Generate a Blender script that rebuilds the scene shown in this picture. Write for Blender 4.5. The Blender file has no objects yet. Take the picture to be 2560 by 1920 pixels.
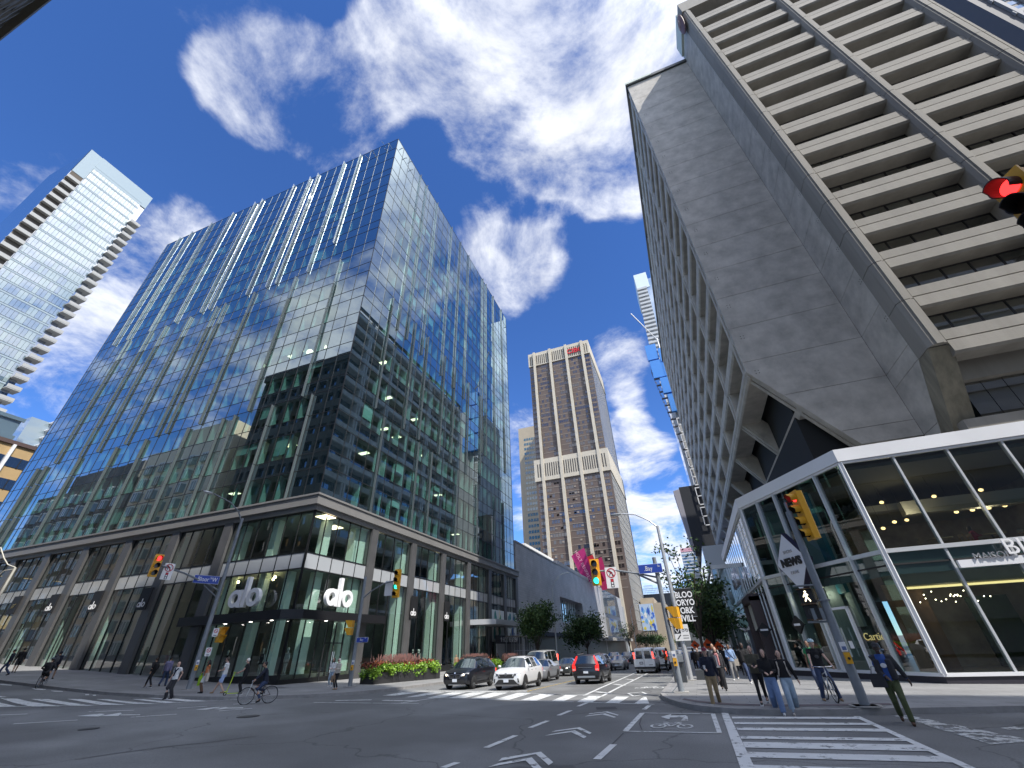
SKYV, CLV, EXPO = .92, 6.2, 1.08
SEED = (7.3, 4.1, 0.)
NA, NB, NS = 4.4, .95, 3.1
SKT = (.84, 1.04, 1.27)
import bpy, bmesh, math, random
import numpy as np
from mathutils import Vector, Matrix
random.seed(7)
D = bpy.data
SC = bpy.context.scene
COL = SC.collection
PI = math.pi
rad = math.radians
# ------------------------------------------------------------------ camera
W, H, F = 2560., 1920., 1030.
R = np.array([[0.93253212, -0.22240894, -0.2844611], [0.35943526, 0.49649268, 0.7901274], [-0.03449854, -0.83906453, 0.54293698]])
HC = 1.95
CP = np.array([0, 0, HC])
cam = D.cameras.new('camera')
cam.sensor_width = 36
cam.lens = F / W * 36
cam.clip_start = .05
cam.clip_end = 9000
camo = D.objects.new('camera', cam)
COL.objects.link(camo)
M4 = Matrix.Identity(4)
for i in range(3):
    M4[i][0] = R[i, 0]
    M4[i][1] = -R[i, 1]
    M4[i][2] = -R[i, 2]
M4[2][3] = HC
camo.matrix_world = M4
SC.camera = camo

def ray(px, py):
    v = R @ np.array([px - W / 2, py - H / 2, F])
    return v / np.linalg.norm(v)

def lerp_tab(t, x):
    if x <= t[0][0]: return t[0][1]
    for (a, b), (c, d) in zip(t, t[1:]):
        if x <= c:
            u = (x - a) / (c - a)
            return b + (d - b) * u
    return t[-1][1]

GT = [(-140, 4.6), (-90, 3.5), (-65, 2.4), (-55, 1.8), (-47, 1.3), (-40, .82), (-35, .52), (-30, .34), (-24, .2), (-18, .08), (-12, 0), (5, 0), (40, -.5), (200, -1)]
YT = [(20, 0), (30, -.09), (40, -.21), (60, -.45), (90, -.6), (200, -1.0)]
def hgt(x, y):
    return lerp_tab(GT, x) + lerp_tab(YT, y)

def gnd(px, py, dz=0.):
    """point of the sloping ground seen at a pixel"""
    r = ray(px, py)
    lo, hi = 2., 400.
    f = lambda t: HC + t * r[2] - hgt(t * r[0], t * r[1]) - dz
    for _ in range(60):
        m = (lo + hi) / 2
        if f(m) > 0: lo = m
        else: hi = m
    p = CP + lo * r
    return Vector(p)

def onX(px, py, X):
    r = ray(px, py); return Vector(CP + r * (X / r[0]))
def onY(px, py, Y):
    r = ray(px, py); return Vector(CP + r * (Y / r[1]))
def onP(px, py, x0, y0, dx, dy):
    r = ray(px, py); n = np.array([dy, -dx, 0.]); t = n @ (np.array([x0, y0, 0]) - CP) / (n @ r)
    return Vector(CP + t * r)

# ------------------------------------------------------------------ object helpers
def link(o, parent=None):
    COL.objects.link(o)
    if parent is not None: o.parent = parent
    return o
def tag(o, label=None, cat=None, group=None, kind=None):
    if label: o['label'] = label
    if cat: o['category'] = cat
    if group: o['group'] = group
    if kind: o['kind'] = kind
    return o
def thing(name, label, cat, loc=(0, 0, 0), rz=0., group=None):
    o = D.objects.new(name, None)
    o.empty_display_size = .3
    link(o)
    o.location = loc
    o.rotation_euler = (0, 0, rz)
    return tag(o, label, cat, group)
def dup(root, loc, rz=None, label=None, scale=None):
    r = root.copy(); COL.objects.link(r); r.location = loc
    if rz is not None: r.rotation_euler = (0, 0, rz)
    if label: r['label'] = label
    if scale: r.scale = (scale,) * 3
    for ch in list(root.children):
        c = ch.copy(); COL.objects.link(c); c.parent = r
        for g in list(ch.children):
            d = g.copy(); COL.objects.link(d); d.parent = c
    return r

class MB:
    def __init__(s): s.v = []; s.f = []; s.uv = None
    def quad(s, *p):
        n = len(s.v); s.v += [tuple(q) for q in p]; s.f.append(tuple(range(n, n + len(p)))); return s
    def box(s, x0, x1, y0, y1, z0, z1):
        n = len(s.v)
        s.v += [(x, y, z) for z in (z0, z1) for y in (y0, y1) for x in (x0, x1)]
        s.f += [tuple(n + i for i in q) for q in ((0, 2, 3, 1), (4, 5, 7, 6), (0, 1, 5, 4), (2, 6, 7, 3), (0, 4, 6, 2), (1, 3, 7, 5))]
        return s
    def cbox(s, c, sx, sy, sz, rz=0., M=None):
        n = len(s.v); m = M or Matrix.Rotation(rz, 3, 'Z'); c = Vector(c)
        s.v += [tuple(c + m @ Vector((x * sx / 2, y * sy / 2, z * sz / 2))) for z in (-1, 1) for y in (-1, 1) for x in (-1, 1)]
        s.f += [tuple(n + i for i in q) for q in ((0, 2, 3, 1), (4, 5, 7, 6), (0, 1, 5, 4), (2, 6, 7, 3), (0, 4, 6, 2), (1, 3, 7, 5))]
        return s
    def beam(s, a, b, w, h, up=(0, 0, 1)):
        a = Vector(a); b = Vector(b); d = (b - a); L = d.length; d.normalize(); up = Vector(up)
        if abs(d.dot(up)) > .98: up = Vector((0, 1, 0))
        x = d.cross(up).normalized(); z = x.cross(d)
        return s.cbox((a + b) / 2, w, L, h, M=Matrix((x, d, z)).transposed())
    def prism(s, pts, z0, z1):
        """pts 2d outline (ccw) extruded in z"""
        n = len(s.v); k = len(pts)
        s.v += [(p[0], p[1], z0) for p in pts] + [(p[0], p[1], z1) for p in pts]
        s.f += [tuple(range(n + k - 1, n - 1, -1)), tuple(range(n + k, n + 2 * k))]
        s.f += [(n + i, n + (i + 1) % k, n + k + (i + 1) % k, n + k + i) for i in range(k)]
        return s
    def ext(s, pts, d):
        """3d polygon extruded along vector d"""
        n = len(s.v); k = len(pts); d = Vector(d)
        s.v += [tuple(p) for p in pts] + [tuple(Vector(p) + d) for p in pts]
        s.f += [tuple(range(n + k - 1, n - 1, -1)), tuple(range(n + k, n + 2 * k))]
        s.f += [(n + i, n + (i + 1) % k, n + k + (i + 1) % k, n + k + i) for i in range(k)]
        return s
    def tube(s, pts, r, n=8, cap=True):
        pts = [Vector(p) for p in pts]; rs = r if isinstance(r, (list, tuple)) else [r] * len(pts)
        base = len(s.v); up = None
        for i, p in enumerate(pts):
            d = (pts[min(i + 1, len(pts) - 1)] - pts[max(i - 1, 0)]).normalized()
            if up is None: up = Vector((0, 0, 1)) if abs(d.z) < .9 else Vector((1, 0, 0))
            x = d.cross(up)
            if x.length < 1e-4: x = d.cross(Vector((0, 1, 0)))
            x.normalize(); y = d.cross(x); up = -y if False else up
            for k in range(n):
                a = 2 * PI * k / n
                s.v.append(tuple(p + x * (rs[i] * math.cos(a)) + y * (rs[i] * math.sin(a))))
        for i in range(len(pts) - 1):
            for k in range(n):
                a = base + i * n + k; b = base + i * n + (k + 1) % n
                s.f.append((a, b, b + n, a + n))
        if cap:
            s.f.append(tuple(base + k for k in range(n - 1, -1, -1)))
            s.f.append(tuple(base + (len(pts) - 1) * n + k for k in range(n)))
        return s
    def cyl(s, a, b, r, r2=None, n=10): return s.tube([a, b], [r, r if r2 is None else r2], n)
    def ball(s, c, rx, ry=None, rz=None, nu=10, nv=6, zmin=-1.):
        ry = ry or rx; rz = rz or rx; base = len(s.v)
        for j in range(nv + 1):
            t = PI * j / nv; zz = max(math.cos(t), zmin)
            for i in range(nu):
                a = 2 * PI * i / nu
                s.v.append((c[0] + rx * math.sin(t) * math.cos(a), c[1] + ry * math.sin(t) * math.sin(a), c[2] + rz * zz))
        for j in range(nv):
            for i in range(nu):
                a = base + j * nu + i; b = base + j * nu + (i + 1) % nu
                s.f.append((a, a + nu, b + nu, b))
        return s
    def disc(s, c, r, axis, n=16, t=0.):
        """flat disc facing axis"""
        ax = Vector(axis).normalized(); u = ax.orthogonal().normalized(); w = ax.cross(u)
        pts = [Vector(c) + u * (r * math.cos(2 * PI * k / n)) + w * (r * math.sin(2 * PI * k / n)) for k in range(n)]
        if t: return s.ext(pts, ax * t)
        return s.quad(*pts)
    def ring(s, c, r0, r1, axis, t=.05, n=24):
        ax = Vector(axis).normalized(); u = ax.orthogonal().normalized(); w = ax.cross(u); b = len(s.v)
        for k in range(n):
            e = u * math.cos(2 * PI * k / n) + w * math.sin(2 * PI * k / n)
            for rr, tt in ((r0, 0), (r1, 0), (r1, t), (r0, t)): s.v.append(tuple(Vector(c) + e * rr + ax * tt))
        for k in range(n):
            for j in range(4):
                s.f.append((b + 4 * k + j, b + 4 * k + (j + 1) % 4, b + 4 * ((k + 1) % n) + (j + 1) % 4, b + 4 * ((k + 1) % n) + j))
        return s
    def xf(s, M):
        s.v = [tuple(M @ Vector(p)) for p in s.v]; return s
    def build(s, name, mat, parent=None, smooth=None, label=None, loc=None):
        me = D.meshes.new(name); me.from_pydata(s.v, [], s.f); me.update()
        if mat is not None: me.materials.append(mat)
        if smooth is not None:
            me.polygons.foreach_set('use_smooth', [True] * len(me.polygons))
            me.set_sharp_from_angle(angle=rad(smooth))
        o = D.objects.new(name, me)
        if loc is not None: o.location = loc
        if label: o['label'] = label
        return link(o, parent)

def add_mesh_copy(name, o, parent, loc=None):
    c = D.objects.new(name, o.data); link(c, parent)
    if loc is not None: c.location = loc
    return c

_fonts = {}
def text(name, s, size, mat, M, parent=None, ext=.01, align='CENTER', squash=1., bold=0., label=None):
    cu = D.curves.new(name, 'FONT'); cu.body = s; cu.size = size; cu.extrude = ext; cu.align_x = align; cu.align_y = 'CENTER'; cu.offset = bold
    cu.resolution_u = 3
    ob = D.objects.new(name, cu); COL.objects.link(ob)
    dg = bpy.context.evaluated_depsgraph_get()
    me = D.meshes.new_from_object(ob.evaluated_get(dg)); me.name = name
    D.objects.remove(ob); D.curves.remove(cu)
    me.transform(M @ Matrix.Diagonal((squash, 1, 1, 1)))
    me.materials.clear(); me.materials.append(mat)
    o = D.objects.new(name, me)
    if label: o['label'] = label
    return link(o, parent)
def frame_M(origin, xdir, ydir=(0, 0, 1)):
    x = Vector(xdir).normalized(); y = Vector(ydir).normalized(); z = x.cross(y)
    m = Matrix((x, y, z)).transposed().to_4x4(); m.translation = Vector(origin); return m

# ------------------------------------------------------------------ materials
MATS = {}
def nodes_of(m):
    m.use_nodes = True
    return m.node_tree.nodes, m.node_tree.links
def mat(name, col, rough=.6, metal=0., var=0., vs=1., bump=0., bs=20., spec=.5, coat=0., stain=None, emit=None, es=1., streak=False):
    if name in MATS: return MATS[name]
    m = D.materials.new(name); N, L = nodes_of(m); b = N['Principled BSDF']
    c = (*col, 1); b.inputs['Base Color'].default_value = c
    b.inputs['Roughness'].default_value = rough; b.inputs['Metallic'].default_value = metal
    b.inputs['Specular IOR Level'].default_value = spec; b.inputs['Coat Weight'].default_value = coat
    tc = N.new('ShaderNodeTexCoord')
    if var:
        mp = N.new('ShaderNodeMapping'); L.new(tc.outputs['Object'], mp.inputs[0])
        if streak: mp.inputs['Scale'].default_value = (1, 1, .12)
        n1 = N.new('ShaderNodeTexNoise'); n1.inputs['Scale'].default_value = vs; n1.inputs['Detail'].default_value = 6; n1.inputs['Roughness'].default_value = .62
        L.new(mp.outputs[0], n1.inputs['Vector'])
        r = N.new('ShaderNodeMapRange'); r.inputs[1].default_value = .28; r.inputs[2].default_value = .72; r.inputs[3].default_value = 1 - var; r.inputs[4].default_value = 1 + var
        L.new(n1.outputs['Fac'], r.inputs[0])
        mx = N.new('ShaderNodeVectorMath'); mx.operation = 'SCALE'; mx.inputs[0].default_value = col
        L.new(r.outputs[0], mx.inputs['Scale']); L.new(mx.outputs[0], b.inputs['Base Color'])
        rr = N.new('ShaderNodeMapRange'); rr.inputs[3].default_value = max(0, rough - .1); rr.inputs[4].default_value = min(1, rough + .1)
        L.new(n1.outputs['Fac'], rr.inputs[0]); L.new(rr.outputs[0], b.inputs['Roughness'])
    if bump:
        n2 = N.new('ShaderNodeTexNoise'); n2.inputs['Scale'].default_value = bs; n2.inputs['Detail'].default_value = 4
        L.new(tc.outputs['Object'], n2.inputs['Vector'])
        bp = N.new('ShaderNodeBump'); bp.inputs['Strength'].default_value = bump; bp.inputs['Distance'].default_value = .02
        L.new(n2.outputs['Fac'], bp.inputs['Height']); L.new(bp.outputs[0], b.inputs['Normal'])
    if emit:
        b.inputs['Emission Color'].default_value = (*emit, 1); b.inputs['Emission Strength'].default_value = es
    MATS[name] = m
    return m
def glass(name, tint, base=.1, rough=0., wav=0., ws=.3, glossc=(1, 1, 1), power=3., top=1.):
    """one-sheet architectural glass: tinted see-through mixed with mirror, more mirror at grazing angles"""
    if name in MATS: return MATS[name]
    m = D.materials.new(name); N, L = nodes_of(m); N.remove(N['Principled BSDF'])
    out = [n for n in N if n.type == 'OUTPUT_MATERIAL'][0]
    tr = N.new('ShaderNodeBsdfTransparent'); tr.inputs[0].default_value = (*tint, 1)
    gl = N.new('ShaderNodeBsdfGlossy'); gl.inputs['Roughness'].default_value = rough; gl.inputs['Color'].default_value = (*glossc, 1)
    lw = N.new('ShaderNodeLayerWeight'); lw.inputs['Blend'].default_value = .5
    pw = N.new('ShaderNodeMath'); pw.operation = 'POWER'; pw.inputs[1].default_value = power; L.new(lw.outputs['Facing'], pw.inputs[0])
    mr = N.new('ShaderNodeMapRange'); mr.inputs[3].default_value = base; mr.inputs[4].default_value = top; L.new(pw.outputs[0], mr.inputs[0])
    mx = N.new('ShaderNodeMixShader'); L.new(mr.outputs[0], mx.inputs[0]); L.new(tr.outputs[0], mx.inputs[1]); L.new(gl.outputs[0], mx.inputs[2])
    L.new(mx.outputs[0], out.inputs[0])
    if wav:
        tc = N.new('ShaderNodeTexCoord'); n2 = N.new('ShaderNodeTexNoise'); n2.inputs['Scale'].default_value = ws; n2.inputs['Detail'].default_value = 1.5
        L.new(tc.outputs['Object'], n2.inputs['Vector'])
        bp = N.new('ShaderNodeBump'); bp.inputs['Strength'].default_value = wav; bp.inputs['Distance'].default_value = .1
        L.new(n2.outputs['Fac'], bp.inputs['Height']); L.new(bp.outputs[0], gl.inputs['Normal'])
    MATS[name] = m
    return m
def mirrorish(name, col, base, wav=0., ws=.3, power=3., glossc=(1, 1, 1)):
    """opaque back-painted glass"""
    if name in MATS: return MATS[name]
    m = glass(name, (1, 1, 1), base, 0., wav, ws, glossc, power); N, L = m.node_tree.nodes, m.node_tree.links
    tr = [n for n in N if n.type == 'BSDF_TRANSPARENT'][0]; mx = [n for n in N if n.type == 'MIX_SHADER'][0]
    df = N.new('ShaderNodeBsdfDiffuse'); df.inputs[0].default_value = (*col, 1); L.new(df.outputs[0], mx.inputs[1]); N.remove(tr)
    return m
def lamp(name, col, st): return mat(name, col, .5, emit=col, es=st)
def brick_mat(name, c1, c2, mortar, bw, bh, rough=.8, ms=.02, off=.5, axis='XZ', bump=.3):
    if name in MATS: return MATS[name]
    m = D.materials.new(name); N, L = nodes_of(m); b = N['Principled BSDF']; b.inputs['Roughness'].default_value = rough
    tc = N.new('ShaderNodeTexCoord'); sp = N.new('ShaderNodeSeparateXYZ'); cb = N.new('ShaderNodeCombineXYZ')
    L.new(tc.outputs['Object'], sp.inputs[0])
    if axis == 'XZ':
        ad = N.new('ShaderNodeMath'); L.new(sp.outputs[0], ad.inputs[0]); L.new(sp.outputs[1], ad.inputs[1]); L.new(ad.outputs[0], cb.inputs[0]); L.new(sp.outputs[2], cb.inputs[1])
    else:
        L.new(sp.outputs[0], cb.inputs[0]); L.new(sp.outputs[1], cb.inputs[1])
    br = N.new('ShaderNodeTexBrick'); br.inputs['Scale'].default_value = 1; br.inputs['Brick Width'].default_value = bw; br.inputs['Row Height'].default_value = bh
    br.inputs['Mortar Size'].default_value = ms; br.offset = off
    br.inputs['Color1'].default_value = (*c1, 1); br.inputs['Color2'].default_value = (*c2, 1); br.inputs['Mortar'].default_value = (*mortar, 1)
    L.new(cb.outputs[0], br.inputs['Vector'])
    n1 = N.new('ShaderNodeTexNoise'); n1.inputs['Scale'].default_value = .35; n1.inputs['Detail'].default_value = 7; L.new(tc.outputs['Object'], n1.inputs['Vector'])
    mr = N.new('ShaderNodeMapRange'); mr.inputs[1].default_value = .3; mr.inputs[2].default_value = .7; mr.inputs[3].default_value = .8; mr.inputs[4].default_value = 1.18; L.new(n1.outputs['Fac'], mr.inputs[0])
    vm = N.new('ShaderNodeVectorMath'); vm.operation = 'SCALE'; L.new(br.outputs['Color'], vm.inputs[0]); L.new(mr.outputs[0], vm.inputs['Scale']); L.new(vm.outputs[0], b.inputs['Base Color'])
    bp = N.new('ShaderNodeBump'); bp.inputs['Strength'].default_value = bump; bp.inputs['Distance'].default_value = .01; bp.invert = True
    L.new(br.outputs['Fac'], bp.inputs['Height']); L.new(bp.outputs[0], b.inputs['Normal'])
    MATS[name] = m
    return m

# ------------------------------------------------------------------ world
SUN = Vector((.53, -.32, .78)).normalized()
wd = D.worlds.new('World'); SC.world = wd; wd.use_nodes = True
N, L = wd.node_tree.nodes, wd.node_tree.links
bg = N['Background']; bg.inputs['Strength'].default_value = .1
sky = N.new('ShaderNodeTexSky'); sky.sky_type = 'NISHITA'; sky.sun_disc = False
sky.sun_elevation = math.asin(SUN.z); sky.sun_rotation = math.atan2(SUN.x, SUN.y)
sky.altitude = 600; sky.air_density = .82; sky.dust_density = 0.; sky.ozone_density = 4.
hs = N.new('ShaderNodeHueSaturation'); hs.inputs['Saturation'].default_value = 1.12; hs.inputs['Value'].default_value = SKYV
hs.inputs['Hue'].default_value = .505
L.new(sky.outputs[0], hs.inputs['Color'])
tc = N.new('ShaderNodeTexCoord')
def vm(op, a, b=None):
    n = N.new('ShaderNodeVectorMath'); n.operation = op
    if isinstance(a, tuple): n.inputs[0].default_value = a
    else: L.new(a, n.inputs[0])
    if b is not None:
        if isinstance(b, tuple): n.inputs[1].default_value = b
        else: L.new(b, n.inputs[1])
    return n
def mt(op, a, b=None, clamp=False):
    n = N.new('ShaderNodeMath'); n.operation = op; n.use_clamp = clamp
    for i, q in enumerate((a, b)):
        if q is None: continue
        if isinstance(q, (int, float)): n.inputs[i].default_value = q
        else: L.new(q, n.inputs[i])
    return n.outputs[0]
dirn = vm('NORMALIZE', tc.outputs['Generated']).outputs[0]
spx = N.new('ShaderNodeSeparateXYZ'); L.new(dirn, spx.inputs[0])
den = mt('ADD', mt('MAXIMUM', spx.outputs[2], 0.0), .22)
cmb = N.new('ShaderNodeCombineXYZ'); L.new(mt('DIVIDE', spx.outputs[0], den), cmb.inputs[0]); L.new(mt('DIVIDE', spx.outputs[1], den), cmb.inputs[1])
P0 = cmb.outputs[0]
P1 = vm('ADD', P0, SEED).outputs[0]
def noise(vec, scale, det, rough=.55, dist=0.):
    n = N.new('ShaderNodeTexNoise'); n.inputs['Scale'].default_value = scale; n.inputs['Detail'].default_value = det; n.inputs['Roughness'].default_value = rough; n.inputs['Distortion'].default_value = dist
    L.new(vec, n.inputs['Vector']); return n.outputs['Fac']
# coverage: where the photograph has cloud; (pixel, radius in degrees, amount)
BLOBS = [((560, 60), 5, .2), ((640, 130), 6, .3), ((720, 200), 6, .33), ((800, 270), 6, .35), ((880, 340), 5, .36), ((900, 200), 5, .3), ((960, 120), 5, .25), ((610, 235), 4, .3),
         ((930, 40), 6, .36), ((1080, 50), 7, .42), ((1200, 50), 8, .45), ((1420, 90), 13, .75), ((1600, 60), 14, .75), ((1330, 230), 8, .45), ((1480, 240), 11, .75), ((1250, 120), 8, .4), ((1560, 330), 7, .4), ((1750, 30), 12, .55), ((2050, 0), 16, .55), ((2300, 0), 12, .5),
         ((1130, 390), 5, .3), ((1190, 430), 3, .22), ((1420, 470), 5, .34), ((1540, 430), 5, .4), ((1260, 540), 3, .12),
         ((1250, 640), 6, .5), ((1310, 690), 6, .5), ((1230, 730), 4, .35), ((1210, 600), 4, .25), ((1360, 650), 4, .2), ((430, 580), 6, .5), ((290, 740), 6, .55), ((480, 640), 5, .3), ((190, 880), 7, .45), ((20, 420), 6, .4), ((0, 530), 5, .4), ((610, 220), 3.5, .35), ((1010, 130), 6, .34), ((960, 280), 4, .2), ((700, 410), 4, .2),
         ((1560, 930), 4, .3), ((1600, 1010), 3, .3), ((1560, 1100), 6, .55), ((1620, 1180), 6, .55), ((1560, 1290), 7, .65), ((1640, 1330), 6, .6), ((1620, 1420), 6, .7), ((1300, 1140), 5, .55), ((1310, 1260), 4, .5), ((1560, 900), 4, .3), ((1550, 800), 4, .2), ((60, 1090), 5, .4), ((1380, 1050), 5, .1)]
tot = None
warp = N.new('ShaderNodeTexNoise'); warp.inputs['Scale'].default_value = 5; warp.inputs['Detail'].default_value = 3; L.new(dirn, warp.inputs['Vector'])
wv = vm('SCALE', vm('SUBTRACT', warp.outputs['Color'], (.5, .5, .5)).outputs[0]); wv.inputs['Scale'].default_value = .12
dw = vm('NORMALIZE', vm('ADD', dirn, wv.outputs[0]).outputs[0]).outputs[0]
# sky out of the frame: broken cloud, much of it added to brighten the shade
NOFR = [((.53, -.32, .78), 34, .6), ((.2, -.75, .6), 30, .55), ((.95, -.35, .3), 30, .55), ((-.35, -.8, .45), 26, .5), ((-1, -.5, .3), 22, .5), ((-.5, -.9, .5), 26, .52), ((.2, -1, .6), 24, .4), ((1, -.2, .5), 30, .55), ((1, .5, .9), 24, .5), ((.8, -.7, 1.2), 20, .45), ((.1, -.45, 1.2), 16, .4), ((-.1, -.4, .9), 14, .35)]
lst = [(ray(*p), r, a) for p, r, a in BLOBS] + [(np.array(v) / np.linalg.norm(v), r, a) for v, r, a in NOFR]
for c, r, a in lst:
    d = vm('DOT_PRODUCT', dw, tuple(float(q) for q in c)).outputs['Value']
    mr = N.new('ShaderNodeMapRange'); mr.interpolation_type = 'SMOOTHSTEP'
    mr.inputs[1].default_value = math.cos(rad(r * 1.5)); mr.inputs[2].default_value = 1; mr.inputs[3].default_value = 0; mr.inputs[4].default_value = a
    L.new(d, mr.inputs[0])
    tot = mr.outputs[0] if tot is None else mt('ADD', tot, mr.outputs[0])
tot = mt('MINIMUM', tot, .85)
n1 = noise(P1, NS, 11, .62, .35)
n2 = noise(P1, 10., 9, .7, .4)
nn = mt('ADD', mt('MULTIPLY', n1, .8), mt('MULTIPLY', n2, .2))
dens = mt('SUBTRACT', mt('ADD', mt('MULTIPLY', mt('SUBTRACT', nn, .5), NA), mt('MULTIPLY', tot, 1.5)), NB)
al = N.new('ShaderNodeMapRange'); al.interpolation_type = 'SMOOTHSTEP'; al.inputs[1].default_value = -.25; al.inputs[2].default_value = .85; L.new(dens, al.inputs[0])
# cloud body colour: sunward sides painted paler, far sides and thick parts greyer
off = vm('ADD', P1, (float(SUN.x) * .12, float(SUN.y) * .12, 0)).outputs[0]
n3 = noise(off, NS, 9, .6, .35)
shd = mt('ADD', mt('MULTIPLY', mt('SUBTRACT', n1, n3), 1.6), mt('MULTIPLY', mt('SUBTRACT', dens, .3), -.22))
cr = N.new('ShaderNodeMapRange'); cr.inputs[1].default_value = -.35; cr.inputs[2].default_value = .25; cr.inputs[3].default_value = .74; cr.inputs[4].default_value = 1.0; L.new(shd, cr.inputs[0])
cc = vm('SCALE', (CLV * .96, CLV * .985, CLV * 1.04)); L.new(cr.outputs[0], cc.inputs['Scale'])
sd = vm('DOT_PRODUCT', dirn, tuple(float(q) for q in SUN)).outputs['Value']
sg = N.new('ShaderNodeMapRange'); sg.interpolation_type = 'SMOOTHSTEP'; sg.inputs[1].default_value = .66; sg.inputs[2].default_value = .9; sg.inputs[3].default_value = 1; sg.inputs[4].default_value = 3.; L.new(sd, sg.inputs[0])  # extra glow added to clouds around the sun to lift the shade
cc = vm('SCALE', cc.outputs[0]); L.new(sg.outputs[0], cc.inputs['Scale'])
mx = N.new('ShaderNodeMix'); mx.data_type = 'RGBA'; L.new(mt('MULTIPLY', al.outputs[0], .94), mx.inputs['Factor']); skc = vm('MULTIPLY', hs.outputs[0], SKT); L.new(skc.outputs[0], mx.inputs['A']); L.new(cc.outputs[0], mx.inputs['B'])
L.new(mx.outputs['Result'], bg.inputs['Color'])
sl = D.lights.new('sun', 'SUN'); sl.energy = 2.9; sl.angle = rad(.53); sl.color = (1, .955, .88)
so = D.objects.new('sun', sl); link(so); so.rotation_euler = SUN.to_track_quat('Z', 'Y').to_euler(); so.location = (20, -20, 60)
SC.view_settings.view_transform = 'Standard'; SC.view_settings.look = 'None'; SC.view_settings.exposure = EXPO; SC.view_settings.gamma = 1
SC.cycles.max_bounces = 8; SC.cycles.transparent_max_bounces = 10; SC.cycles.diffuse_bounces = 3; SC.cycles.glossy_bounces = 4
SC.cycles.sample_clamp_indirect = 6
# ================================================================== ground, roads, pavements
asphalt = mat('asphalt', (.165, .168, .168), .8, var=.16, vs=.45, bump=.5, bs=55)
def asph():
    N, L = asphalt.node_tree.nodes, asphalt.node_tree.links; b = N['Principled BSDF']; tc = [n for n in N if n.type == 'TEX_COORD'][0]
    src = b.inputs['Base Color'].links[0].from_socket
    g = N.new('ShaderNodeTexNoise'); g.inputs['Scale'].default_value = 26; g.inputs['Detail'].default_value = 5; g.inputs['Roughness'].default_value = .8
    L.new(tc.outputs['Object'], g.inputs['Vector'])
    gr = N.new('ShaderNodeMapRange'); gr.inputs[1].default_value = .3; gr.inputs[2].default_value = .7; gr.inputs[3].default_value = .68; gr.inputs[4].default_value = 1.3; L.new(g.outputs['Fac'], gr.inputs[0])
    vo = N.new('ShaderNodeTexVoronoi'); vo.feature = 'DISTANCE_TO_EDGE'; vo.inputs['Scale'].default_value = .14
    wn = N.new('ShaderNodeTexNoise'); wn.inputs['Scale'].default_value = .8; wn.inputs['Detail'].default_value = 5; L.new(tc.outputs['Object'], wn.inputs['Vector'])
    ad = N.new('ShaderNodeVectorMath'); ad.operation = 'MULTIPLY_ADD'; ad.inputs[1].default_value = (1.6, 1.6, 0); L.new(wn.outputs['Color'], ad.inputs[0]); L.new(tc.outputs['Object'], ad.inputs[2]); L.new(ad.outputs[0], vo.inputs['Vector'])
    ck = N.new('ShaderNodeMapRange'); ck.inputs[1].default_value = .002; ck.inputs[2].default_value = .006; ck.inputs[3].default_value = .62; ck.inputs[4].default_value = 1; L.new(vo.outputs['Distance'], ck.inputs[0])
    m1 = N.new('ShaderNodeMath'); m1.operation = 'MULTIPLY'; L.new(gr.outputs[0], m1.inputs[0]); L.new(ck.outputs[0], m1.inputs[1])
    # wheel tracks and old patches
    pn = N.new('ShaderNodeTexNoise'); pn.inputs['Scale'].default_value = .11; pn.inputs['Detail'].default_value = 3; L.new(tc.outputs['Object'], pn.inputs['Vector'])
    pr = N.new('ShaderNodeMapRange'); pr.inputs[1].default_value = .44; pr.inputs[2].default_value = .56; pr.inputs[3].default_value = .78; pr.inputs[4].default_value = 1.14; L.new(pn.outputs['Fac'], pr.inputs[0])
    m2 = N.new('ShaderNodeMath'); m2.operation = 'MULTIPLY'; L.new(m1.outputs[0], m2.inputs[0]); L.new(pr.outputs[0], m2.inputs[1])
    sc = N.new('ShaderNodeVectorMath'); sc.operation = 'SCALE'; L.new(src, sc.inputs[0]); L.new(m2.outputs[0], sc.inputs['Scale']); L.new(sc.outputs[0], b.inputs['Base Color'])
asph()
def paint_mat(name, col, wear):
    m = mat(name, col, .6, var=.1, vs=2.); N, L = m.node_tree.nodes, m.node_tree.links
    b = N['Principled BSDF']; tc = [n for n in N if n.type == 'TEX_COORD'][0]
    n = N.new('ShaderNodeTexNoise'); n.inputs['Scale'].default_value = 3.; n.inputs['Detail'].default_value = 8; n.inputs['Roughness'].default_value = .75; L.new(tc.outputs['Object'], n.inputs['Vector'])
    r = N.new('ShaderNodeMapRange'); r.inputs[1].default_value = wear; r.inputs[2].default_value = wear + .08; L.new(n.outputs['Fac'], r.inputs[0]); L.new(r.outputs[0], b.inputs['Alpha'])
    return m
paint = paint_mat('white_road_paint', (.62, .63, .62), .37)
paintworn = paint_mat('worn_road_paint', (.5, .51, .5), .45)

def grid_surface(name, xs, ys, m, off=0.):
    b = MB(); nx = len(xs)
    b.v = [(x, y, hgt(x, y) + off) for y in ys for x in xs]
    b.f = [(j * nx + i, j * nx + i + 1, (j + 1) * nx + i + 1, (j + 1) * nx + i) for j in range(len(ys) - 1) for i in range(nx - 1)]
    return b.build(name, m)
gxs = sorted(set([-3000, -1200, -500, -250] + [x for x, _ in GT] + list(range(-140, 42, 4)) + [60, 100, 400, 1200, 3000]))
gys = sorted(set([-3000, -1000, -300, -100, -40] + [y for y, _ in YT] + list(range(-12, 200, 6)) + [300, 600, 1500, 3500]))
tag(grid_surface('ground', gxs, gys, mat('city_ground', (.16, .16, .155), .9, var=.2, vs=.2), -.02), kind='structure')
rx = sorted(set([x for x, _ in GT] + [x * 1. for x in range(-140, 61, 2)])); ry = sorted(set([y for y, _ in YT] + [float(y) for y in range(-14, 201, 2)] + [260., 400.]))
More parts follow.
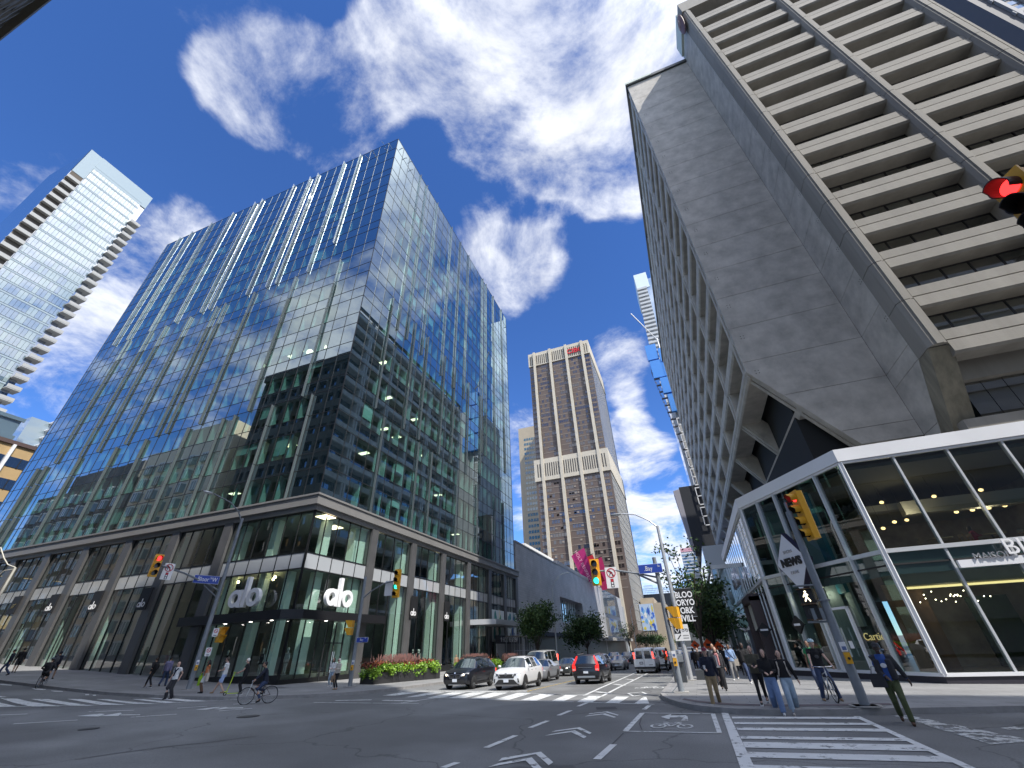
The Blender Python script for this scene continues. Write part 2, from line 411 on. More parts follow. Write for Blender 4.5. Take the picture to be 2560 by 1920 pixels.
tag(grid_surface('road', rx, ry, asphalt, 0.), kind='structure')

def drape(b, quad, dz=.012, st=.8, world=False):
    """quad of 4 pixels (or world xy) laid on the road, cut into pieces that follow the slope"""
    q = [Vector((p[0], p[1], 0)) if world else gnd(*p) for p in quad]
    n = max(1, int(max((q[1] - q[0]).length, (q[2] - q[3]).length) / st)); m = max(1, int(max((q[3] - q[0]).length, (q[2] - q[1]).length) / st))
    base = len(b.v)
    for j in range(m + 1):
        for i in range(n + 1):
            u = i / n; v = j / m
            p = (q[0] * (1 - u) + q[1] * u) * (1 - v) + (q[3] * (1 - u) + q[2] * u) * v
            b.v.append((p.x, p.y, hgt(p.x, p.y) + dz))
    for j in range(m):
        for i in range(n):
            a = base + j * (n + 1) + i; b.f.append((a, a + 1, a + n + 2, a + n + 1))
def crop(sx, sy, k): return lambda a, c: (sx + a * k, sy + c * k)
def line(b, p, q, w, dz=.012):
    """painted line between two pixels, w metres wide"""
    A = gnd(*p); B = gnd(*q); A.z = B.z = 0; d = (B - A).normalized(); s = Vector((-d.y, d.x, 0)) * w / 2
    drape(b, [A - s, B - s, B + s, A + s], dz, 1., True)
K = 640 / 2212
M1 = crop(1000, 1680, K); M2 = crop(1600, 1680, K); M3 = crop(0, 1660, K); M4c = crop(480, 1300, K); M5 = crop(1480, 1300, K); M6 = crop(1920, 1380, K); M7 = crop(0, 1300, 1 / 3.456)
# crossing over the far street
xw = MB()
tops = [(-30, 180, 30, 212), (55, 183, 60, 224)]
T = [(20, 177), (170, 178), (260, 178), (385, 178), (450, 178), (570, 178), (625, 179), (748, 178), (805, 179), (940, 180), (1010, 184), (1135, 186), (1215, 191), (1340, 194), (1430, 200), (1535, 204), (1640, 208), (1745, 212), (1870, 214), (1980, 216)]
Bt = [(-150, 205), (-40, 206), (40, 222), (160, 214), (232, 226), (365, 226), (420, 226), (560, 228), (610, 231), (745, 233), (820, 239), (945, 243), (1040, 246), (1180, 250), (1310, 252), (1415, 256), (1520, 263), (1660, 266), (1775, 270), (1890, 273)]
for i in range(0, len(T), 2):
    drape(xw, [M1(*T[i]), M1(*T[i + 1]), M1(*Bt[i + 1]), M1(*Bt[i])])
drape(xw, [M1(2105, 218), M1(2128, 218), M1(2155, 275), M1(2025, 275)])
line(xw, M1(380, 224), M1(2200, 282), .12); line(xw, M1(700, 172), M1(1740, 203), .08)
line(xw, M1(0, 166), M1(1098, 166), .45)
line(xw, M1(0, 272), M1(420, 208), .14)
line(xw, M4c(1050, 1578), M4c(1960, 1588), .12); line(xw, M4c(1240, 1562), M4c(1550, 1556), .3); line(xw, M4c(1650, 1560), M4c(1950, 1566), .35)
tag(xw.build('far_crosswalk', paint), kind='structure')
# crossing on the right
xr = MB()
ls = [(785, 388, 790, 406), (815, 436, 822, 456), (833, 482, 850, 508), (862, 555, 880, 577), (888, 608, 925, 660), (928, 697, 962, 745), (985, 812, 1020, 880), (1045, 925, 1085, 1000)]
yt = [(17.52, 17.14), (16.42, 16.05), (15.48, 15.05), (14.2, 13.85), (13.45, 12.8), (12.35, 11.83), (11.2, 10.6), (10.0, 9.4)]
for a, c in yt: drape(xr, [(.42, a), (3.78 + (17.5 - a) * .02, a + .12), (3.78 + (17.5 - c) * .02, c + .12), (.42, c)], world=True)
drape(xr, [(.16, 18.35), (.36, 18.35), (.46, 8.5), (.2, 8.5)], .016, world=True)
drape(xr, [(3.68, 17.75), (3.84, 17.75), (3.9, 8.5), (3.74, 8.5)], .016, world=True)
tag(xr.build('near_crosswalk', paint), kind='structure')
lr = MB(); drape(lr, [M6(1085, 1418), M6(1210, 1415), M6(2330, 1640), M6(1930, 1668)])
drape(lr, [M6(2010, 1525), M6(2212, 1505), M6(2300, 1520), M6(2100, 1545)])
tag(lr.build('stop_line', paintworn), kind='structure')
# crossing on the left
xl = MB()
S = [((265, 1548), (420, 1549), (812, 1608), (620, 1606)), ((575, 1548), (700, 1549), (1085, 1599), (880, 1599)), ((825, 1549), (935, 1551), (1340, 1590), (1180, 1592)), ((1140, 1549), (1225, 1550), (1565, 1580), (1410, 1582)), ((1285, 1540), (1490, 1543), (1800, 1567), (1610, 1570)), ((0, 1541), (150, 1546), (520, 1611), (265, 1614)), ((-200, 1560), (-60, 1560), (160, 1614), (-120, 1618)), ((-150, 1530), (-20, 1520), (60, 1530), (-60, 1536))]
for q in S: drape(xl, [M7(*p) for p in q])
line(xl, M7(0, 1616), M7(1560, 1578), .12); line(xl, M7(1420, 1584), M7(2160, 1550), .1); line(xl, M7(1280, 1538), M7(2212, 1560), .07)
tag(xl.build('left_crosswalk', paint), kind='structure')
# cycle lane: buffer ladder, dashes, chevrons, turn box with bicycle and arrow
cl = MB()
line(cl, M1(1590, 205), M1(2200, -75), .16); line(cl, M1(1740, 214), M1(2320, -90), .16)
for p, q in (((1690, 172), (1820, 187)), ((1850, 107), (1945, 119)), ((1950, 62), (2035, 70)), ((2040, 25), (2105, 30)), ((2110, -8), (2165, -4))): line(cl, M1(*p), M1(*q), .3)
for p, q in (((372, 832), (496, 787)), ((745, 658), (1000, 552)), ((1125, 485), (1275, 425)), ((1370, 378), (1475, 335)), ((1540, 299), (1618, 267)), ((1702, 760), (1846, 630)), ((2108, 327), (2155, 292))): line(cl, M1(*p), M1(*q), .17)
CH = [(((850, 776), (880, 748), (1218, 694), (1175, 715)), ((1175, 715), (1218, 694), (1325, 786), (1285, 812))), (((755, 830), (850, 795), (1140, 744), (1085, 770)), ((1085, 770), (1140, 744), (1228, 840), (1165, 850))), (((1308, 523), (1345, 510), (1553, 481), (1530, 494)), ((1530, 494), (1553, 481), (1656, 530), (1640, 542))), (((1250, 555), (1310, 540), (1512, 507), (1480, 524)), ((1480, 524), (1512, 507), (1612, 563), (1590, 578))), (((1626, 368), (1640, 360), (1792, 344), (1775, 351)), ((1775, 351), (1792, 344), (1890, 374), (1882, 380))), (((1594, 388), (1630, 378), (1772, 360), (1750, 370)), ((1750, 370), (1772, 360), (1868, 393), (1848, 398)))]
for c in CH:
    for q in c: drape(cl, [M1(*p) for p in q])
line(cl, M1(1950, 512), M1(2095, 357), .16); line(cl, M1(1930, 515), M2(712, 532), .1); line(cl, M1(2095, 357), M2(630, 364), .1); drape(cl, [M2(612, 364), M2(650, 364), M2(710, 532), M2(668, 532)])
line(cl, M5(315, 1500), M5(430, 1488), .12); line(cl, M5(430, 1488), M5(470, 1505), .12); line(cl, M5(470, 1505), M5(360, 1525), .12); line(cl, M5(360, 1525), M5(315, 1500), .12)
def bike_mark(b, c, s):
    """bicycle symbol; c centre, s metres long, lying along x as seen by a rider heading away"""
    def L2(p, q, w=.06):
        A = Vector((c[0] + p[0] * s, c[1] + p[1] * s * 1.75, 0)); B = Vector((c[0] + q[0] * s, c[1] + q[1] * s * 1.75, 0)); d = (B - A).normalized(); e = Vector((-d.y, d.x, 0)) * w / 2 * s / 1.7 * 1.6
        drape(b, [A - e, B - e, B + e, A + e], .016, 1, True)
    for cx in (-.31, .31):
        for k in range(14):
            a = 2 * PI * k / 14; e = 2 * PI * (k + 1) / 14
            L2((cx + .17 * math.cos(a), -.1 + .17 * math.sin(a)), (cx + .17 * math.cos(e), -.1 + .17 * math.sin(e)))
    for p, q in (((-.31, -.1), (-.16, .16)), ((-.16, .16), (.14, .16)), ((.31, -.1), (.12, .24)), ((.14, .16), (-.02, -.12)), ((-.02, -.12), (-.14, .12)), ((-.02, -.12), (-.31, -.1)), ((-.24, .24), (-.1, .24)), ((.04, .24), (.22, .24))): L2(p, q)
bc = (gnd(*M2(100, 490)) + gnd(*M2(440, 490))) / 2; bike_mark(cl, (bc.x, bc.y + .55), 1.15)
bc = gnd(*M5(500, 1450)); bike_mark(cl, (bc.x, bc.y), 1.6)
drape(cl, [M2(180, 391), M2(272, 367), M2(262, 388), M2(255, 412)]); drape(cl, [M2(262, 380), M2(395, 378), M2(375, 396), M2(258, 396)]); drape(cl, [M2(395, 378), M2(412, 390), M2(417, 423), M2(355, 423)])
for p, q in (((0, 443), (235, 434)), ((115, 520), (670, 487)), ((765, 415), (1158, 401)), ((1128, 462), (1525, 436)), ((1530, 384), (1790, 368)), ((1890, 408), (2180, 386)), ((2015, 350), (2212, 336))): line(cl, M3(*p), M3(*q), .15)
for q in (((660, 452), (860, 432), (905, 436), (850, 456)), ((860, 452), (1040, 424), (1050, 430), (1020, 452)), ((1040, 440), (1210, 438), (1210, 444), (1040, 446)), ((1690, 397), (1850, 376), (1930, 373), (1780, 397)), ((1850, 392), (1950, 374), (1985, 384), (1900, 395)), ((1950, 382), (2100, 378), (2100, 384), (1950, 388))): drape(cl, [M3(*p) for p in q])
for q in (((735, 263), (768, 262), (770, 270), (737, 272)), ((800, 268), (828, 268), (830, 276), (802, 277)), ((440, 232), (540, 236), (545, 242), (450, 240)), ((270, 211), (400, 220), (380, 226), (300, 222)), ((0, 175), (100, 182), (100, 187), (0, 182))): drape(cl, [M3(*p) for p in q])
tag(cl.build('cycle_lane_marking', paint), kind='structure')
# yellow centre line of the far street, tar seams
ye = MB(); line(ye, M1(1100, 170), M1(1560, 60), .12); tag(ye.build('centre_line', paint_mat('yellow_road_paint', (.5, .34, .05), .42)), kind='structure')
ts = MB()
for pts in ([(640, 830), (1000, 775), (1400, 720), (1800, 680), (2212, 625)],):
    for a, c in zip(pts, pts[1:]): line(ts, M3(*a), M3(*c), .05, .006)
for pts in ([(1930, 530), (1880, 580), (1830, 630), (1790, 680), (1740, 740)], [(2085, 400), (2070, 450), (2090, 500)]):
    for a, c in zip(pts, pts[1:]): line(ts, M1(*a), M1(*c), .035, .006)
drape(ts, [M1(1690, 305), M1(1860, 300), M1(1880, 322), M1(1700, 326)], .005)
tag(ts.build('tar_seam', mat('tar', (.045, .045, .048), .7)), kind='structure')
iron = mat('cast_iron', (.07, .07, .072), .6, metal=.4, bump=.6, bs=30)
for n, (a, r, w) in enumerate((((2145, 455), .42, 'left lanes'), ((765, 563), .3, 'foreground road'))):
    p = gnd(*M3(*a)); b = MB(); b.disc((0, 0, 0), r, (0, 0, 1), 20, .012)
    o = b.build('manhole_cover', iron, loc=(p.x, p.y, p.z + .004)); tag(o, ['round dark iron manhole cover in the road behind the cyclist', 'small dark iron cover alone in the empty left foreground road'][n], 'manhole cover')

# pavements
pave = brick_mat('granite_paving', (.25, .25, .25), (.215, .215, .215), (.12, .12, .12), 1.2, .6, .75, .012, axis='XY', bump=.15)
curbm = mat('granite_kerb', (.25, .245, .24), .8, var=.2, vs=3.)
bandm = mat('dark_paving_band', (.12, .1, .105), .8, var=.15, vs=3.)
def pavement(name, outer, inner, z=.15, n=6, kerb=.3):
    """strip between the kerb line (outer) and the building line (inner)"""
    b = MB(); kb = MB(); rows = []
    O = [Vector((*p, 0)) for p in outer]; I = [Vector((*p, 0)) for p in inner]
    for o, i in zip(O, I):
        d = (i - o).normalized(); st = [o, o + d * kerb]
        rest = [o + d * kerb + (i - o - d * kerb) * ((k + 1) / n) for k in range(n)]
        rows.append(st + rest)
    P = lambda p, dz=z: (p.x, p.y, hgt(p.x, p.y) + dz)
    nn = n + 2
    for r in rows: b.v += [P(p) for p in r[1:]]
    for j in range(len(rows) - 1):
        for i in range(nn - 2):
            a = j * (nn - 1) + i; b.f.append((a, a + 1, a + nn, a + nn - 1))
    for j in range(len(rows) - 1):
        r, s = rows[j], rows[j + 1]
        kb.quad(P(r[0], -.05), P(s[0], -.05), P(s[0]), P(r[0])); kb.quad(P(r[0]), P(s[0]), P(s[1]), P(r[1]))
    tag(b.build(name, pave), kind='structure'); tag(kb.build('kerb', curbm), kind='structure')
def dens(pts, st=2.5):
    out = []
    for a, c in zip(pts, pts[1:]):
        L_ = math.dist(a, c); n = max(1, int(L_ / st)); out += [(a[0] + (c[0] - a[0]) * k / n, a[1] + (c[1] - a[1]) * k / n) for k in range(n)]
    return out + [pts[-1]]
def arc(cx, cy, r, a0, a1, n=10): return [(cx + r * math.cos(rad(a0 + (a1 - a0) * k / n)), cy + r * math.sin(rad(a0 + (a1 - a0) * k / n))) for k in range(n + 1)]
# Alo corner
o1 = dens([(-140, 20.6), (-27, 20.6)]); a1 = arc(-27, 28.4, 7.8, -90, 0, 12); o2 = dens([(-19.2, 28.4), (-19.6, 60), (-21, 200)])
outer = o1 + a1[1:-1] + o2
inner = [(x, 31) for x, y in o1] + [(-31.5 - .0 * k, 31 + .4 * k) for k in range(len(a1[1:-1]))] + [(-34, max(y, 36)) for x, y in o2]
pavement('pavement', outer, inner)
# pavilion corner
KR = [(-5.0, 200), (-2.9, 60), (-2.2, 34), (-2.15, 24), (-1.95, 22.6), (-1.6, 21.2), (-1.2, 20.1), (-.7, 19.2), (.0, 18.5), (.6, 18.15), (1.4, 17.95), (2.4, 17.9), (3.6, 18.05), (5, 18.3), (8.05, 19.25), (14, 20.6), (60, 24)]
KI = [(6, 200), (6, 60), (6.2, 38), (6.4, 36.5), (6.8, 36), (7.2, 35.4), (7.6, 34.8), (8, 34.2), (8.4, 33.6), (8.8, 33), (9.2, 32.4), (9.6, 31.8), (10, 31.2), (10.5, 30.5), (11.5, 30), (15, 30), (60, 31)]
ko, ki = [], []
for (a, c, d, e) in zip(KR, KR[1:], KI, KI[1:]):
    n = max(1, int(math.dist(a, c) / 3)); ko += [(a[0] + (c[0] - a[0]) * k / n, a[1] + (c[1] - a[1]) * k / n) for k in range(n)]; ki += [(d[0] + (e[0] - d[0]) * k / n, d[1] + (e[1] - d[1]) * k / n) for k in range(n)]
ko.append(KR[-1]); ki.append(KI[-1])
pavement('pavement', ko, ki)
bd = MB()
cv = KR[6:14]; off = [(x + .1, y + .75) for x, y in cv]; off2 = [(x + .16, y + 1.25) for x, y in cv]
for a, c, d, e in zip(off, off[1:], off2[1:], off2): drape(bd, [a, c, d, e], .158, .8, True)
tag(bd.build('paving_band', bandm), kind='structure')
sl2 = MB()
for p, q in (((940, 1498), (1440, 1493)), ((960, 1418), (1350, 1412)), ((955, 1462), (1080, 1458))):
    A = gnd(*M5(*p), .15); B = gnd(*M5(*q), .15); drape(sl2, [(A.x, A.y), (B.x, B.y), (B.x, B.y + .16), (A.x, A.y + .16)], .156, .8, True)
tag(sl2.build('drain_slot', mat('drain_steel', (.05, .05, .055), .6)), kind='structure')
# ================================================================== glass corner building
XA, YA, XW, YN, ZP, ZT = -29.9, 28.9, -88.9, 80.2, 14.72, 78.8
LS, LE = XA - XW, YN - YA
mint = mat('mint_interior', (.62, .74, .68), .7)
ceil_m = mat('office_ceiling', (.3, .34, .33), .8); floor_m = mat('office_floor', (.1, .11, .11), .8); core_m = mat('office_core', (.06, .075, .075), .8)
win_m = glass('office_glass', (.42, .66, .64), .26, 0., .006, .4, (.8, .93, .92), 2.3)
spd_m = mirrorish('blue_spandrel_glass', (.006, .014, .022), .33, .006, .4, 2.3, (.76, .88, .92))
alu_d = mat('dark_aluminium', (.05, .052, .055), .4, metal=.6)
alu_l = mat('pale_aluminium', (.62, .64, .66), .3, metal=.7); alu_m = mat('mid_aluminium', (.2, .21, .22), .35, metal=.7)
stone_d = mat('dark_granite_cladding', (.085, .084, .085), .45, var=.15, vs=.8)
corn_m = mat('grey_cornice_panel', (.2, .195, .19), .5, var=.08, vs=.5)
alo = thing('glass_office_building', 'twelve storey glass corner block mirroring the sky above a dark stone shop podium', 'office building', (XA, YA, 0))
OFF = Vector((XA, YA, 0))
def S(u, z, d=0.): return (-u, d, z)          # south face, u to the left, d inwards (local)
def Ef(u, z, d=0.): return (-d, u, z)         # east face
faces = [(S, LS, 1.935, 30), (Ef, LE, 1.83, 28)]
LV = [14.75 + 4.57 * k for k in range(13)]
panes, spans, frame = [], MB(), MB()
rnd = random.Random(3)
def pane(fn, u0, u1, z0, z1, d=0., amp=.0006):
    a, b = rnd.gauss(0, amp), rnd.gauss(0, amp); uc, zc = (u0 + u1) / 2, (z0 + z1) / 2
    q = [fn(u, z, d + .015 + a * (u - uc) + b * (z - zc)) for u, z in ((u0, z0), (u1, z0), (u1, z1), (u0, z1))]
    return q[::-1] if fn is S else q
for fn, Ln, pt, n in faces:
    us = [min(i * pt, Ln) for i in range(n + 1)]
    if us[-1] < Ln - .01: us.append(Ln)
    for i in range(len(us) - 1):
        corner = i < 2 or i >= len(us) - 4
        for k in range(12):
            z0, zm, z1 = LV[k], LV[k] + 2.85, LV[k + 1]
            if corner: spans.quad(*pane(fn, us[i], us[i + 1], z0, zm))
            else:
                q = pane(fn, us[i], us[i + 1], z0, zm); panes.append(q)
            spans.quad(*pane(fn, us[i], us[i + 1], zm, z1))
        for a, c in ((LV[12], 72.9), (72.9, 75.8), (75.8, ZT)): spans.quad(*pane(fn, us[i], us[i + 1], a, c))
    for u in us:
        q = fn(u, 0, -.02); r = fn(u, 0, .05)
        frame.box(min(q[0], r[0]) - (.025 if fn is S else 0), max(q[0], r[0]) + (.025 if fn is S else 0), min(q[1], r[1]) - (0 if fn is S else .025), max(q[1], r[1]) + (0 if fn is S else .025), ZP, ZT)
    for z in sorted([LV[k] for k in range(13)] + [LV[k] + 2.85 for k in range(12)] + [72.9, 75.8, ZT]):
        a = fn(0, z, -.012); c = fn(Ln, z, .04)
        frame.box(min(a[0], c[0]), max(a[0], c[0]), min(a[1], c[1]), max(a[1], c[1]), z - .03, z + .03)
spans.build('spandrel_panels', spd_m, alo); frame.build('curtain_wall_frame', alu_d, alo)
def dist2(q):
    c = sum((Vector(p) for p in q), Vector()) / 4 + OFF - Vector(CP); nrm = (Vector(q[1]) - Vector(q[0])).cross(Vector(q[2]) - Vector(q[0])).normalized()
    return abs(c.normalized().dot(nrm)) / c.length_squared
panes.sort(key=lambda q: -dist2(q))
rest = MB()
for i, q in enumerate(panes):
    if i < 100: MB().quad(*q).build('window', win_m, alo)
    else: rest.quad(*q)
tag(rest.build('upper_windows', win_m, alo), kind='stuff')
# back and side shell so that the tower is solid
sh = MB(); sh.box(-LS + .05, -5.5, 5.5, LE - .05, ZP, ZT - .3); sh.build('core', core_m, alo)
bk = MB(); bk.box(-LS, -.06, LE - .04, LE, ZP, ZT); bk.box(-LS, -LS + .04, .06, LE - .05, ZP, ZT); bk.build('rear_wall', spd_m, alo)
rf = MB(); rf.box(-LS + .06, -.06, .06, LE - .05, ZT - .5, ZT - .3); rf.build('roof', core_m, alo)
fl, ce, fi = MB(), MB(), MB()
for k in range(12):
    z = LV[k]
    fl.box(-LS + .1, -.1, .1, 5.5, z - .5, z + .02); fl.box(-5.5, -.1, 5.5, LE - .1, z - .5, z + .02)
    for fn, Ln, pt, n in faces:
        i = 2
        while i < n - 2:
            w = .6; dp = rnd.choice([.45, .6, .8, 1.0]) if rnd.random() < .7 else .25
            u = i * pt; a = fn(u - .05, 0, .22); c = fn(u + .06, 0, .22 + dp)
            if rnd.random() < .93: fi.box(min(a[0], c[0]), max(a[0], c[0]), min(a[1], c[1]), max(a[1], c[1]), z + .02, z + 2.84)
            if rnd.random() < .12:      # lowered blind
                bl = rnd.uniform(.6, 2.4); a = fn(u + .1, 0, .16); c = fn(u + pt - .1, 0, .19); fi.box(min(a[0], c[0]), max(a[0], c[0]), min(a[1], c[1]), max(a[1], c[1]), z + 2.84 - bl, z + 2.84)
            i += 1
    ce.box(-LS + .1, -.1, .1, 5.5, z + 2.9, z + 3.0); ce.box(-5.5, -.1, 5.5, LE - .1, z + 2.9, z + 3.0)
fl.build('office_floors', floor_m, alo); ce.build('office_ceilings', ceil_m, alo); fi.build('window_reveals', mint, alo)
lit = lamp('office_light_panel', (1, .82, .55), 2.2)
for fn, u, k in ((S, 5.2, 1), (S, 9.1, 1), (S, 7.2, 4), (S, 9.5, 4), (S, 5.2, 4), (S, 12.2, 4), (S, 8, 1), (Ef, 7.5, 1), (Ef, 10.5, 2), (Ef, 13.2, 2), (Ef, 8.2, 4), (Ef, 10.2, 3), (Ef, 17, 3), (Ef, 20, 2), (Ef, 25, 1), (S, 14.5, 0), (Ef, 31, 0)):
    c = fn(u, LV[k] + 2.87, 2.2); MB().box(c[0] - .6, c[0] + .6, c[1] - .3, c[1] + .3, c[2] - .02, c[2] + .02).build('ceiling_light', lit, alo)
# projecting glass fins
finm = mirrorish('fin_glass', (.1, .125, .13), .2, .0, .3, 2.6, (.8, .9, .92))
def fin(fn, u, z0, z1, dp=.3):
    a = fn(u - .035, 0, -dp); c = fn(u + .035, 0, -.03); b = MB(); z = z0
    while z < z1 - .2:
        t = min(z + 4.57, z1); b.box(min(a[0], c[0]), max(a[0], c[0]), min(a[1], c[1]), max(a[1], c[1]), z, t - .07); z = t
    o = b.build('glass_fin', finm, alo)
    a = fn(u - .035, 0, -dp - .04); c = fn(u + .035, 0, -dp); MB().box(min(a[0], c[0]), max(a[0], c[0]), min(a[1], c[1]), max(a[1], c[1]), z0, z1).build('fin_edge', alu_l if z1 > 60 and fn is S else alu_m, o)  # upper south fins paler: their glint is put into the metal tone
for u in (8, 11.6, 17.6, 19.5, 23.5, 31.5, 33.4, 39.3, 45.4, 51.1, 54.8): fin(S, u, 49.5 if u > 10 else 54.2, 79.1)
for u in (5.5, 13.6, 21.6, 27.6, 29.5, 35.4, 41.1, 44.9, 50.5): fin(S, u, 26.7, 49.4)
for u in (3.95, 9.7, 15.5, 17.4, 23.3, 31, 36.8, 44.5, 52.2, 54.2): fin(S, u, 14.8, 26.6)
for px, py in ((1051, 441), (1067, 464), (1093, 507.6), (1129, 567), (1151, 603), (1171, 637), (1206, 701), (1214, 713), (1232, 743), (1252, 775)):
    fin(Ef, onX(px, py, XA).y - YA, 40.3 if px % 2 else 33, 79.1, .25) if onX(px, py, XA).y < 79 else 0
for y in (34.35, 40.24, 43.9, 49.5, 53.2, 58.6, 64): fin(Ef, y - YA, 26.7, 44.9, .25)
for y in (36.2, 44.04, 47.6, 55.5, 62.8, 70.5, 74.7): fin(Ef, y - YA, 14.8, 26.4, .25)
# small maintenance pegs at the roof corner
pg = MB()
for u, z in ((8, 79.2), (3.2, 79.3), (4.5, 76.4), (5.2, 78), (2.1, 76.2), (3.9, 75), (1.6, 77.6), (6.3, 76.8)): pg.cyl(S(u, z, -.5), S(u, z + .25, .05), .06, n=6)
for u, z in ((1.2, 77.5), (2.4, 76.3), (3.9, 77.7), (4.4, 75.8)): pg.cyl(Ef(u, z, -.5), Ef(u, z + .25, .05), .06, n=6)
pg.build('roof_bracket', alu_l, alo)
# ---- podium
cn = MB(); e = .55
for z0, z1, pr in ((13.75, 14.55, .5), (14.55, 14.72, .62), (13.32, 13.75, .2)):
    cn.box(-LS - 3, pr, -pr, .0, z0, z1); cn.box(0, pr, 0, 52.3, z0, z1) if True else 0
cn.build('cornice', corn_m, alo)
scol = [u - .0 for u in (10.4, 17.75, 24.95, 32.2, 39.3, 46.1, 53., 60)]; ecol = [8.65, 16.3, 23.7, 31.4, 39.2, 45.8, 51.7]
for u in scol: MB().box(-u - .55, -u + .55, -.22, .5, -.5, 13.4).build('column', stone_d, alo)
for u in ecol: MB().box(-.5, .22, u - .5, u + .5, -1.5, 13.4).build('column', stone_d, alo)
shop_g = glass('shop_glass', (.78, .9, .85), .1, 0., .02, .35, (1, 1, 1), 2.2)
white_b = mirrorish('white_band_glass', (.42, .44, .46), .1, 0, .3, 3.)
mull_m = mat('black_mullion', (.012, .013, .014), .4)
def bay(fn, u0, u1, zb, band=True, nm=4, name='shop_front'):
    """shop front bay: lower glass, white band, upper glass with black mullions"""
    def rect(b, z0, z1, d):
        q = [fn(u0, z0, d), fn(u1, z0, d), fn(u1, z1, d), fn(u0, z1, d)]
        b.quad(*(q[::-1] if fn is S else q))
    g = MB(); du = (u1 - u0) / nm
    for i in range(nm):
        for z0, z1 in ((zb, 8.45), (9.75, 13.32)):
            g.quad(*pane(fn, u0 + du * i, u0 + du * (i + 1), z0, z1, .08, .0016))
    o = g.build(name, shop_g, alo)
    if band: b = MB(); rect(b, 8.45, 9.75, .07); b.build('white_band', white_b, o)
    m = MB()
    for i in range(nm + 1):
        u = u0 + du * i; a = fn(u - .035, 0, .03); c = fn(u + .035, 0, .12); m.box(min(a[0], c[0]), max(a[0], c[0]), min(a[1], c[1]), max(a[1], c[1]), zb, 13.32)
    for z in (8.45, 9.75):
        a = fn(u0, 0, .035); c = fn(u1, 0, .115); m.box(min(a[0], c[0]), max(a[0], c[0]), min(a[1], c[1]), max(a[1], c[1]), z - .05, z + .05)
    m.build('mullions', mull_m, o)
    p = MB(); a = fn(u0, 0, -.05); c = fn(u1, 0, .2); p.box(min(a[0], c[0]), max(a[0], c[0]), min(a[1], c[1]), max(a[1], c[1]), zb - 2.2, zb); p.build('plinth', mull_m, o)
E0 = [0] + [u + .55 for u in scol[:-1]]; E1 = [u - .55 for u in scol]
for i, (a, c) in enumerate(zip(E0, E1)): bay(S, a, c, [1.0, 1.15, 1.35, 1.6, 1.9, 2.3, 2.6, 2.9][i], nm=6 if i == 0 else 4)
F0 = [0] + [u + .5 for u in ecol[:-1]]; F1 = [u - .5 for u in ecol]
for i, (a, c) in enumerate(zip(F0, F1)): bay(Ef, a, c, [.7, .8, .75, .75, .7, .6, .5][i], nm=5 if i == 0 else 4)
# interior of the podium
pi_ = MB(); pi_.box(-LS, -.3, .4, 12, 8.55, 9.6); pi_.box(-12, -.3, 12, 52, 8.55, 9.6); pi_.box(-LS, -.3, .4, 12, 13.2, 13.3); pi_.box(-12, -.3, 12, 52, 13.2, 13.3); pi_.build('podium_ceiling', ceil_m, alo)
pf = MB(); pf.box(-LS, -.3, .4, 12, -1, .95); pf.box(-12, -.3, 12, 52, -1, .6); pf.build('shop_floor', mat('shop_floor_tile', (.16, .15, .14), .4), alo)
pw = MB(); pw.box(-LS, -11.2, 11.2, 11.5, .9, 13.2); pw.box(-11.5, -11.2, 11.5, 52, .6, 13.2); pw.build('shop_back_wall', mat('shop_wall', (.26, .265, .25), .8, var=.3, vs=.6), alo)
pc = MB()
for u in scol[:-1]: pc.box(-u - 1.0, -u - .1, .65, 1.6, .9, 8.5); pc.box(-u - 1.0, -u - .2, .65, 1.6, 9.7, 13.2)
for u in ecol: pc.box(-1.6, -.65, u - 1.3, u - .1, .6, 8.5); pc.box(-1.6, -.65, u - 1.3, u - .2, 9.7, 13.2)
pc.box(-5.6, -4.9, .8, 1.5, .9, 13.2); pc.box(-1.6, -.9, 2.6, 3.4, .9, 13.2); pc.box(-9.7, -9, .8, 1.4, .9, 13.2); pc.box(-1.5, -.7, 6.6, 7.6, .6, 13.2); pc.box(-2.7, -2.1, .9, 1.5, .9, 8.5)
pc.build('white_interior_column', mint, alo)
for fn, u, z, d in ((S, .5, 12.4, 1.9), (Ef, 5.2, 12.4, 2.4), (Ef, 12.5, 12.7, 2.5), (Ef, 19.8, 12.7, 2.5), (Ef, 27, 12.7, 2.6)):
    c = fn(u, z + .78, d); MB().box(c[0] - .65, c[0] + .65, c[1] - .65, c[1] + .65, c[2] - .03, c[2]).build('ceiling_light', lit, alo)
spot = lamp('shop_spot', (1, .78, .4), 14)
for i, (u, d) in enumerate(((9, 1.5), (8.2, 2.2), (5.8, 1.3), (5.3, 2), (4.2, 1.2), (2.4, 1.3))): MB().ball((-u, d, 8.2), .11, nu=8, nv=5).build('spot_lamp', spot, alo)
# entrance canopy with downlights and doors
ca = MB(); ca.prism([(-11.2, -1.3), (-.2, -1.3), (.1, -1.28), (1.3, -.2), (1.3, 10.6), (.3, 10.6), (.3, .0), (-11.2, 0)], 4.62, 5.28); ca.build('entrance_canopy', mat('black_canopy_panel', (.016, .016, .018), .35), alo)
dl = lamp('downlight', (1, .95, .85), 9)
for x, y in ((-6.2, -.75), (-3.4, -.75), (-1.2, -.75), (.8, 3), (.8, 6.3)): MB().disc((x, y, 4.6), .13, (0, 0, -1), 12).build('downlight', dl, alo)
dr = MB(); 
for y in (4.1, 5.2, 6.3): dr.box(.02, .12, y - .04, y + .04, .3, 4.6)
dr.box(.02, .12, 4.1, 6.3, 3.0, 3.08); dr.build('entrance_door', alu_d, alo)
for y in (5.1, 5.3): MB().cyl((.22, y, .9), (.22, y, 2.4), .025, n=6).build('door_handle', alu_l, alo)
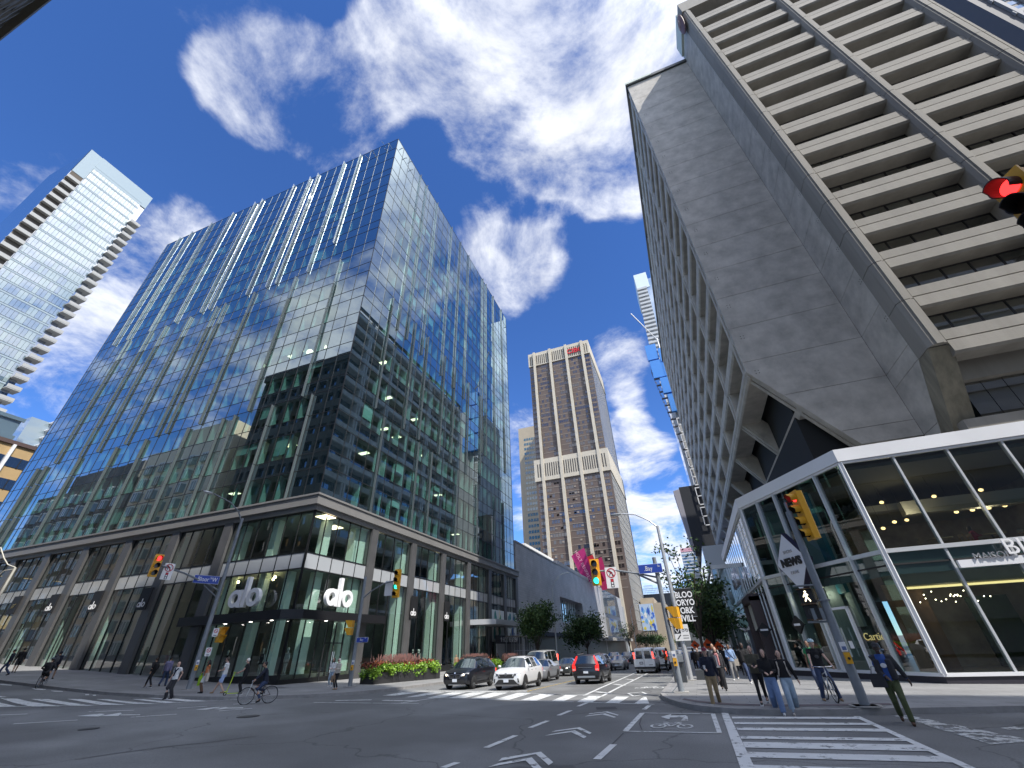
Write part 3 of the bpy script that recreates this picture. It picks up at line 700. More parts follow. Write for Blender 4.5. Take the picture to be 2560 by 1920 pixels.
# second canopy to the north (grey), artwork panels, door recess
c2 = MB(); c2.prism([(.2, 31.9), (3.6, 33.4), (3.6, 46), (.2, 46)], 5.2, 5.85); c2.build('grey_canopy', mat('grey_canopy_metal', (.42, .43, .44), .4, metal=.3), alo)
def art(name, y0, y1, cols, seed):
    r = random.Random(seed); b = MB(); b.quad((.16, y0, 3.2), (.16, y1, 3.2), (.16, y1, 7.6), (.16, y0, 7.6)); o = b.build(name, mat('art_ground_' + str(seed), (.62, .66, .64), .4), alo)
    for i, c in enumerate(cols):
        q = MB(); yy = r.uniform(y0 + .5, y1 - .5)
        for _ in range(5): q.ball((.17, yy + r.uniform(-.5, .5), r.uniform(3.6, 7)), .012, r.uniform(.2, .5), r.uniform(.4, .9), 10, 6)
        q.build('painted_shape', mat('art_col_%d_%d' % (seed, i), c, .5), o)
art('window_artwork', 39.8, 45, [(.03, .22, .2), (.05, .3, .12), (.02, .02, .03), (.7, .65, .5)], 4)
art('window_artwork', 46.5, 51, [(.02, .08, .25), (.04, .22, .25), (.6, .6, .62), (.02, .12, .1)], 5)
# ---- alo letters and blade signs (hung on the building: things of their own)
white_p = mat('white_sign_paint', (.82, .82, .83), .35)
def alo_word(M, s, mm, parent, t):
    """lower-case word of round letters; local x right, y up, z out"""
    def part(n, b): b.xf(M); b.build(n, mm, parent, smooth=35)
    a = MB(); a.ring((.42 * s, .42 * s, 0), .23 * s, .42 * s, (0, 0, 1), t, 28); a.box(.66 * s, .88 * s, 0, .82 * s, 0, t + .002); part('letter_a', a)
    l = MB(); l.box(.96 * s, 1.17 * s, -.01 * s, 1.42 * s, 0, t); part('letter_l', l)
    o = MB(); o.ring((1.68 * s, .42 * s, 0), .23 * s, .43 * s, (0, 0, 1), t, 28); part('letter_o', o)
for lab, org, xd in (('big white three letter shop sign on the left of the glass corner above the canopy', (-36.5, YA - .5, 5.75), (1, 0, 0)), ('big white three letter shop sign on the right of the glass corner above the canopy', (XA + .5, 31.4, 5.75), (0, 1, 0))):
    t = thing('shop_sign', lab, 'shop sign', org)
    alo_word(frame_M((0, 0, 0), xd), 1.62, white_p, t, .32)
blk = mat('black_banner', (.012, .012, .013), .6)
def blade(pos, wdir, w, z0, z1, lab, word=True):
    x, y = pos; t = thing('blade_sign', lab, 'blade sign', (x, y, z0), group='black blade signs on the podium columns')
    d = Vector((*wdir, 0)); b = MB(); n = Vector((-d.y, d.x, 0)) * .06
    b.ext([d * 0 - n, d * w - n, d * w + n, -n], (0, 0, z1 - z0)); b.build('panel', blk, t)
    # lettering on the face towards the crossing
    nrm = Vector((d.y, -d.x, 0))
    xd = d if True else -d
    if wdir[0] == 0: xd = -d * -1
    o = d * (w * .08) + nrm * .075
    M = frame_M((o.x, o.y, .25), xd)
    if word: alo_word(M, .36 * w, white_p, t, .02)
    else:
        g = MB(); g.ring(d * (w * .5) + nrm * .075 + Vector((0, 0, .8)), .16, .2, nrm, .02, 14); g.beam(d * (w * .3) + nrm * .08 + Vector((0, 0, .6)), d * (w * .75) + nrm * .08 + Vector((0, 0, 1.0)), .03, .05); g.build('emblem', mat('gold_letter', (.5, .36, .12), .3, metal=.8), t)
for i, (u, z0, z1, w_) in enumerate(((17.8, 6.35, 8.25, 'second'), (25.2, 6.6, 8.5, 'third'), (32.6, 6.9, 8.7, 'fourth'))):
    blade((XA - u - 1.4, YA - .3), (1, 0), 1.4, z0, z1, ['black blade sign nearest the leaning street lamp on the left podium', 'middle black blade sign with white letters on the left podium front', 'farthest left black blade sign with white letters'][i])
blade((XA - 41.1, YA - .3), (1, 0), 1.4, 7.2, 9., 'black blade sign with small gold emblem at the far left of the podium', False)
for i, (y, w_) in enumerate(((45.15, 0), (52.95, 1))):
    blade((XA + .3, y), (0, 1), 1.45, 5.4, 7.65, ['black lettered blade sign right of the green four light signal', 'black lettered blade sign nearest the grey canopy'][i])
# scooped neighbour shop awning at far left
a = thing('shop_awning', 'dark shop awning with a white lettered strip at the far left edge', 'awning', (-76.5, YA - 1.2, 5.0))
MB().box(-3, 3, -.6, 1, -.9, .5).build('awning_box', blk, a); text('lettering', 'NOX', .7, white_p, frame_M((1.2, -.63, -.2), (1, 0, 0)), a)
# mannequins
man_m = mat('mannequin_white', (.6, .62, .6), .4); cl1 = [mat('cloth_%d' % i, c, .9) for i, c in enumerate(((.03, .03, .035), (.2, .17, .12), (.3, .3, .3), (.22, .06, .05), (.08, .09, .12)))]
def mannequin(loc, lab, c, rz=0):
    t = thing('mannequin', lab, 'mannequin', loc, rz, group='shop window mannequins')
    b = MB(); b.ball((0, 0, 1.72), .095, .1, .13); b.tube([(0, 0, 1.45), (0, 0, 1.62)], [.06, .05], 8)
    for s in (-1, 1): b.tube([(s * .2, 0, 1.42), (s * .24, .02, 1.1), (s * .23, -.08, .85)], [.05, .042, .03], 6); b.tube([(s * .09, 0, .85), (s * .1, 0, .45), (s * .1, 0, .08)], [.08, .06, .04], 6)
    b.cyl((0, 0, 0), (0, 0, .03), .22); b.build('figure', man_m, t, smooth=60)
    g = MB(); g.tube([(0, 0, .75), (0, 0, .95), (0, 0, 1.15), (0, 0, 1.42), (0, 0, 1.48)], [.2, .19, .16, .21, .1], 10); g.build('garment', c, t, smooth=60)
for i, (x, y, z, lab, c) in enumerate(((-33.4, 30.2, .97, 'mannequin in dark top behind the seated cyclist at the glass corner', 0), (-32.6, 30.6, .97, 'mannequin in brown trousers beside the dark one at the glass corner', 1), (-31.6, 31.0, .97, 'grey clad mannequin closest to the entrance edge of the glass corner', 2), (-45.2, 30.6, 1.2, 'mannequin in red top in the window left of the leaning lamp', 3),
        (-31.2, 39.2, .62, 'single dark mannequin above the planter behind the mullion', 0), (-31.2, 46.9, .62, 'first dark mannequin of the window row from the corner', 0), (-31.3, 48.0, .62, 'second dark mannequin of the window row', 4), (-31.2, 49.0, .62, 'third mannequin of the window row', 0), (-31.1, 50.0, .62, 'fourth mannequin of the row, closest to the street', 0), (-31.4, 50.7, .62, 'last mannequin of the window row', 4), (-37.6, 30.4, .97, 'pale headed mannequin between the lamp pole and the corner glass', 0))): mannequin((x, y, z), lab, cl1[c])
# ================================================================== concrete office tower
def wb(b, name, m, root, **kw):
    o = b.build(name, m, root, **kw)
    if root.parent is None: o.location = -Vector(root.location)
    return o
conc = mat('board_marked_concrete', (.27, .255, .225), .85, var=.2, vs=.5, bump=.35, bs=9, streak=True)
concg = mat('grey_precast_panel', (.47, .445, .4), .8, var=.26, vs=.6, bump=.2, bs=8)
concd = mat('stained_concrete', (.22, .2, .15), .9, var=.45, vs=1.2, streak=True)
dark_in = mat('dark_room', (.02, .022, .024), .9)
slot = mat('joint_shadow_gap', (.05, .05, .048), .9)
tw_g = glass('tower_glass', (.42, .5, .48), .3, 0., .012, .35, (1, 1, 1), 2.2)
YF, XF, YB, XL = 33., 20.3, 39.6, 10.2
XR = onY(2446, 61, YF).x
ct = thing('concrete_office_tower', 'tall raw concrete office tower with banded windows and blank corner above the glass pavilion', 'office tower', (XF, YF, 0))
PF = 4.31; ZB0 = 23.6
pj = MB()
for x0, x1 in ((XF, XF + 1.25), (30.85, 32.1), (40.25, 41.5)):
    z = 19.4; pr = MB()
    while z < 91.5:
        t = min(z + PF, 91.5); pr.prism([(x0 + .22, YF), (x1 - .22, YF), (x1, YF + .35), (x1, YF + 1.9), (x0, YF + 1.9), (x0, YF + .35)], z + .03, t - .03)
        pr.box(x0 + .42, x1 - .42, YF - .1, YF + .02, z + .03, t - .03); z = t
    pj.box(x0 + .12, x1 - .12, YF + .3, YF + 1.5, 19.4, 91.4)
    wb(pr, 'pier', conc, ct)
wb(pj, 'pier_core', slot, ct)
bl = MB(); z = 19.4
while z < 91.5:
    t = min(z + PF, 91.5); bl.box(41.5, XR, YF + .12, YF + .5, z + .02, t - .02); z = t
wb(bl, 'end_panels', conc, ct)
top = MB(); top.box(XF - .05, XR + .05, YF - .12, YF + 2.2, 88.3, 91.6); wb(top, 'parapet', conc, ct)
bays = [(21.55, 30.85), (32.1, 40.25)]
for bi, (x0, x1) in enumerate(bays):
    sp = MB()
    for k in range(-1, 15):
        z = ZB0 + PF * k
        sp.box(x0, x1, YF + .3, YF + 1.7, z + .5, z + 1.35)       # upper spandrel
        sp.ext([(x0, YF + .45, z - .72), (x0, YF + .25, z - .55), (x0, YF + .28, z + .4), (x0, YF + 1.7, z + .4), (x0, YF + 1.7, z - .72)], (x1 - x0, 0, 0))
        g = MB(); n = 5; du = (x1 - x0) / n
        for i in range(n):
            a_, b_ = rnd.gauss(0, .002), rnd.gauss(0, .002)
            g.quad((x0 + du * i, YF + 1.75 - a_, z + 1.3), (x0 + du * (i + 1), YF + 1.75 + a_, z + 1.3), (x0 + du * (i + 1), YF + 1.75 + a_ + b_, z + 3.62), (x0 + du * i, YF + 1.75 - a_ + b_, z + 3.62))
        o = wb(g, 'window', tw_g, ct)
        f = MB()
        for i in range(n + 1): f.box(x0 + du * i - .04, x0 + du * i + .04, YF + 1.68, YF + 1.82, z + 1.3, z + 3.62)
        f.box(x0, x1, YF + 1.69, YF + 1.81, z + 1.36, z + 1.42).box(x0, x1, YF + 1.69, YF + 1.81, z + 3.5, z + 3.6)
        wb(f, 'frame', alu_d, o)
    wb(sp, 'spandrel_bands', conc, ct)
bd_ = MB()      # rooms behind the windows: dark with pale ceilings and blinds
for x0, x1 in bays:
    for k in range(-1, 15):
        z = ZB0 + PF * k; bd_.box(x0, x1, YF + 1.9, YF + 5, z + 3.5, z + 3.64)
        for i in range(5):
            if rnd.random() < .5: h_ = rnd.choice([.4, .9, 1.4, 2.1]); xx = x0 + (x1 - x0) / 5 * i; bd_.box(xx + .1, xx + (x1 - x0) / 5 - .1, YF + 2.0, YF + 2.03, z + 3.5 - h_, z + 3.5)
wb(bd_, 'ceilings_and_blinds', mat('office_blind', (.34, .34, .31), .8), ct)
# body
bo = MB(); bo.box(21.4, XR - .1, YF + 5.2, 60, 13, 90.6); bo.box(13.2, 22, YB + 2.5, 131, 13, 86); bo.box(XF + 3, XR, 60, 130, 13, 86); wb(bo, 'core', dark_in, ct)
sd = MB(); sd.box(XR - .3, XR, YF + .5, 60, 13, 91.4); sd.box(XF + .05, XR, 59.7, 60.2, 80, 91.4); wb(sd, 'east_wall', concg, ct)
# return wall and blank wall in big precast panels
rt = MB(); z = 23.5
zz = [11.0, 15.2, 19.5, 20.9, 25.2, 29.5] + [29.5 + PF * (k + 1) for k in range(14)]
for a, c in zip(zz, zz[1:]):
    c = min(c, 91.4)
    y0 = YF + 1.92 + max(0, 19.5 - a) * .55
    y0b = YF + 1.92 + max(0, 19.5 - c) * .55
    rt.ext([(XF + .02, y0, a + .02), (XF + .02, YB, a + .02), (XF + .02, YB, c - .02), (XF + .02, y0b, c - .02)], (.4, 0, 0))
    rt.ext([(XF + .05, y0, a), (XF + .05, YB - .02, a), (XF + .05, YB - .02, c), (XF + .05, y0b, c)], (.3, 0, 0)) if False else 0
wb(rt, 'return_wall', concg, ct)
bw = MB(); bwj = MB()
def xl(z): return XL if z > 24.1 else XL + (24.1 - z) / 1.5
zt = [15.2, 16.6, 20.9, 25.2] + [25.2 + PF * (k + 1) for k in range(15)]
for a, c in zip(zt, zt[1:]):
    if a > 86.3: break
    c = min(c, 86.5)
    pts = [(xl(a + .02), a + .02), (XF + .0, a + .02), (XF + .0, c - .02), (xl(c), c - .02)]
    if a < 24.1 < c: pts.append((XL, 24.1))
    bw.ext([(p[0], YB, p[1]) for p in pts], (0, .4, 0))
wb(bw, 'blank_wall', concg, ct)
bwj.ext([(xl(15.3) + .1, YB + .06, 15.3), (XF - .03, YB + .06, 15.3), (XF - .03, YB + .06, 86.3), (XL + .1, YB + .06, 86.3), (XL + .1, YB + .06, 24.2)], (0, .3, 0)); bwj.box(XF + .06, XF + .36, YF + 1.9, YB, 25, 91); wb(bwj, 'joints', slot, ct)
tp = MB()
for z in zt[3:]:
    for dz in (-1.5,):
        for i in (0, 1):
            for j in (0, 1):
                tp.disc((XL + .75 + i * .28, YB - .006, z + dz + j * .3), .05, (0, -1, 0), 8); tp.disc((XF - .006, YF + 2.1 + i * .28, z + dz + j * .3), .05, (-1, 0, 0), 8)
wb(tp, 'tie_holes', slot, ct)
cap = MB(); cap.box(XL - .25, XF, YB - .3, YB + .5, 86.5, 87.2); cap.box(XL - .25, XL + .4, YB + .5, 131, 86.5, 87.2); wb(cap, 'roof_edge', mat('dark_roof_flashing', (.06, .07, .07), .5), ct)
wb(MB().box(XL - .32, XL + 4.2, YB - .38, YB - .3, 86.75, 87.3), 'pale_edge_strip', mat('pale_flashing', (.55, .6, .52), .5), ct); c3 = MB(); c3.box(XF - .35, XF, YF + 1.2, YB - .4, 88, 91.7); wb(c3, 'pale_edge_strip', mat('pale_flashing', (.55, .6, .52), .5), ct)
# lower office floors set back under the banded front
lw = MB(); lw.box(XF + .3, XR, YF + 2.6, YF + 3.2, 17.4, 19.7); lw.box(XF + .3, XR, YF + 2.3, YF + 3.2, 11.3, 14.4)
wb(lw, 'lower_bands', conc, ct)
for i in range(6):
    g = MB()
    for j in range(3):
        x = XF + 1.9 + (i * 3 + j) * 1.25; g.quad((x, YF + 3.1, 14.4), (x + 1.2, YF + 3.1, 14.4), (x + 1.2, YF + 3.1, 17.4), (x, YF + 3.1, 17.4))
    wb(g, 'window', tw_g, ct)
st = MB(); st.ext([(XF + .03, YF + .4, 19.4), (XF + .03, YF + 1.9, 19.4), (XF + .03, YF + 6.58, 11), (XF + .03, YF + 4.9, 11)], (1.4, 0, 0)); wb(st, 'stained_column', concd, ct)
# deep egg-crate face along the far street
ys = [YB + .2 + 11.3 * k for k in range(9)]
rib = MB(); flo = MB()
for y in ys:
    for s_ in (0, 1): rib.box(XL + (.0 if s_ else .14), XL + 2.4, y + .1 + s_ * .75, y + .62 + s_ * .75, 24.0, 86.4)
    rib.box(XL + .3, XL + 2.3, y, y + 1.6, 24.0, 86.4)
    # sloping foot
    a = Vector((XL, 0, 24.1)); c = Vector((17.6, 0, 13.)); d = (c - a).normalized(); nrm = Vector((d.z, 0, -d.x)) * -1
    for s_ in (0, 1):
        rib.ext([tuple(a + Vector((0, y + .1 + s_ * .75, 0))), tuple(c + Vector((0, y + .1 + s_ * .75, 0))), tuple(c + Vector((1.9, y + .1 + s_ * .75, 1.2))), tuple(a + Vector((2.4, y + .1 + s_ * .75, 0)))], (0, .5, 0))
    rib.ext([tuple(a + Vector((.25, y, 0))), tuple(c + Vector((.25, y, 0))), tuple(c + Vector((1.7, y, 1.2))), tuple(a + Vector((2.2, y, 0)))], (0, 1.6, 0))
wb(rib, 'ribs', concg, ct)
wl = []
for k in range(15):
    z = 24.1 + PF * k
    if z > 86: break
    flo.ext([(XL + .22, YB + .4, z - .55), (XL + .05, YB + .4, z - .35), (XL + .05, YB + .4, z + .75), (XL + .35, YB + .4, z + .95), (XL + 2.3, YB + .4, z + .95), (XL + 2.3, YB + .4, z - .55)], (0, 8 * 11.3, 0))
    for y in ys[:-1]: wl.append((y + 1.7, y + 11.2, z + .95, min(z + PF - .55, 86.3)))
wb(flo, 'floor_bands', concg, ct)
wl.sort(key=lambda w: w[0] * 1.0 + w[2] * .5)
rs = MB()
for i, (a, c, z0, z1) in enumerate(wl):
    q = [(XL + 2.1, a, z0), (XL + 2.1, c, z0), (XL + 2.1, c, z1), (XL + 2.1, a, z1)]
    if i < 60: o = wb(MB().quad(*q), 'side_window', tw_g, ct)
    else: rs.quad(*q)
tag(wb(rs, 'far_side_windows', tw_g, ct), kind='stuff')
dv = MB()
for y in ys[:-1]:
    for f_ in (.33, .66): dv.box(XL + 1.98, XL + 2.2, y + 1.6 + 9.6 * f_ - .06, y + 1.6 + 9.6 * f_ + .06, 24.9, 86.2)
wb(dv, 'side_window_frames', alu_d, ct)
bm = MB(); sg_i = 0
for t in (.0, .4, .8):
    p = a + (c - a) if False else Vector((XL, 0, 24.1)).lerp(Vector((17.6, 0, 13.)), t)
    bm.ext([(p.x - .05, YB + .4, p.z + .1), (p.x + .25, YB + .4, p.z - .4), (p.x + 2.2, YB + .4, p.z - .4), (p.x + 2.2, YB + .4, p.z + .35)], (0, 8 * 11.3, 0))
wb(bm, 'foot_beams', concg, ct)
for y in ys[:3]:
    for t0, t1 in ((.02, .4), (.42, .8)):
        A = Vector((XL, 0, 24.1)).lerp(Vector((17.6, 0, 13.)), t0); B = Vector((XL, 0, 24.1)).lerp(Vector((17.6, 0, 13.)), t1)
        g = MB(); g.quad((B.x + 2.6, y + 1.6, B.z), (B.x + 2.6, y + 11.2, B.z), (B.x + 2.6, y + 11.2, A.z), (B.x + 2.6, y + 1.6, A.z)); o = wb(g, 'foot_window', tw_g, ct)
        f = MB()
        for q in range(1, 6): f.box(B.x + 2.52, B.x + 2.62, y + 1.6 + 1.6 * q - .05, y + 1.6 + 1.6 * q + .05, B.z, A.z)
        f.box(B.x + 2.53, B.x + 2.61, y + 1.6, y + 11.2, B.z, B.z + .08).box(B.x + 2.53, B.x + 2.61, y + 1.6, y + 11.2, A.z - .08, A.z)
        wb(f, 'frame', alu_d, o)
ft = MB(); ft.box(17.8, 20.2, YB + .5, 130, 11, 16); wb(ft, 'lower_wall', dark_in, ct)
rs_ = MB(); p = onX(1702, 62, XF - .6); rs_.ball((XF - .5, p.y, p.z), .3, 1.15, 2.6, 16, 10); o = wb(rs_, 'round_roof_sign', mat('brown_sign', (.16, .08, .07), .5), ct)
q = MB(); q.ring((XF - .82, p.y, p.z), .5, .68, (-1, 0, 0), .05, 20); wb(q, 'sign_emblem', mat('pale_emblem', (.5, .35, .3), .5), o)

# ================================================================== glass pavilion
white_f = mat('white_fascia', (.74, .75, .77), .4, var=.04, vs=.5)
pav_g = glass('pavilion_glass', (.5, .62, .61), .12, 0., .02, .3, (1, 1, 1), 2.6)
pav_side = glass('pavilion_side_glass', (.5, .62, .6), .22, 0., .015, .3, (1, 1, 1), 2.2)
steel_w = mat('white_steel', (.6, .62, .64), .35, metal=.3)
pv = thing('glass_retail_pavilion', 'two storey glass shop pavilion with white roof edge at the foot of the concrete tower', 'shop building', (10.1, 28.7, 0))
C1 = Vector((10.15, 28.7, 0)); C2 = Vector((5.35, 36.9, 0)); C3 = Vector((5.35, 63, 0)); C0 = Vector((60, 28.7, 0))
out = [C0, C1, C2, C3]
def offs(path, d):
    """offset an open ground path to its right hand side (outside) by d"""
    res = []
    for i, p in enumerate(path):
        n = Vector((0, 0, 0))
        if i > 0: e = (p - path[i - 1]).normalized(); n += Vector((e.y, -e.x, 0)) * -1
        if i < len(path) - 1: e = (path[i + 1] - p).normalized(); n += Vector((e.y, -e.x, 0)) * -1
        n.normalize(); k = 1
        if 0 < i < len(path) - 1: e = (path[i + 1] - p).normalized(); k = 1 / max(.3, n.dot(Vector((e.y, -e.x, 0)) * -1))
        res.append(p + n * d * k)
    return res
def wallband(b, path, d0, d1, z0, z1):
    A = offs(path, d0); B = offs(path, d1); n = len(b.v); m = len(path)
    for P_ in (A, B):
        for z in (z0, z1): b.v += [(p.x, p.y, z) for p in P_]
    for i in range(m - 1):
        a0, a1, b0, b1 = n + i, n + m + i, n + 2 * m + i, n + 3 * m + i
        b.f += [(a0, a0 + 1, a1 + 1, a1), (b0 + 1, b0, b1, b1 + 1), (a1, a1 + 1, b1 + 1, b1), (a0 + 1, a0, b0, b0 + 1)]
    b.f += [(n, n + m, n + 3 * m, n + 2 * m), (n + m - 1, n + 3 * m - 1, n + 4 * m - 1, n + 2 * m - 1)]
    return b
# which side is outside: front path runs towards -x, so outside (-y) is on its left
fb = MB(); wallband(fb, out, -.12, .18, 10.68, 11.42); wallband(fb, out, -.12, .1, 10.55, 10.66); wb(fb, 'roof_fascia', white_f, pv)
rf = MB(); rf.prism([(60, 28.9), (60, 62), (5.6, 62), (5.6, 37), (10.3, 28.9)], 11.0, 11.3); wb(rf, 'roof', mat('flat_roof_felt', (.2, .2, .2), .9), pv)
wb(wallband(MB(), out, -.05, .12, 5.58, 5.78), 'floor_edge', steel_w, pv)
wb(wallband(MB(), out, -.1, -.05, 4.55, 5.58), 'floor_band', mirrorish('grey_band_glass', (.14, .18, .18), .1, 0, .3, 3.), pv)
wb(wallband(MB(), out, -.04, .02, 4.98, 5.06), 'dark_reveal', blk, pv)
wb(wallband(MB(), out, -.1, .12, .26, .4), 'sill', white_f, pv)
wb(wallband(MB(), out, -.1, .06, -.6, .26), 'plinth', mat('dark_plinth', (.03, .028, .04), .5), pv)
def glazing(A, B, stops, gm, nm, w=.1, dp=.24):
    L_ = (B - A).length; d = (B - A) / L_; n = Vector((d.y, -d.x, 0)) * -1
    for s0, s1 in zip(stops, stops[1:]):
        o = None
        for z0, z1 in ((.4, 5.58), (5.78, 10.55)):
            a_ = rnd.gauss(0, .003)
            p, q = A + d * (s0 + .04), A + d * (s1 - .04); g = MB(); g.quad((p.x, p.y, z0), (q.x, q.y, z0), (q.x + n.x * a_, q.y + n.y * a_, z1), (p.x + n.x * a_, p.y + n.y * a_, z1)); wb(g, nm, gm, pv)
    for s in stops:
        p = A + d * s; c = Vector((p.x, p.y, 5.5)) + n * (.06 if dp > .1 else .01)
        wb(MB().cbox(c, w, dp, 10.2, math.atan2(d.y, d.x)), 'mullion', steel_w, pv)
glazing(C1, C0, [0, 2.6, 5.1, 7.5, 10, 12.5, 15, 17.5], pav_g, 'pane')
glazing(C1, C2, [0, 2.0, 5.75, 7.55, 9.5], pav_g, 'pane')
glazing(C2, C3, [0, 1.2, 3, 4.8, 6.6, 8.4, 10.2, 12, 13.8, 15.6, 17.4, 19.2, 21, 23.5, 26.1], pav_side, 'side_pane', .06, .06)
# corner posts
for p in (C1, C2): wb(MB().cbox((p.x, p.y, 5.5), .26, .26, 10.3, rad(-30)), 'corner_post', white_f, pv)
inn = MB(); inn.prism([(59, 29.2), (59, 61), (6, 61), (6, 37.2), (10.5, 29.2)], 5.0, 5.55); wb(inn, 'upper_floor', mat('grey_soffit', (.2, .2, .19), .8), pv)
il = MB(); il.prism([(59, 29), (59, 61), (6, 61), (6, 37.2), (10.5, 29)], .2, .3); wb(il, 'ground_floor', mat('shop_stone_floor', (.14, .13, .12), .3), pv)
ub = MB(); ub.prism([(59, 29.3), (59, 61), (6, 61), (6, 37.2), (10.6, 29.3)], 10.3, 10.5); wb(ub, 'ceiling', mat('dark_ceiling', (.1, .105, .11), .8), pv)
bk = MB(); bk.box(12, 59, 41, 41.3, 5.6, 10.3); bk.box(13, 59, 36.5, 36.8, .3, 5.0); bk.box(22, 22.3, 33, 41, 5.6, 10.3); wb(bk, 'back_wall', mat('brown_grey_wall', (.24, .21, .18), .8, var=.5, vs=.7), pv)
bu = MB(); bu.box(12.2, 59, 35.2, 40.9, 9.0, 9.4); bu.box(14, 26, 33.6, 34.2, 8.3, 9.1); wb(bu, 'dropped_ceiling', mat('dim_bulkhead', (.3, .3, .28), .8), pv)
tl = MB(); tl.box(8.9, 9.1, 33, 36.2, 4.2, 10.3); wb(tl, 'teal_wall', mat('teal_wall', (.015, .19, .26), .5), pv)
gw = MB(); gw.box(9.2, 9.35, 33.4, 38, .3, 10.3); gw.box(6.4, 7.9, 37.3, 37.5, .3, 10.3); gw.cbox((8.6, 34.9, 5), .7, .7, 10); wb(gw, 'grey_partition', mat('grey_green_partition', (.34, .4, .39), .6), pv)
br = MB(); br.box(7.3, 9.1, 36.4, 36.6, .3, 4.9); br.box(10.6, 12.4, 32.5, 32.7, .3, 4.4); wb(br, 'wooden_wall', mat('dark_wood', (.2, .11, .06), .5, var=.3, vs=2, streak=True), pv)
cv = MB(); cv.box(11.2, 26, 30.9, 31.0, 4.0, 4.1); wb(cv, 'cove_light', lamp('cove_glow', (1, .74, .32), .9), pv)
cf = MB(); cf.box(10.9, 27, 30, 31, 4.12, 4.98); wb(cf, 'bulkhead', mat('cream_bulkhead', (.42, .38, .3), .7), pv)
cb = MB(); cb.box(10.5, 27, 29.4, 33, .3, .34)
sps = MB()
for i in range(22): sps.ball((rnd.uniform(11.6, 15.2), rnd.uniform(31.6, 33), rnd.uniform(3.2, 3.9)), .028, nu=6, nv=4)
wb(sps, 'sparkle_lights', lamp('sparkle', (1, .8, .55), 9), pv)
gr = MB(); gr.box(17.6, 19.2, 32.6, 32.9, .4, 3.8); gr.box(14.4, 16.2, 33.2, 33.4, .4, 3.6); wb(gr, 'dark_green_display', mat('dark_green', (.012, .025, .016), .8, var=.5, vs=3), pv)
# door on the chamfer
dd = (C2 - C1).normalized(); dn = Vector((dd.y, -dd.x, 0)) * -1
def onch(s, z, o=.1): p = C1 + dd * s - dn * -o; return Vector((p.x, p.y, z))
def chb(b, s0, s1, z0, z1, o0, o1):
    a = [onch(s0, z0, o0), onch(s1, z0, o0), onch(s1, z1, o0), onch(s0, z1, o0)]; b.ext(a, dn * (o1 - o0)); return b
db = MB(); chb(db, 3.5, 3.6, .3, 3.4, .02, .2); chb(db, 5.4, 5.5, .3, 3.4, .02, .2); chb(db, 3.5, 5.5, 3.3, 3.42, .02, .2); o = wb(db, 'door_frame', white_f, pv)
wb(chb(MB(), 4.35, 4.42, 1.0, 2.4, .2, .26), 'door_handle', alu_l, o)
nd = MB(); chb(nd, 4.0, 4.25, 1.4, 1.75, .21, .22); wb(nd, 'notice', white_p, o)
# portal on the far-street side
po = MB(); X5 = 5.35
po.box(X5 - .75, X5 - .02, 42.2, 42.7, 0, 5.0); po.box(X5 - .75, X5 - .02, 48.4, 48.9, 0, 5.0); po.box(X5 - .75, X5 - .02, 42.2, 48.9, 4.7, 5.2); o = wb(po, 'brown_portal', mat('bronze_portal', (.06, .04, .04), .5), pv)
wb(MB().box(X5 - .4, X5 - .06, 42.75, 48.35, 2.7, 4.65), 'portal_panel', mat('pale_panel', (.55, .56, .55), .5), o)
# --- signs on the pavilion (things of their own)
sgn = thing('diamond_sign', 'large white diamond shaped shop sign with a dark edge on the angled pavilion front', 'shop sign', onch(5.4, 4.3, .5))
u = -dd; zf = Vector((0, 0, 1))          # u = right as seen from outside
b = MB(); cpt = Vector((0, 0, 1.78))
dia = [cpt + u * -1.35, cpt + zf * -1.78, cpt + u * 1.35, cpt + zf * 1.78]
b.ext(dia, dn * .38); b.build('box', mat('sign_dark_side', (.02, .015, .04), .4), sgn)
b = MB(); sm = [cpt + (p - cpt) * .955 + dn * .385 for p in dia]; b.ext(sm, dn * .02); b.build('face', mat('sign_white_face', (.62, .64, .7), .4), sgn)
Mx = lambda z, o=.42: frame_M(cpt + zf * z + dn * o, u)
sil = mat('silver_letter', (.62, .63, .66), .25, metal=.7)
text('lettering', 'SMITH', .27, sil, Mx(.62), sgn, .03); text('lettering', 'NEWS', .62, blk, Mx(.0), sgn, .05, bold=.03); text('lettering', 'DRIVE', .25, sil, Mx(-.6), sgn, .03)
ms = thing('ledge_sign', 'white ledge with pale serif shop lettering across the pavilion front at the right edge', 'shop sign', (12.8, 28.5, 4.6))
MB().box(0, 8, -.16, .02, 0, .34).build('ledge', white_f, ms)
text('lettering', 'MAISON', .42, sil, frame_M((onY(2480, 1388, 28.4).x - 12.8, -.2, .42), (1, 0, 0)), ms, .03); text('lettering', 'BIRKS', 1.0, white_p, frame_M((onY(2508, 1375, 28.4).x - 12.8, -.2, .72), (1, 0, 0)), ms, .04, align='LEFT')
cs = thing('window_lettering', 'gold script lettering on a black panel inside the angled pavilion window', 'window sign', onch(2.9, 1.9, -.35))
MB().ext([u * -.9 + zf * -.55, u * .9 + zf * -.55, u * .9 + zf * .5, u * -.9 + zf * .5], dn * .05).build('panel', blk, cs)
text('lettering', 'Cartier', .5, lamp('gold_script', (.7, .5, .2), .5), frame_M(dn * .08, u), cs, .01)
lt = thing('shop_lettering', 'tall silver block letters standing out from the mirrored side of the pavilion', 'shop sign', (X5 - .5, 51, 6.2))
for i, ch in enumerate('rlah'): text('letter', ch, 2.3, sil, frame_M((0, 2.6 - i * 1.5, 1), (0, -1, 0)), lt, .14)
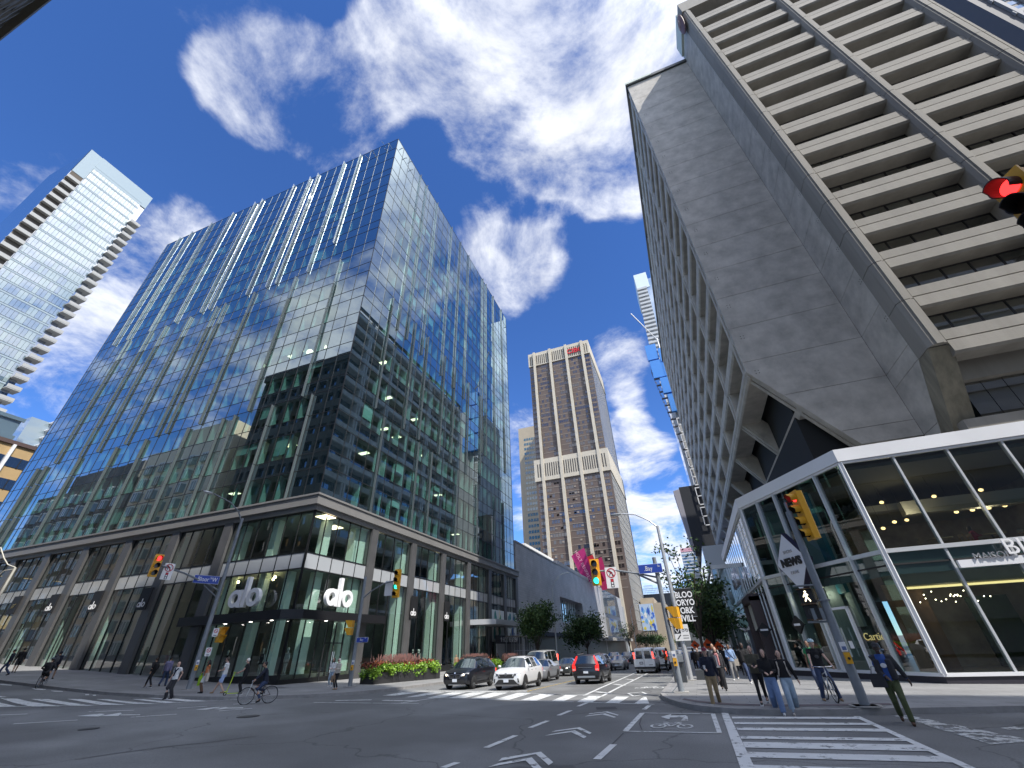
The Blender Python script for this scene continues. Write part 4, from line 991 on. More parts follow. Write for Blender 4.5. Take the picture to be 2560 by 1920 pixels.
for lab, y, z in (('small black diamond blade sign on the pavilion side beside the portal', 40.2, 2.6),):
    t = thing('diamond_blade_sign', lab, 'blade sign', (X5 - .62, y, z)); MB().ext([(-.5, 0, 0), (0, 0, -.5), (.5, 0, 0), (0, 0, .5)], (0, .12, 0)).build('panel', blk, t); MB().box(-.26, .26, -.02, 0, -.06, .06).build('lettering', white_p, t); MB().box(.4, .62, .04, .1, -.04, .04).build('bracket', alu_d, t)
p = onch(7.0, 2.7, .62); t = thing('diamond_blade_sign', 'small black diamond blade sign on the angled front beside the walking man signal', 'blade sign', p)
MB().ext([u * -.5, zf * -.5, u * .5, zf * .5], dn * .12).build('panel', blk, t); MB().ext([u * -.26 + zf * -.06 + dn * .125, u * .26 + zf * -.06 + dn * .125, u * .26 + zf * .06 + dn * .125, u * -.26 + zf * .06 + dn * .125], dn * .01).build('lettering', white_p, t); MB().beam((0, 0, 0), -dn * .5, .05, .05).build('bracket', alu_d, t)
sb = thing('round_shop_sign', 'round white emblem sign above a blue shop front far along the pavilion side', 'shop sign', (X5 - .5, 56, 3.6))
MB().ring((0, 0, 0), .55, .75, (0, -1, 0), .1, 20).build('rim', white_p, sb); MB().disc((0, -.02, 0), .45, (0, -1, 0), 16, .06).build('emblem', mat('green_emblem', (.3, .5, .45), .5), sb)
bf = MB(); bf.box(X5 - .12, X5 - .03, 54, 58.5, .3, 2.9); wb(bf, 'blue_shop_front', mat('navy_shop_front', (.02, .04, .1), .4), pv)
for i, (x, y, z, e, c) in enumerate(((14, 33, 8.2, 45, (1, .72, .45)), (18, 34, 8.2, 50, (1, .72, .45)), (13.5, 32.3, 3.6, 35, (1, .8, .55)), (18.5, 32.3, 3.6, 35, (1, .8, .55)), (8.4, 34.6, 4.2, 40, (1, .85, .65)))):
    pl = D.lights.new('pavilion_fill_light', 'POINT'); pl.energy = e; pl.color = c; pl.shadow_soft_size = .3; po_ = D.objects.new('pavilion_fill_light', pl); link(po_); po_.location = (x, y, z)  # unseen fill lights added to brighten the rooms, matching no fitting
# restaurant upstairs: lamps, tables, chairs, diners
glo = lamp('pendant_glow', (1, .62, .26), 2.)
for i, (px, py, d) in enumerate(((2204, 1256, 33), (2236, 1305, 34), (2335, 1241, 33), (2452, 1225, 33), (2391, 1280, 35.5), (2431, 1275, 35.5), (2472, 1270, 35.5), (2512, 1264, 35.5), (2267, 1300, 35), (2208, 1321, 34.4))):
    q = onY(px, py, d); t = thing('pendant_lamp', ['leftmost of the high warm pendant lamps near the pavilion corner post', 'left lamp of the low cluster behind the first pane', 'high warm pendant lamp in the middle of the second pane', 'highest right warm pendant lamp in the third pane', 'first lamp of the row of four warm pendants', 'second lamp of the row of four warm pendants', 'third lamp of the row of four warm pendants', 'last lamp of the row of four warm pendants', 'right lamp of the low cluster behind the first pane', 'lowest dim lamp behind the pavilion corner post'][i], 'pendant lamp', q, group='pendant lamps in the upstairs restaurant')
    b = MB(); b.ball((0, 0, 0), .12, .12, .09, 10, 6); b.build('globe', glo, t, smooth=60); MB().cyl((0, 0, .09), (0, 0, 10.3 - q.z), .012, n=4).build('cord', blk, t)
wood = mat('pale_wood', (.3, .19, .09), .5)
tabs = [(13.6, 30.6), (15.9, 30.7), (17.8, 31.1), (19.5, 30.8), (16.9, 33.2), (12.4, 32.4)]
for i, (x, y) in enumerate(tabs):
    t = thing('dining_table', ['dining table left, nearest the pavilion corner post', 'dining table under the seated woman in red', 'dining table by the seated man in white', 'dining table at the right edge of the picture', 'dining table further back in the middle', 'dining table at the back left by the corner'][i], 'table', (x, y, 5.55), group='upstairs restaurant tables')
    MB().box(-.45, .45, -.4, .4, .72, .76).build('table_top', wood, t)
    b = MB(); b.cyl((0, 0, 0), (0, 0, .72), .04); b.cyl((0, 0, 0), (0, 0, .03), .28); b.build('pedestal', blk, t)
def chair(x, y, rz, lab):
    t = thing('dining_chair', lab, 'chair', (x, y, 5.55), rz, group='upstairs restaurant chairs')
    MB().box(-.22, .22, -.22, .22, .43, .47).build('seat', wood, t)
    b = MB(); b.box(-.22, .22, .19, .23, .75, .88)
    for s in (-.2, .2): b.box(s - .018, s + .018, .19, .23, .47, .76)
    b.build('backrest', wood, t)
    for sx in (-.19, .19):
        for sy in (-.19, .19): MB().box(sx - .02, sx + .02, sy - .02, sy + .02, 0, .43).build('leg', wood, t)
for i, (x, y, r) in enumerate(((12.9, 30.7, 1.4), (14.35, 30.6, -1.5), (15.2, 30.8, 1.6), (17.2, 30.6, -.3), (18.5, 31.1, -1.6), (19.0, 30.2, 2.6), (16.3, 33.9, 0))): chair(x, y, r, ['pale wooden chair at the left end of the upstairs window', 'pale wooden chair right of the first upstairs table', 'wooden chair of the woman in red', 'wooden chair pulled close to the glass below the man in white', 'wooden chair of the man in white', 'wooden chair at the right edge with its back to the glass', 'wooden chair further back in the restaurant'][i])
lf = [mat('leaf_indoor', (.03, .07, .03), .6)]
t = thing('potted_plant', 'tall leafy plant in a grey pot upstairs in the angled pavilion window', 'plant', (9.6, 32.0, 5.55))
b = MB(); b.cyl((0, 0, 0), (0, 0, .5), .22, .26); b.build('pot', mat('grey_pot', (.12, .12, .12), .7), t); MB().tube([(0, 0, .4), (.05, 0, 1.2), (0, .05, 2)], [.03, .025, .015], 6).build('stem', wood, t)
b = MB()
for i in range(240):
    v = Vector((rnd.gauss(0, .3), rnd.gauss(0, .3), rnd.uniform(.9, 2.4))); e = Vector((rnd.gauss(0, 1), rnd.gauss(0, 1), rnd.gauss(0, .5))).normalized() * .14; f_ = e.orthogonal().normalized() * .05; b.quad(v, v + e * .5 + f_, v + e, v + e * .5 - f_)
b.build('foliage', lf[0], t)
# ================================================================== background buildings
def block(name, label, cat, x0, x1, y0, y1, z0, z1, m, wall='walls'):
    t = thing(name, label, cat, ((x0 + x1) / 2, y0, z0))
    b = MB(); b.box(x0, x1, y0, y1, z0, z1); wb(b, wall, m, t); return t
def windows(t, quads, m, name='window', keep=100, rest='distant_windows'):
    """quads nearest first; the first hundred are parts of their own"""
    r = MB()
    for i, q in enumerate(quads):
        if i < keep: wb(MB().quad(*q), name, m, t)
        else: r.quad(*q)
    if r.f: tag(wb(r, rest, m, t), kind='stuff')
brown = mat('brown_spandrel', (.115, .085, .07), .55, var=.12, vs=.15)
cream = mat('cream_precast', (.5, .45, .36), .8, var=.08, vs=.3)
bg_g = mirrorish('dark_mirror_glass', (.015, .02, .03), .28, .004, .15, 2.4)
bronze = mirrorish('bronze_window', (.03, .022, .02), .16, 0, .3, 2.6)
darkslot = mat('louvre_shadow', (.05, .045, .04), .8)
# tall brown and cream tower closing the street
t = thing('brown_office_tower', 'tall brown office tower with cream ribs and a louvred middle band closing the street', 'office tower', (-47, 230, 0))
wb(MB().box(-69, -26, 230, 290, 96, 170).box(-69.6, -25.4, 229.4, 291, 0, 86), 'walls', brown, t)
wb(MB().box(-69.4, -25.6, 229.3, 290.6, 170, 181), 'top_band', cream, t); wb(MB().box(-70.2, -24.9, 228.6, 291.6, 86, 99.6), 'middle_band', cream, t)
cols_ = [(-64.8, 1.6), (-53.2, 1.7), (-41.6, 1.7), (-30.4, 1.7)]
for x, w in cols_: wb(MB().box(x - w / 2, x + w / 2, 228.1, 229.9, 0, 181).box(x - w / 2, x + w / 2, 229, 230.3, 97, 181), 'rib', cream, t)
b = MB(); segs = [(-68.6, -65.7), (-63.8, -54.2), (-52.2, -42.6), (-40.6, -31.4), (-29.4, -26.4)]
for x0, x1 in segs:
    n = max(2, int((x1 - x0) / 1.25))
    for i in range(n): xx = x0 + (x1 - x0) * (i + .5) / n; b.box(xx - .3, xx + .3, 229.22, 229.4, 170.8, 178.5); b.box(xx - .3, xx + .3, 228.52, 228.7, 88.4, 96.6)
tag(wb(b, 'louvre_slots', darkslot, t), kind='stuff')
q = []
for z0, z1, rows, yy in ((30, 85, 15, 229.36), (100, 169.5, 20, 229.96)):
    ph = (z1 - z0) / rows
    for r in range(rows):
        for x0, x1 in segs:
            n = 6 if x1 - x0 > 5 else 2; du = (x1 - x0) / n
            for i in range(n):
                if n == 6 and rnd.random() < .5 and True: continue
                zz = z0 + ph * r + ph * .38; q.append([(x0 + du * i + .12, yy, zz), (x0 + du * (i + 1) - .12, yy, zz), (x0 + du * (i + 1) - .12, yy, zz + ph * .5), (x0 + du * i + .12, yy, zz + ph * .5)])
q.sort(key=lambda k: k[0][2]); windows(t, q, bronze)
for z0, z1, rows, yy in ((26, 85, 16, 229.3), (100, 169.5, 20, 229.93)):
    b = MB()
    for r in range(rows):
        for x0, x1 in segs: zz = z0 + (z1 - z0) / rows * r; b.box(x0, x1, yy - .02, yy + .05, zz, zz + .25)
    wb(b, 'floor_lines', mat('pale_brown_joint', (.28, .24, .2), .8), t)
b = MB()
for _ in range(70):
    x0, x1 = segs[rnd.randrange(1, 4)]; zz = 30 + 55 / 15 * (rnd.randrange(15) + .5); xx = x0 + (x1 - x0) / 6 * rnd.randrange(6); b.box(xx + .2, xx + 1.3, 229.2, 229.28, zz, zz + .8)
tag(wb(b, 'lowered_blinds', mat('pale_brown_joint', (.28, .24, .2), .8), t), kind='stuff')
g = MB(); g.quad((-25.95, 230.2, 100), (-25.95, 289.8, 100), (-25.95, 289.8, 169.6), (-25.95, 230.2, 169.6)); g.quad((-25.35, 229.7, 8), (-25.35, 290.5, 8), (-25.35, 290.5, 85.8), (-25.35, 229.7, 85.8)); wb(g, 'mirror_side', bg_g, t)
b = MB()
for k in range(16):
    z = 12 + 4.7 * k
    if z < 85: b.box(-25.36, -25.2, 229.7, 290.5, z, z + .25)
for k in range(20): b.box(-25.96, -25.85, 230.2, 289.8, 101 + 3.5 * k, 101.2 + 3.5 * k)
for k in range(21): b.box(-25.36, -25.2, 229.7 + 3 * k, 229.9 + 3 * k, 8, 85.8); b.box(-25.96, -25.85, 230.2 + 2.95 * k, 230.35 + 2.95 * k, 100, 169.6)
wb(b, 'side_frame', mat('grey_grid', (.3, .3, .29), .6), t)
redl = mat('red_sign', (.55, .02, .03), .4)
text('roof_lettering', 'CIBC', 5.2, redl, frame_M(Vector((-35.5, 229.1, 174.6)) - t.location, (1, 0, 0)), t, .3, bold=.1)
b = MB(); b.cyl((-42, 245, 181), (-42, 245, 190), .2, n=5); b.cyl((-38.6, 245, 181), (-38.6, 245, 192), .2, n=5); wb(b, 'antenna', white_p, t)
# beige tower half behind it
t = block('beige_apartment_tower', 'slim beige tower with teal window rows half hidden behind the brown tower', 'tower', -104, -60, 300, 330, 0, 161, mat('beige_concrete', (.42, .36, .27), .85, var=.06, vs=.2))
q = []
for r in range(32):
    for i in range(6): x = -99.5 + 2.15 * i; z = 20 + 4.15 * r; q.append([(x, 299.9, z), (x + 1.7, 299.9, z), (x + 1.7, 299.9, z + 2.1), (x, 299.9, z + 2.1)])
windows(t, q[::-1], mirrorish('teal_window', (.03, .1, .12), .2, 0, .3, 3.))
# long low store with grey tile wall
tile = brick_mat('grey_glazed_tile', (.4, .4, .415), (.36, .36, .375), (.28, .28, .29), 1.8, .42, .5, .025, bump=.2)
t = thing('tiled_department_store', 'long low department store with a windowless grey tiled wall beside the glass corner block', 'department store', (XA, 81, 0))
wb(MB().box(-60, XA, 81, 111.8, -1, 20.2).box(-60, XA, 136.8, 169.5, -1, 21).box(-60, XA, 111.8, 136.8, -1, 7.4).box(-60, XA, 111.8, 136.8, 12.9, 20.4).box(-60, XA - 2.5, 111.8, 136.8, 7.4, 12.9), 'walls', tile, t)
wb(MB().box(-60.1, XA + .1, 112, 169.6, 20.42, 21.3).box(-60.1, XA + .1, 80.9, 112, 20.2, 20.5), 'coping', mat('grey_coping', (.42, .42, .43), .6), t)
wb(MB().box(-58, -36, 105, 131, 20, 25).box(-50, -36.2, 100, 106, 20, 23.5), 'roof_plant_screen', mat('white_screen', (.72, .72, .7), .7), t)
g = MB(); g.quad((XA - 2.4, 111.9, 7.4), (XA - 2.4, 136.7, 7.4), (XA - 2.4, 136.7, 12.9), (XA - 2.4, 111.9, 12.9)); o = wb(g, 'display_window', bg_g, t)
f = MB()
for i in range(11): f.box(XA - 2.42, XA - 2.2, 112 + 2.4 * i, 112.15 + 2.4 * i, 7.4, 12.9)
wb(f, 'frame', alu_l, o)
wb(MB().box(-60, XA + .15, 169.5, 219.6, 4.6, 20.4), 'end_block', mat('pale_grey_panel', (.32, .325, .34), .6, var=.05, vs=.3), t)
fri = mirrorish('fritted_glass', (.3, .38, .42), .12, 0, .2, 3.)
for y0, y1, z0, z1 in ((172, 208, 12.4, 20), (172, 208, 5.2, 11)):
    o = wb(MB().box(XA + .1, XA + .22, y0, y1, z0, z1), 'fritted_window', fri, t); f = MB()
    for i in range(13): f.box(XA + .2, XA + .32, y0 + (y1 - y0) / 12 * i - .08, y0 + (y1 - y0) / 12 * i + .08, z0, z1)
    wb(f, 'frame', mat('mid_grey_metal', (.25, .28, .3), .5), o)
wb(MB().box(XA, XA + 3.2, 156, 216, 3.6, 4.5), 'street_canopy', mat('concrete_canopy', (.33, .32, .3), .7), t)
wb(MB().box(-55, XA - .6, 169.5, 219.6, -2, 4.6), 'dark_shop_front', mat('dark_shop_front', (.03, .03, .035), .4, var=.5, vs=.4), t)
sf = MB(); sf.box(XA - .1, XA + .05, 84, 168, -1, 4.2); wb(sf, 'street_shop_front', mat('dark_shop_front', (.03, .03, .035), .4), t)
sc_ = MB(); sc_.box(XA, XA + 1.2, 84, 150, 4.2, 4.9); wb(sc_, 'awning', mat('navy_awning', (.03, .045, .08), .7), t)
# hoarding, sign band and scaffold by its entrance
hw = thing('entrance_hoarding', 'pale grey plywood hoarding below a dark lettered fascia beside the scaffold', 'hoarding', (XA + 1.2, 72, -.2))
MB().box(0, .12, -4.2, -1, 0, 3.1).build('board', mat('painted_plywood', (.42, .42, .42), .7), hw); MB().box(-.6, -.5, -1, 9, 0, 3.1).build('board', mat('grey_plywood', (.2, .2, .2), .8), hw)
fs = thing('fascia_sign', 'dark fascia with white shop lettering and an arrow under the scaffold deck', 'shop sign', (XA + 1.0, 68, 2.9))
MB().box(0, .2, 0, 11.5, 0, 1.1).build('panel', mat('charcoal_fascia', (.02, .02, .025), .5), fs)
text('lettering', '\u2191 HOLT RENFREW', .95, white_p, frame_M((.22, 5.4, .52), (0, 1, 0)), fs, .02, squash=.95)
sca = thing('scaffold', 'steel tube scaffold with a boarded deck in front of the dark store entrance', 'scaffolding', (XA + 2, 70, -.2))
gal = mat('galvanised_tube', (.42, .43, .44), .4, metal=.6)
for y in (0, 2.4, 4.8, 7.2, 9.6, 12):
    for x in (0, 1.3): MB().cyl((x, y, 0), (x, y, 6.2), .05, n=6).build('upright', gal, sca)
for z in (2.1, 4.2, 5.2, 6.0): MB().cyl((1.3, 0, z), (1.3, 12, z), .04, n=6).build('ledger', gal, sca)
for y in (7.2, 9.6): MB().cyl((1.3, y, 0), (1.3, y + 2.4, 4.2), .035, n=6).build('brace', gal, sca)
MB().box(-.1, 1.4, -.2, 12.2, 4.0, 4.1).build('deck', mat('scaffold_board', (.3, .27, .22), .8), sca)
# hanging flags
for i, (px, py, qx, qy, c, w, lab) in enumerate((((1437), 1407, 1459, 1369, (.42, .02, .15), 'HOLT RENFREW', 'magenta lettered banner hung from a slanted pole above the grey tiled wall'), (1443, 1420, 1482, 1385, (.5, .015, .03), None, 'red flag behind the magenta banner beside the green signal'), (1452, 1432, 1505, 1393, (.4, .015, .1), None, 'farther dark pink banner mostly behind the green signal'))):
    Yq = (150, 156, 163)[i]; Q4 = ([(1428, 1390), (1460, 1369), (1485, 1447), (1463, 1461)], [(1456, 1398), (1481, 1386), (1512, 1452), (1490, 1464)], [(1478, 1404), (1504, 1392), (1528, 1470), (1506, 1476)])[i]
    q4 = [onY(x_, y_, Yq + (.4 if j in (0, 3) else 0)) for j, (x_, y_) in enumerate(Q4)]
    tip = q4[1] + Vector((.3, 0, .25)); v0 = (q4[0] - q4[1]).normalized(); kk = (XA - tip.x) / v0.x; a = tip + v0 * kk; t = thing('banner_flag', lab, 'banner', a); v = tip - a
    MB().cyl((0, 0, 0), v, .12, n=6).build('pole', blk, t)
    cm = mat('banner_cloth_%d' % i, c, .8); n = 10; b = MB(); g = [p - a for p in q4]
    for k in range(n):
        def P(u_, w_): return (g[0] * (1 - u_) + g[1] * u_) * (1 - w_) + (g[3] * (1 - u_) + g[2] * u_) * w_ + Vector((0, math.sin(w_ * 7 + u_ * 3) * .15 * w_, 0))
        for m_ in range(3): b.quad(P(m_ / 3, k / n), P((m_ + 1) / 3, k / n), P((m_ + 1) / 3, (k + 1) / n), P(m_ / 3, (k + 1) / n))
    b.build('cloth', cm, t, smooth=60)
    if w:
        xd = (g[3] - g[0]).normalized(); yd = (g[1] - g[0]); yd = (yd - xd * yd.dot(xd)).normalized(); text('lettering', w, 1.5, mat('pink_letter', (.75, .4, .5), .7), frame_M(sum(g, Vector()) / 4 + Vector((0, -.35, 0)), xd, yd), t, .01)
# farther buildings on the left side of the street
pg_ = mat('grey_blue_panel', (.26, .28, .3), .6); t = block('grey_panel_building', 'low grey blue metal clad building beyond the store with a dark canopy', 'building', -60, XA - .2, 222, 300, -3, 17.6, pg_)
wb(MB().box(XA - .3, XA + 3.5, 262, 300, 5.5, 11.5), 'dark_canopy', mat('dark_red_canopy', (.05, .035, .04), .6), t); wb(MB().box(XA - .25, XA - .1, 240, 262, 8, 13), 'window', fri, t)
t = block('mural_building', 'beige concrete building with a tall blue and yellow mural on its street face', 'building', -25.3, -12, 250, 300, -3, 20, mat('tan_concrete', (.34, .29, .22), .9, var=.1, vs=.3))
o = wb(MB().box(-25, -18, 249.75, 249.9, 8, 19.8), 'mural', mat('mural_ground', (.35, .45, .6), .6), t)
r5 = random.Random(5)
for c in ((.02, .07, .35), (.5, .42, .05), (.12, .3, .55), (.6, .62, .62), (.03, .12, .5)):
    b = MB()
    for _ in range(5): x, z = r5.uniform(-24.6, -18.6), r5.uniform(9, 19); w_, h_ = r5.uniform(.3, .9), r5.uniform(.6, 2.2); b.quad((x - w_, 249.7 - r5.random() * .03, z), (x + w_ * .3, 249.69, z - h_), (x + w_, 249.69, z + h_ * .2), (x, 249.7, min(19.6, z + h_)))
    wb(b, 'mural_shape', mat('mural_%d' % int(c[2] * 100 + c[0] * 10), c, .6), o)
b = MB()
for i in range(7): b.box(-24.9 + i * 1.05, -24.6 + i * 1.05, 249.7, 249.78, -2, 8)
wb(b, 'window_strip', bg_g, t)
wb(MB().box(-24.5, -17.5, 256, 290, 20, 23), 'upper_storey', mat('tan_concrete', (.34, .29, .22), .9), t)
t = block('gridded_building', 'distant pale building with an open grid screen along its roof', 'building', -60, 5, 330, 370, 0, 31, mat('distant_dark', (.1, .11, .12), .7))
b = MB()
for i in range(34): b.box(-34 + i, -33.8 + i, 329.6, 329.8, 31, 34.6)
for z in (31, 32.1, 33.3, 34.5): b.box(-34, 0, 329.58, 329.82, z, z + .22)
for i in range(8): b.box(-27.5 + .8 * i, -27.3 + .8 * i, 329.6, 329.8, 34.6, 36.6)
b.box(-27.5, -21.8, 329.58, 329.82, 36.4, 36.6); wb(b, 'roof_screen', mat('white_lattice', (.62, .62, .64), .6), t)
# farther buildings on the right side
t = block('striped_office_tower', 'distant white tower with thin blue horizontal stripes at the end of the street', 'tower', 2.5, 21, 420, 450, -4, 74, mat('white_stripe', (.6, .62, .64), .6))
b = MB()
for k in range(26): b.box(2.3, 21.2, 419.8, 450.2, 2 + 2.6 * k, 3.5 + 2.6 * k)
wb(b, 'window_stripes', mirrorish('stripe_glass', (.08, .14, .22), .2, 0, .3, 3.), t); wb(MB().box(2.4, 21.1, 419.7, 419.95, 70.5, 73.4), 'pink_roof_sign', mat('pink_panel', (.55, .3, .36), .6), t)
t = thing('curved_balcony_block', 'white block with rounded wavy balconies stacked above the right pavement trees', 'apartment block', (5.2, 190, 0))
b = MB(); b.box(3.6, 20, 190, 215, -2, 22); wb(b, 'walls', mat('dark_recess', (.05, .055, .065), .7), t)
for k in range(8):
    z = 1.5 + 2.75 * k; c = (4.6 + .5 * math.sin(k * .9), 190.5); pts = [(c[0] + 1.8 * math.cos(a) * .9, c[1] + 1.9 * math.sin(a)) for a in [2 * PI * i / 20 for i in range(20)]]
    wb(MB().prism(pts, z, z + 1.25).box(c[0], 20, 189.2, 190.6, z, z + 1.25), 'balcony', mat('white_balcony', (.42, .44, .45), .6), t)
us = wb(MB().box(3.9, 6.6, 188.9, 189.1, 22.0, 25.4), 'sign_board', mat('pale_sign_board', (.66, .68, .7), .5), t); text('sign_lettering', 'Uber', 1.1, mat('sign_grey', (.25, .27, .3), .5), frame_M(Vector((5.2, 188.85, 23.8)) - t.location, (1, 0, 0)), t, .02)
t = block('tan_side_building', 'tan concrete slab building just left of the mirrored shop fronts', 'building', 6.0, 30, 165, 185, -2, 27.5, mat('tan_concrete', (.34, .29, .22), .9))
b = MB()
for k in range(6): b.box(5.95, 12, 164.9, 165.02, 3 + 4 * k, 5.2 + 4 * k)
wb(b, 'window_bands', bg_g, t)
t = block('white_mirror_building', 'narrow white and mirror glass shop building between the pavilion and the tan slab', 'building', 5.0, 30, 100, 140, -2, 19, mat('white_clad', (.6, .62, .65), .4))
wb(MB().box(4.9, 5.02, 101, 138, 1, 18.5), 'mirror_side', pav_side, t)
for a, c in (((4.3, 104, 15.5), (3.4, 104, 8)), ((3.4, 104, 8), (4.6, 101, 3)), ((4.0, 102, 12), (4.8, 101, 7)), ((4.8, 101, 7), (4.3, 100, 1.5))): wb(MB().beam(a, c, .35, .35), 'dark_strut', mat('dark_strut', (.08, .07, .08), .5), t)
t = block('glass_shop_neighbour', 'green tinted glass shop front stepping out beyond the pavilion side', 'shop building', 3.5, 20, 63.2, 99, -2, 10.1, mat('green_glass_wall', (.1, .13, .125), .5))
wb(MB().box(3.55, 19.9, 63.05, 63.18, 0, 9.9), 'front_glass', mirrorish('green_mirror', (.16, .22, .21), .16, .01, .3, 2.6), t); wb(MB().box(3.3, 20, 62.9, 63.2, 9.85, 10.3).box(3.32, 3.5, 62.9, 99, 9.85, 10.3).box(3.4, 3.6, 62.95, 63.2, 0, 10).box(4.1, 4.2, 62.95, 63.1, 0, 10), 'white_edges', white_f, t)
b = MB(); b.quad((3.46, 63.3, 0), (3.46, 98.5, 0), (3.46, 98.5, 9.8), (3.46, 63.3, 9.8)); wb(b, 'mirror_side', pav_side, t)
# tower under construction, hoist and hoarding
t = thing('unfinished_tower', 'concrete tower under construction with blue formwork screens beyond the egg crate facade', 'construction tower', (12, 150, 0))
wb(MB().box(10.9, 30, 150.5, 175, 30, 96), 'concrete_frame', mat('raw_concrete', (.36, .36, .35), .9, var=.2, vs=.3), t)
blu = mat('blue_screen', (.04, .22, .6), .6)
for x0, x1, z0, z1, y in ((6.2, 10.5, 100, 107.5, 149), (10.8, 15, 98, 104.5, 148.6), (6.6, 11.2, 91.0, 99.2, 148.8), (8.6, 12.6, 83.2, 90.2, 148.2), (9.7, 14, 75, 82.4, 148.3), (11.0, 16, 91, 97.3, 148.7), (9.2, 12.3, 84, 89.8, 148.8), (12.4, 17, 83, 90, 148.6), (10.2, 13.6, 76.6, 83, 148.9), (13.8, 18, 75, 82, 148.7)):
    wb(MB().box(x0, x1, y, y + 1.5, z0, z1), 'blue_screen', blu, t); 
b = MB()
for k in range(16): b.box(6.2 + k * .32, 10.9 + k * .02, 149.4, 150.4, 94 - k * 3.1, 94.3 - k * 3.1); b.box(6.3 + k * .32, 6.5 + k * .32, 149.3, 149.5, 92 - k * 3.1, 95.6 - k * 3.1)
wb(b, 'hoist_platforms', mat('dark_steel', (.09, .09, .1), .6), t)
b = MB()
for k in range(6):
    z = 72 - k * 6.6; x = 10.5 - k * .1; b.box(x, x + .25, 149, 149.3, z - 5.6, z); b.box(x, x + 2.4, 149, 149.3, z, z + .3); b.box(x, x + 2.4, 149, 149.3, z - 5.6, z - 5.3); b.box(x, x + 2.4, 149, 149.3, z - 2.8, z - 2.5); b.box(x + 2.2, x + 2.4, 149, 149.3, z - 5.6, z)
wb(b, 'white_frames', mat('white_frame', (.7, .7, .7), .6), t)
b = MB(); b.cyl((12, 152, 96), (12, 152, 112), .3, n=6); b.cyl((12, 152, 111), (4, 146, 124), .25, n=5); b.cyl((12, 152, 111), (15, 154, 110), .3, n=5); wb(b, 'crane', gal, t)
hb = block('black_hoarding_box', 'black screened hoarding box hanging over the street under the unfinished tower', 'hoarding', 5.2, 12, 150, 158, 26, 47, mat('black_screen', (.018, .02, .025), .6)); wb(MB().ext([(3.2, 150, 46), (5.2, 150, 46.4), (5.2, 150, 26), (4.4, 150, 28)], (0, 6, 0)), 'grey_side', mat('grey_tarpaulin', (.3, .29, .32), .7), hb)
for x in (6, 9): wb(MB().box(x, x + .5, 151, 151.5, -2, 26), 'steel_leg', mat('dark_steel', (.09, .09, .1), .6), hb)
t = block('curvy_glass_condominium', 'far blue glass condominium with white wavy balcony edges rising behind the unfinished tower', 'apartment tower', 17, 52, 262, 292, 0, 252, mirrorish('blue_condo_glass', (.2, .3, .42), .3, .006, .1, 2.6))
wb(MB().box(16.6, 26.5, 261.5, 292, 243, 259.5).box(30, 40, 261.5, 292, 243, 260), 'crown', mat('white_crown', (.58, .66, .68), .5), t)
for k in range(48):
    z = 60 + 3.85 * k; s = 1.2 * math.sin(k * .16); wb(MB().box(15.3 + s, 23.4 + s * .6, 259.8, 262, z, z + 1.9), 'balcony', mat('white_balcony', (.42, .44, .45), .6), t)
# left side towers
cg = mirrorish('pale_condo_glass', (.13, .19, .23), .3, .006, .1, 2.4); cg2 = mirrorish('pale_condo_blind', (.27, .34, .34), .2, 0, .1, 3.)  # second tone is for paler blinds, spread over the panes at random
t = thing('pale_glass_condominium', 'pale glass condominium tower leaning at the left edge with balconies down both corners', 'apartment tower', (-170, 30, 0))
wb(MB().box(-196, -170.6, 21.7, 43.2, 0, 164), 'core', mirrorish('blue_condo_side', (.05, .09, .16), .42, .005, .1, 2.2), t)
q, q2 = [], []; ph = 3.62
for r in range(34):
    z = 36 + ph * r
    for i in range(16):
        y = 25.4 + 1.0 * i * 1.0; qq = [(-170.3, y, z), (-170.3, y + .94, z), (-170.3, y + .94, z + 2.9), (-170.3, y, z + 2.9)]
        (q2 if rnd.random() < .5 else q).append(qq)
q.reverse(); q2.reverse(); windows(t, q, cg, 'window', 50, 'clear_windows'); windows(t, q2, cg2, 'blind_window', 50, 'blind_windows')
b = MB(); sb_ = MB()
for r in range(35): z = 35.3 + ph * r; b.box(-170.45, -170.2, 25.3, 41.4, z, z + .5)
b.box(-171.4, -170.4, 21.7, 25.3, 150.5, 164.2); b.box(-170.5, -170.25, 25.3, 43.2, 157.2, 164.3); wb(b, 'white_floor_lines', mat('white_condo', (.3, .37, .4), .4), t)
for r in range(32): z = 34 + ph * r; wb(MB().box(-172.4, -168.6, 41.4, 44.6, z, z + .28).box(-168.7, -168.55, 41.4, 44.6, z + .28, z + 1.3), 'balcony', mat('balcony_white', (.36, .36, .34), .6), t)
for r in range(32):
    z = 34 + ph * r; sb_.box(-171, -169.2, 21.6, 25.2, z, z + .3); sb_.box(-169.3, -169.2, 21.6, 25.2, z + .3, z + 1.3)
tag(wb(sb_, 'near_balconies', mat('balcony_white', (.36, .36, .34), .6), t), kind='stuff')
wb(MB().box(-170.58, -170.5, 21.8, 25.2, 33, 150.4), 'balcony_recess', mat('brown_recess', (.1, .08, .06), .8), t)
wb(MB().box(-170.5, -166.5, 38, 48, 0, 62).box(-166.6, -166, 38, 48.5, 56, 57.2).box(-166.6, -166, 38, 48.5, 61.5, 62.5), 'podium', cg, t)
tb = mat('tan_brick_panel', (.42, .29, .14), .8, var=.08, vs=.5); t = block('tan_banded_building', 'tan banded office building with a tall white vertical fin at the left edge', 'office building', -160, -130, 26, 62, 0, 43.6, tb)
for k in range(8):
    z = 7 + 4.55 * k; o = wb(MB().box(-130.05, -129.9, 26.2, 61.5, z, z + 2.1), 'window_band', bg_g, t); f = MB()
    for i in range(15): f.box(-129.92, -129.8, 26 + 2.5 * i, 26.14 + 2.5 * i, z, z + 2.1)
    wb(f, 'frame', alu_d, o)
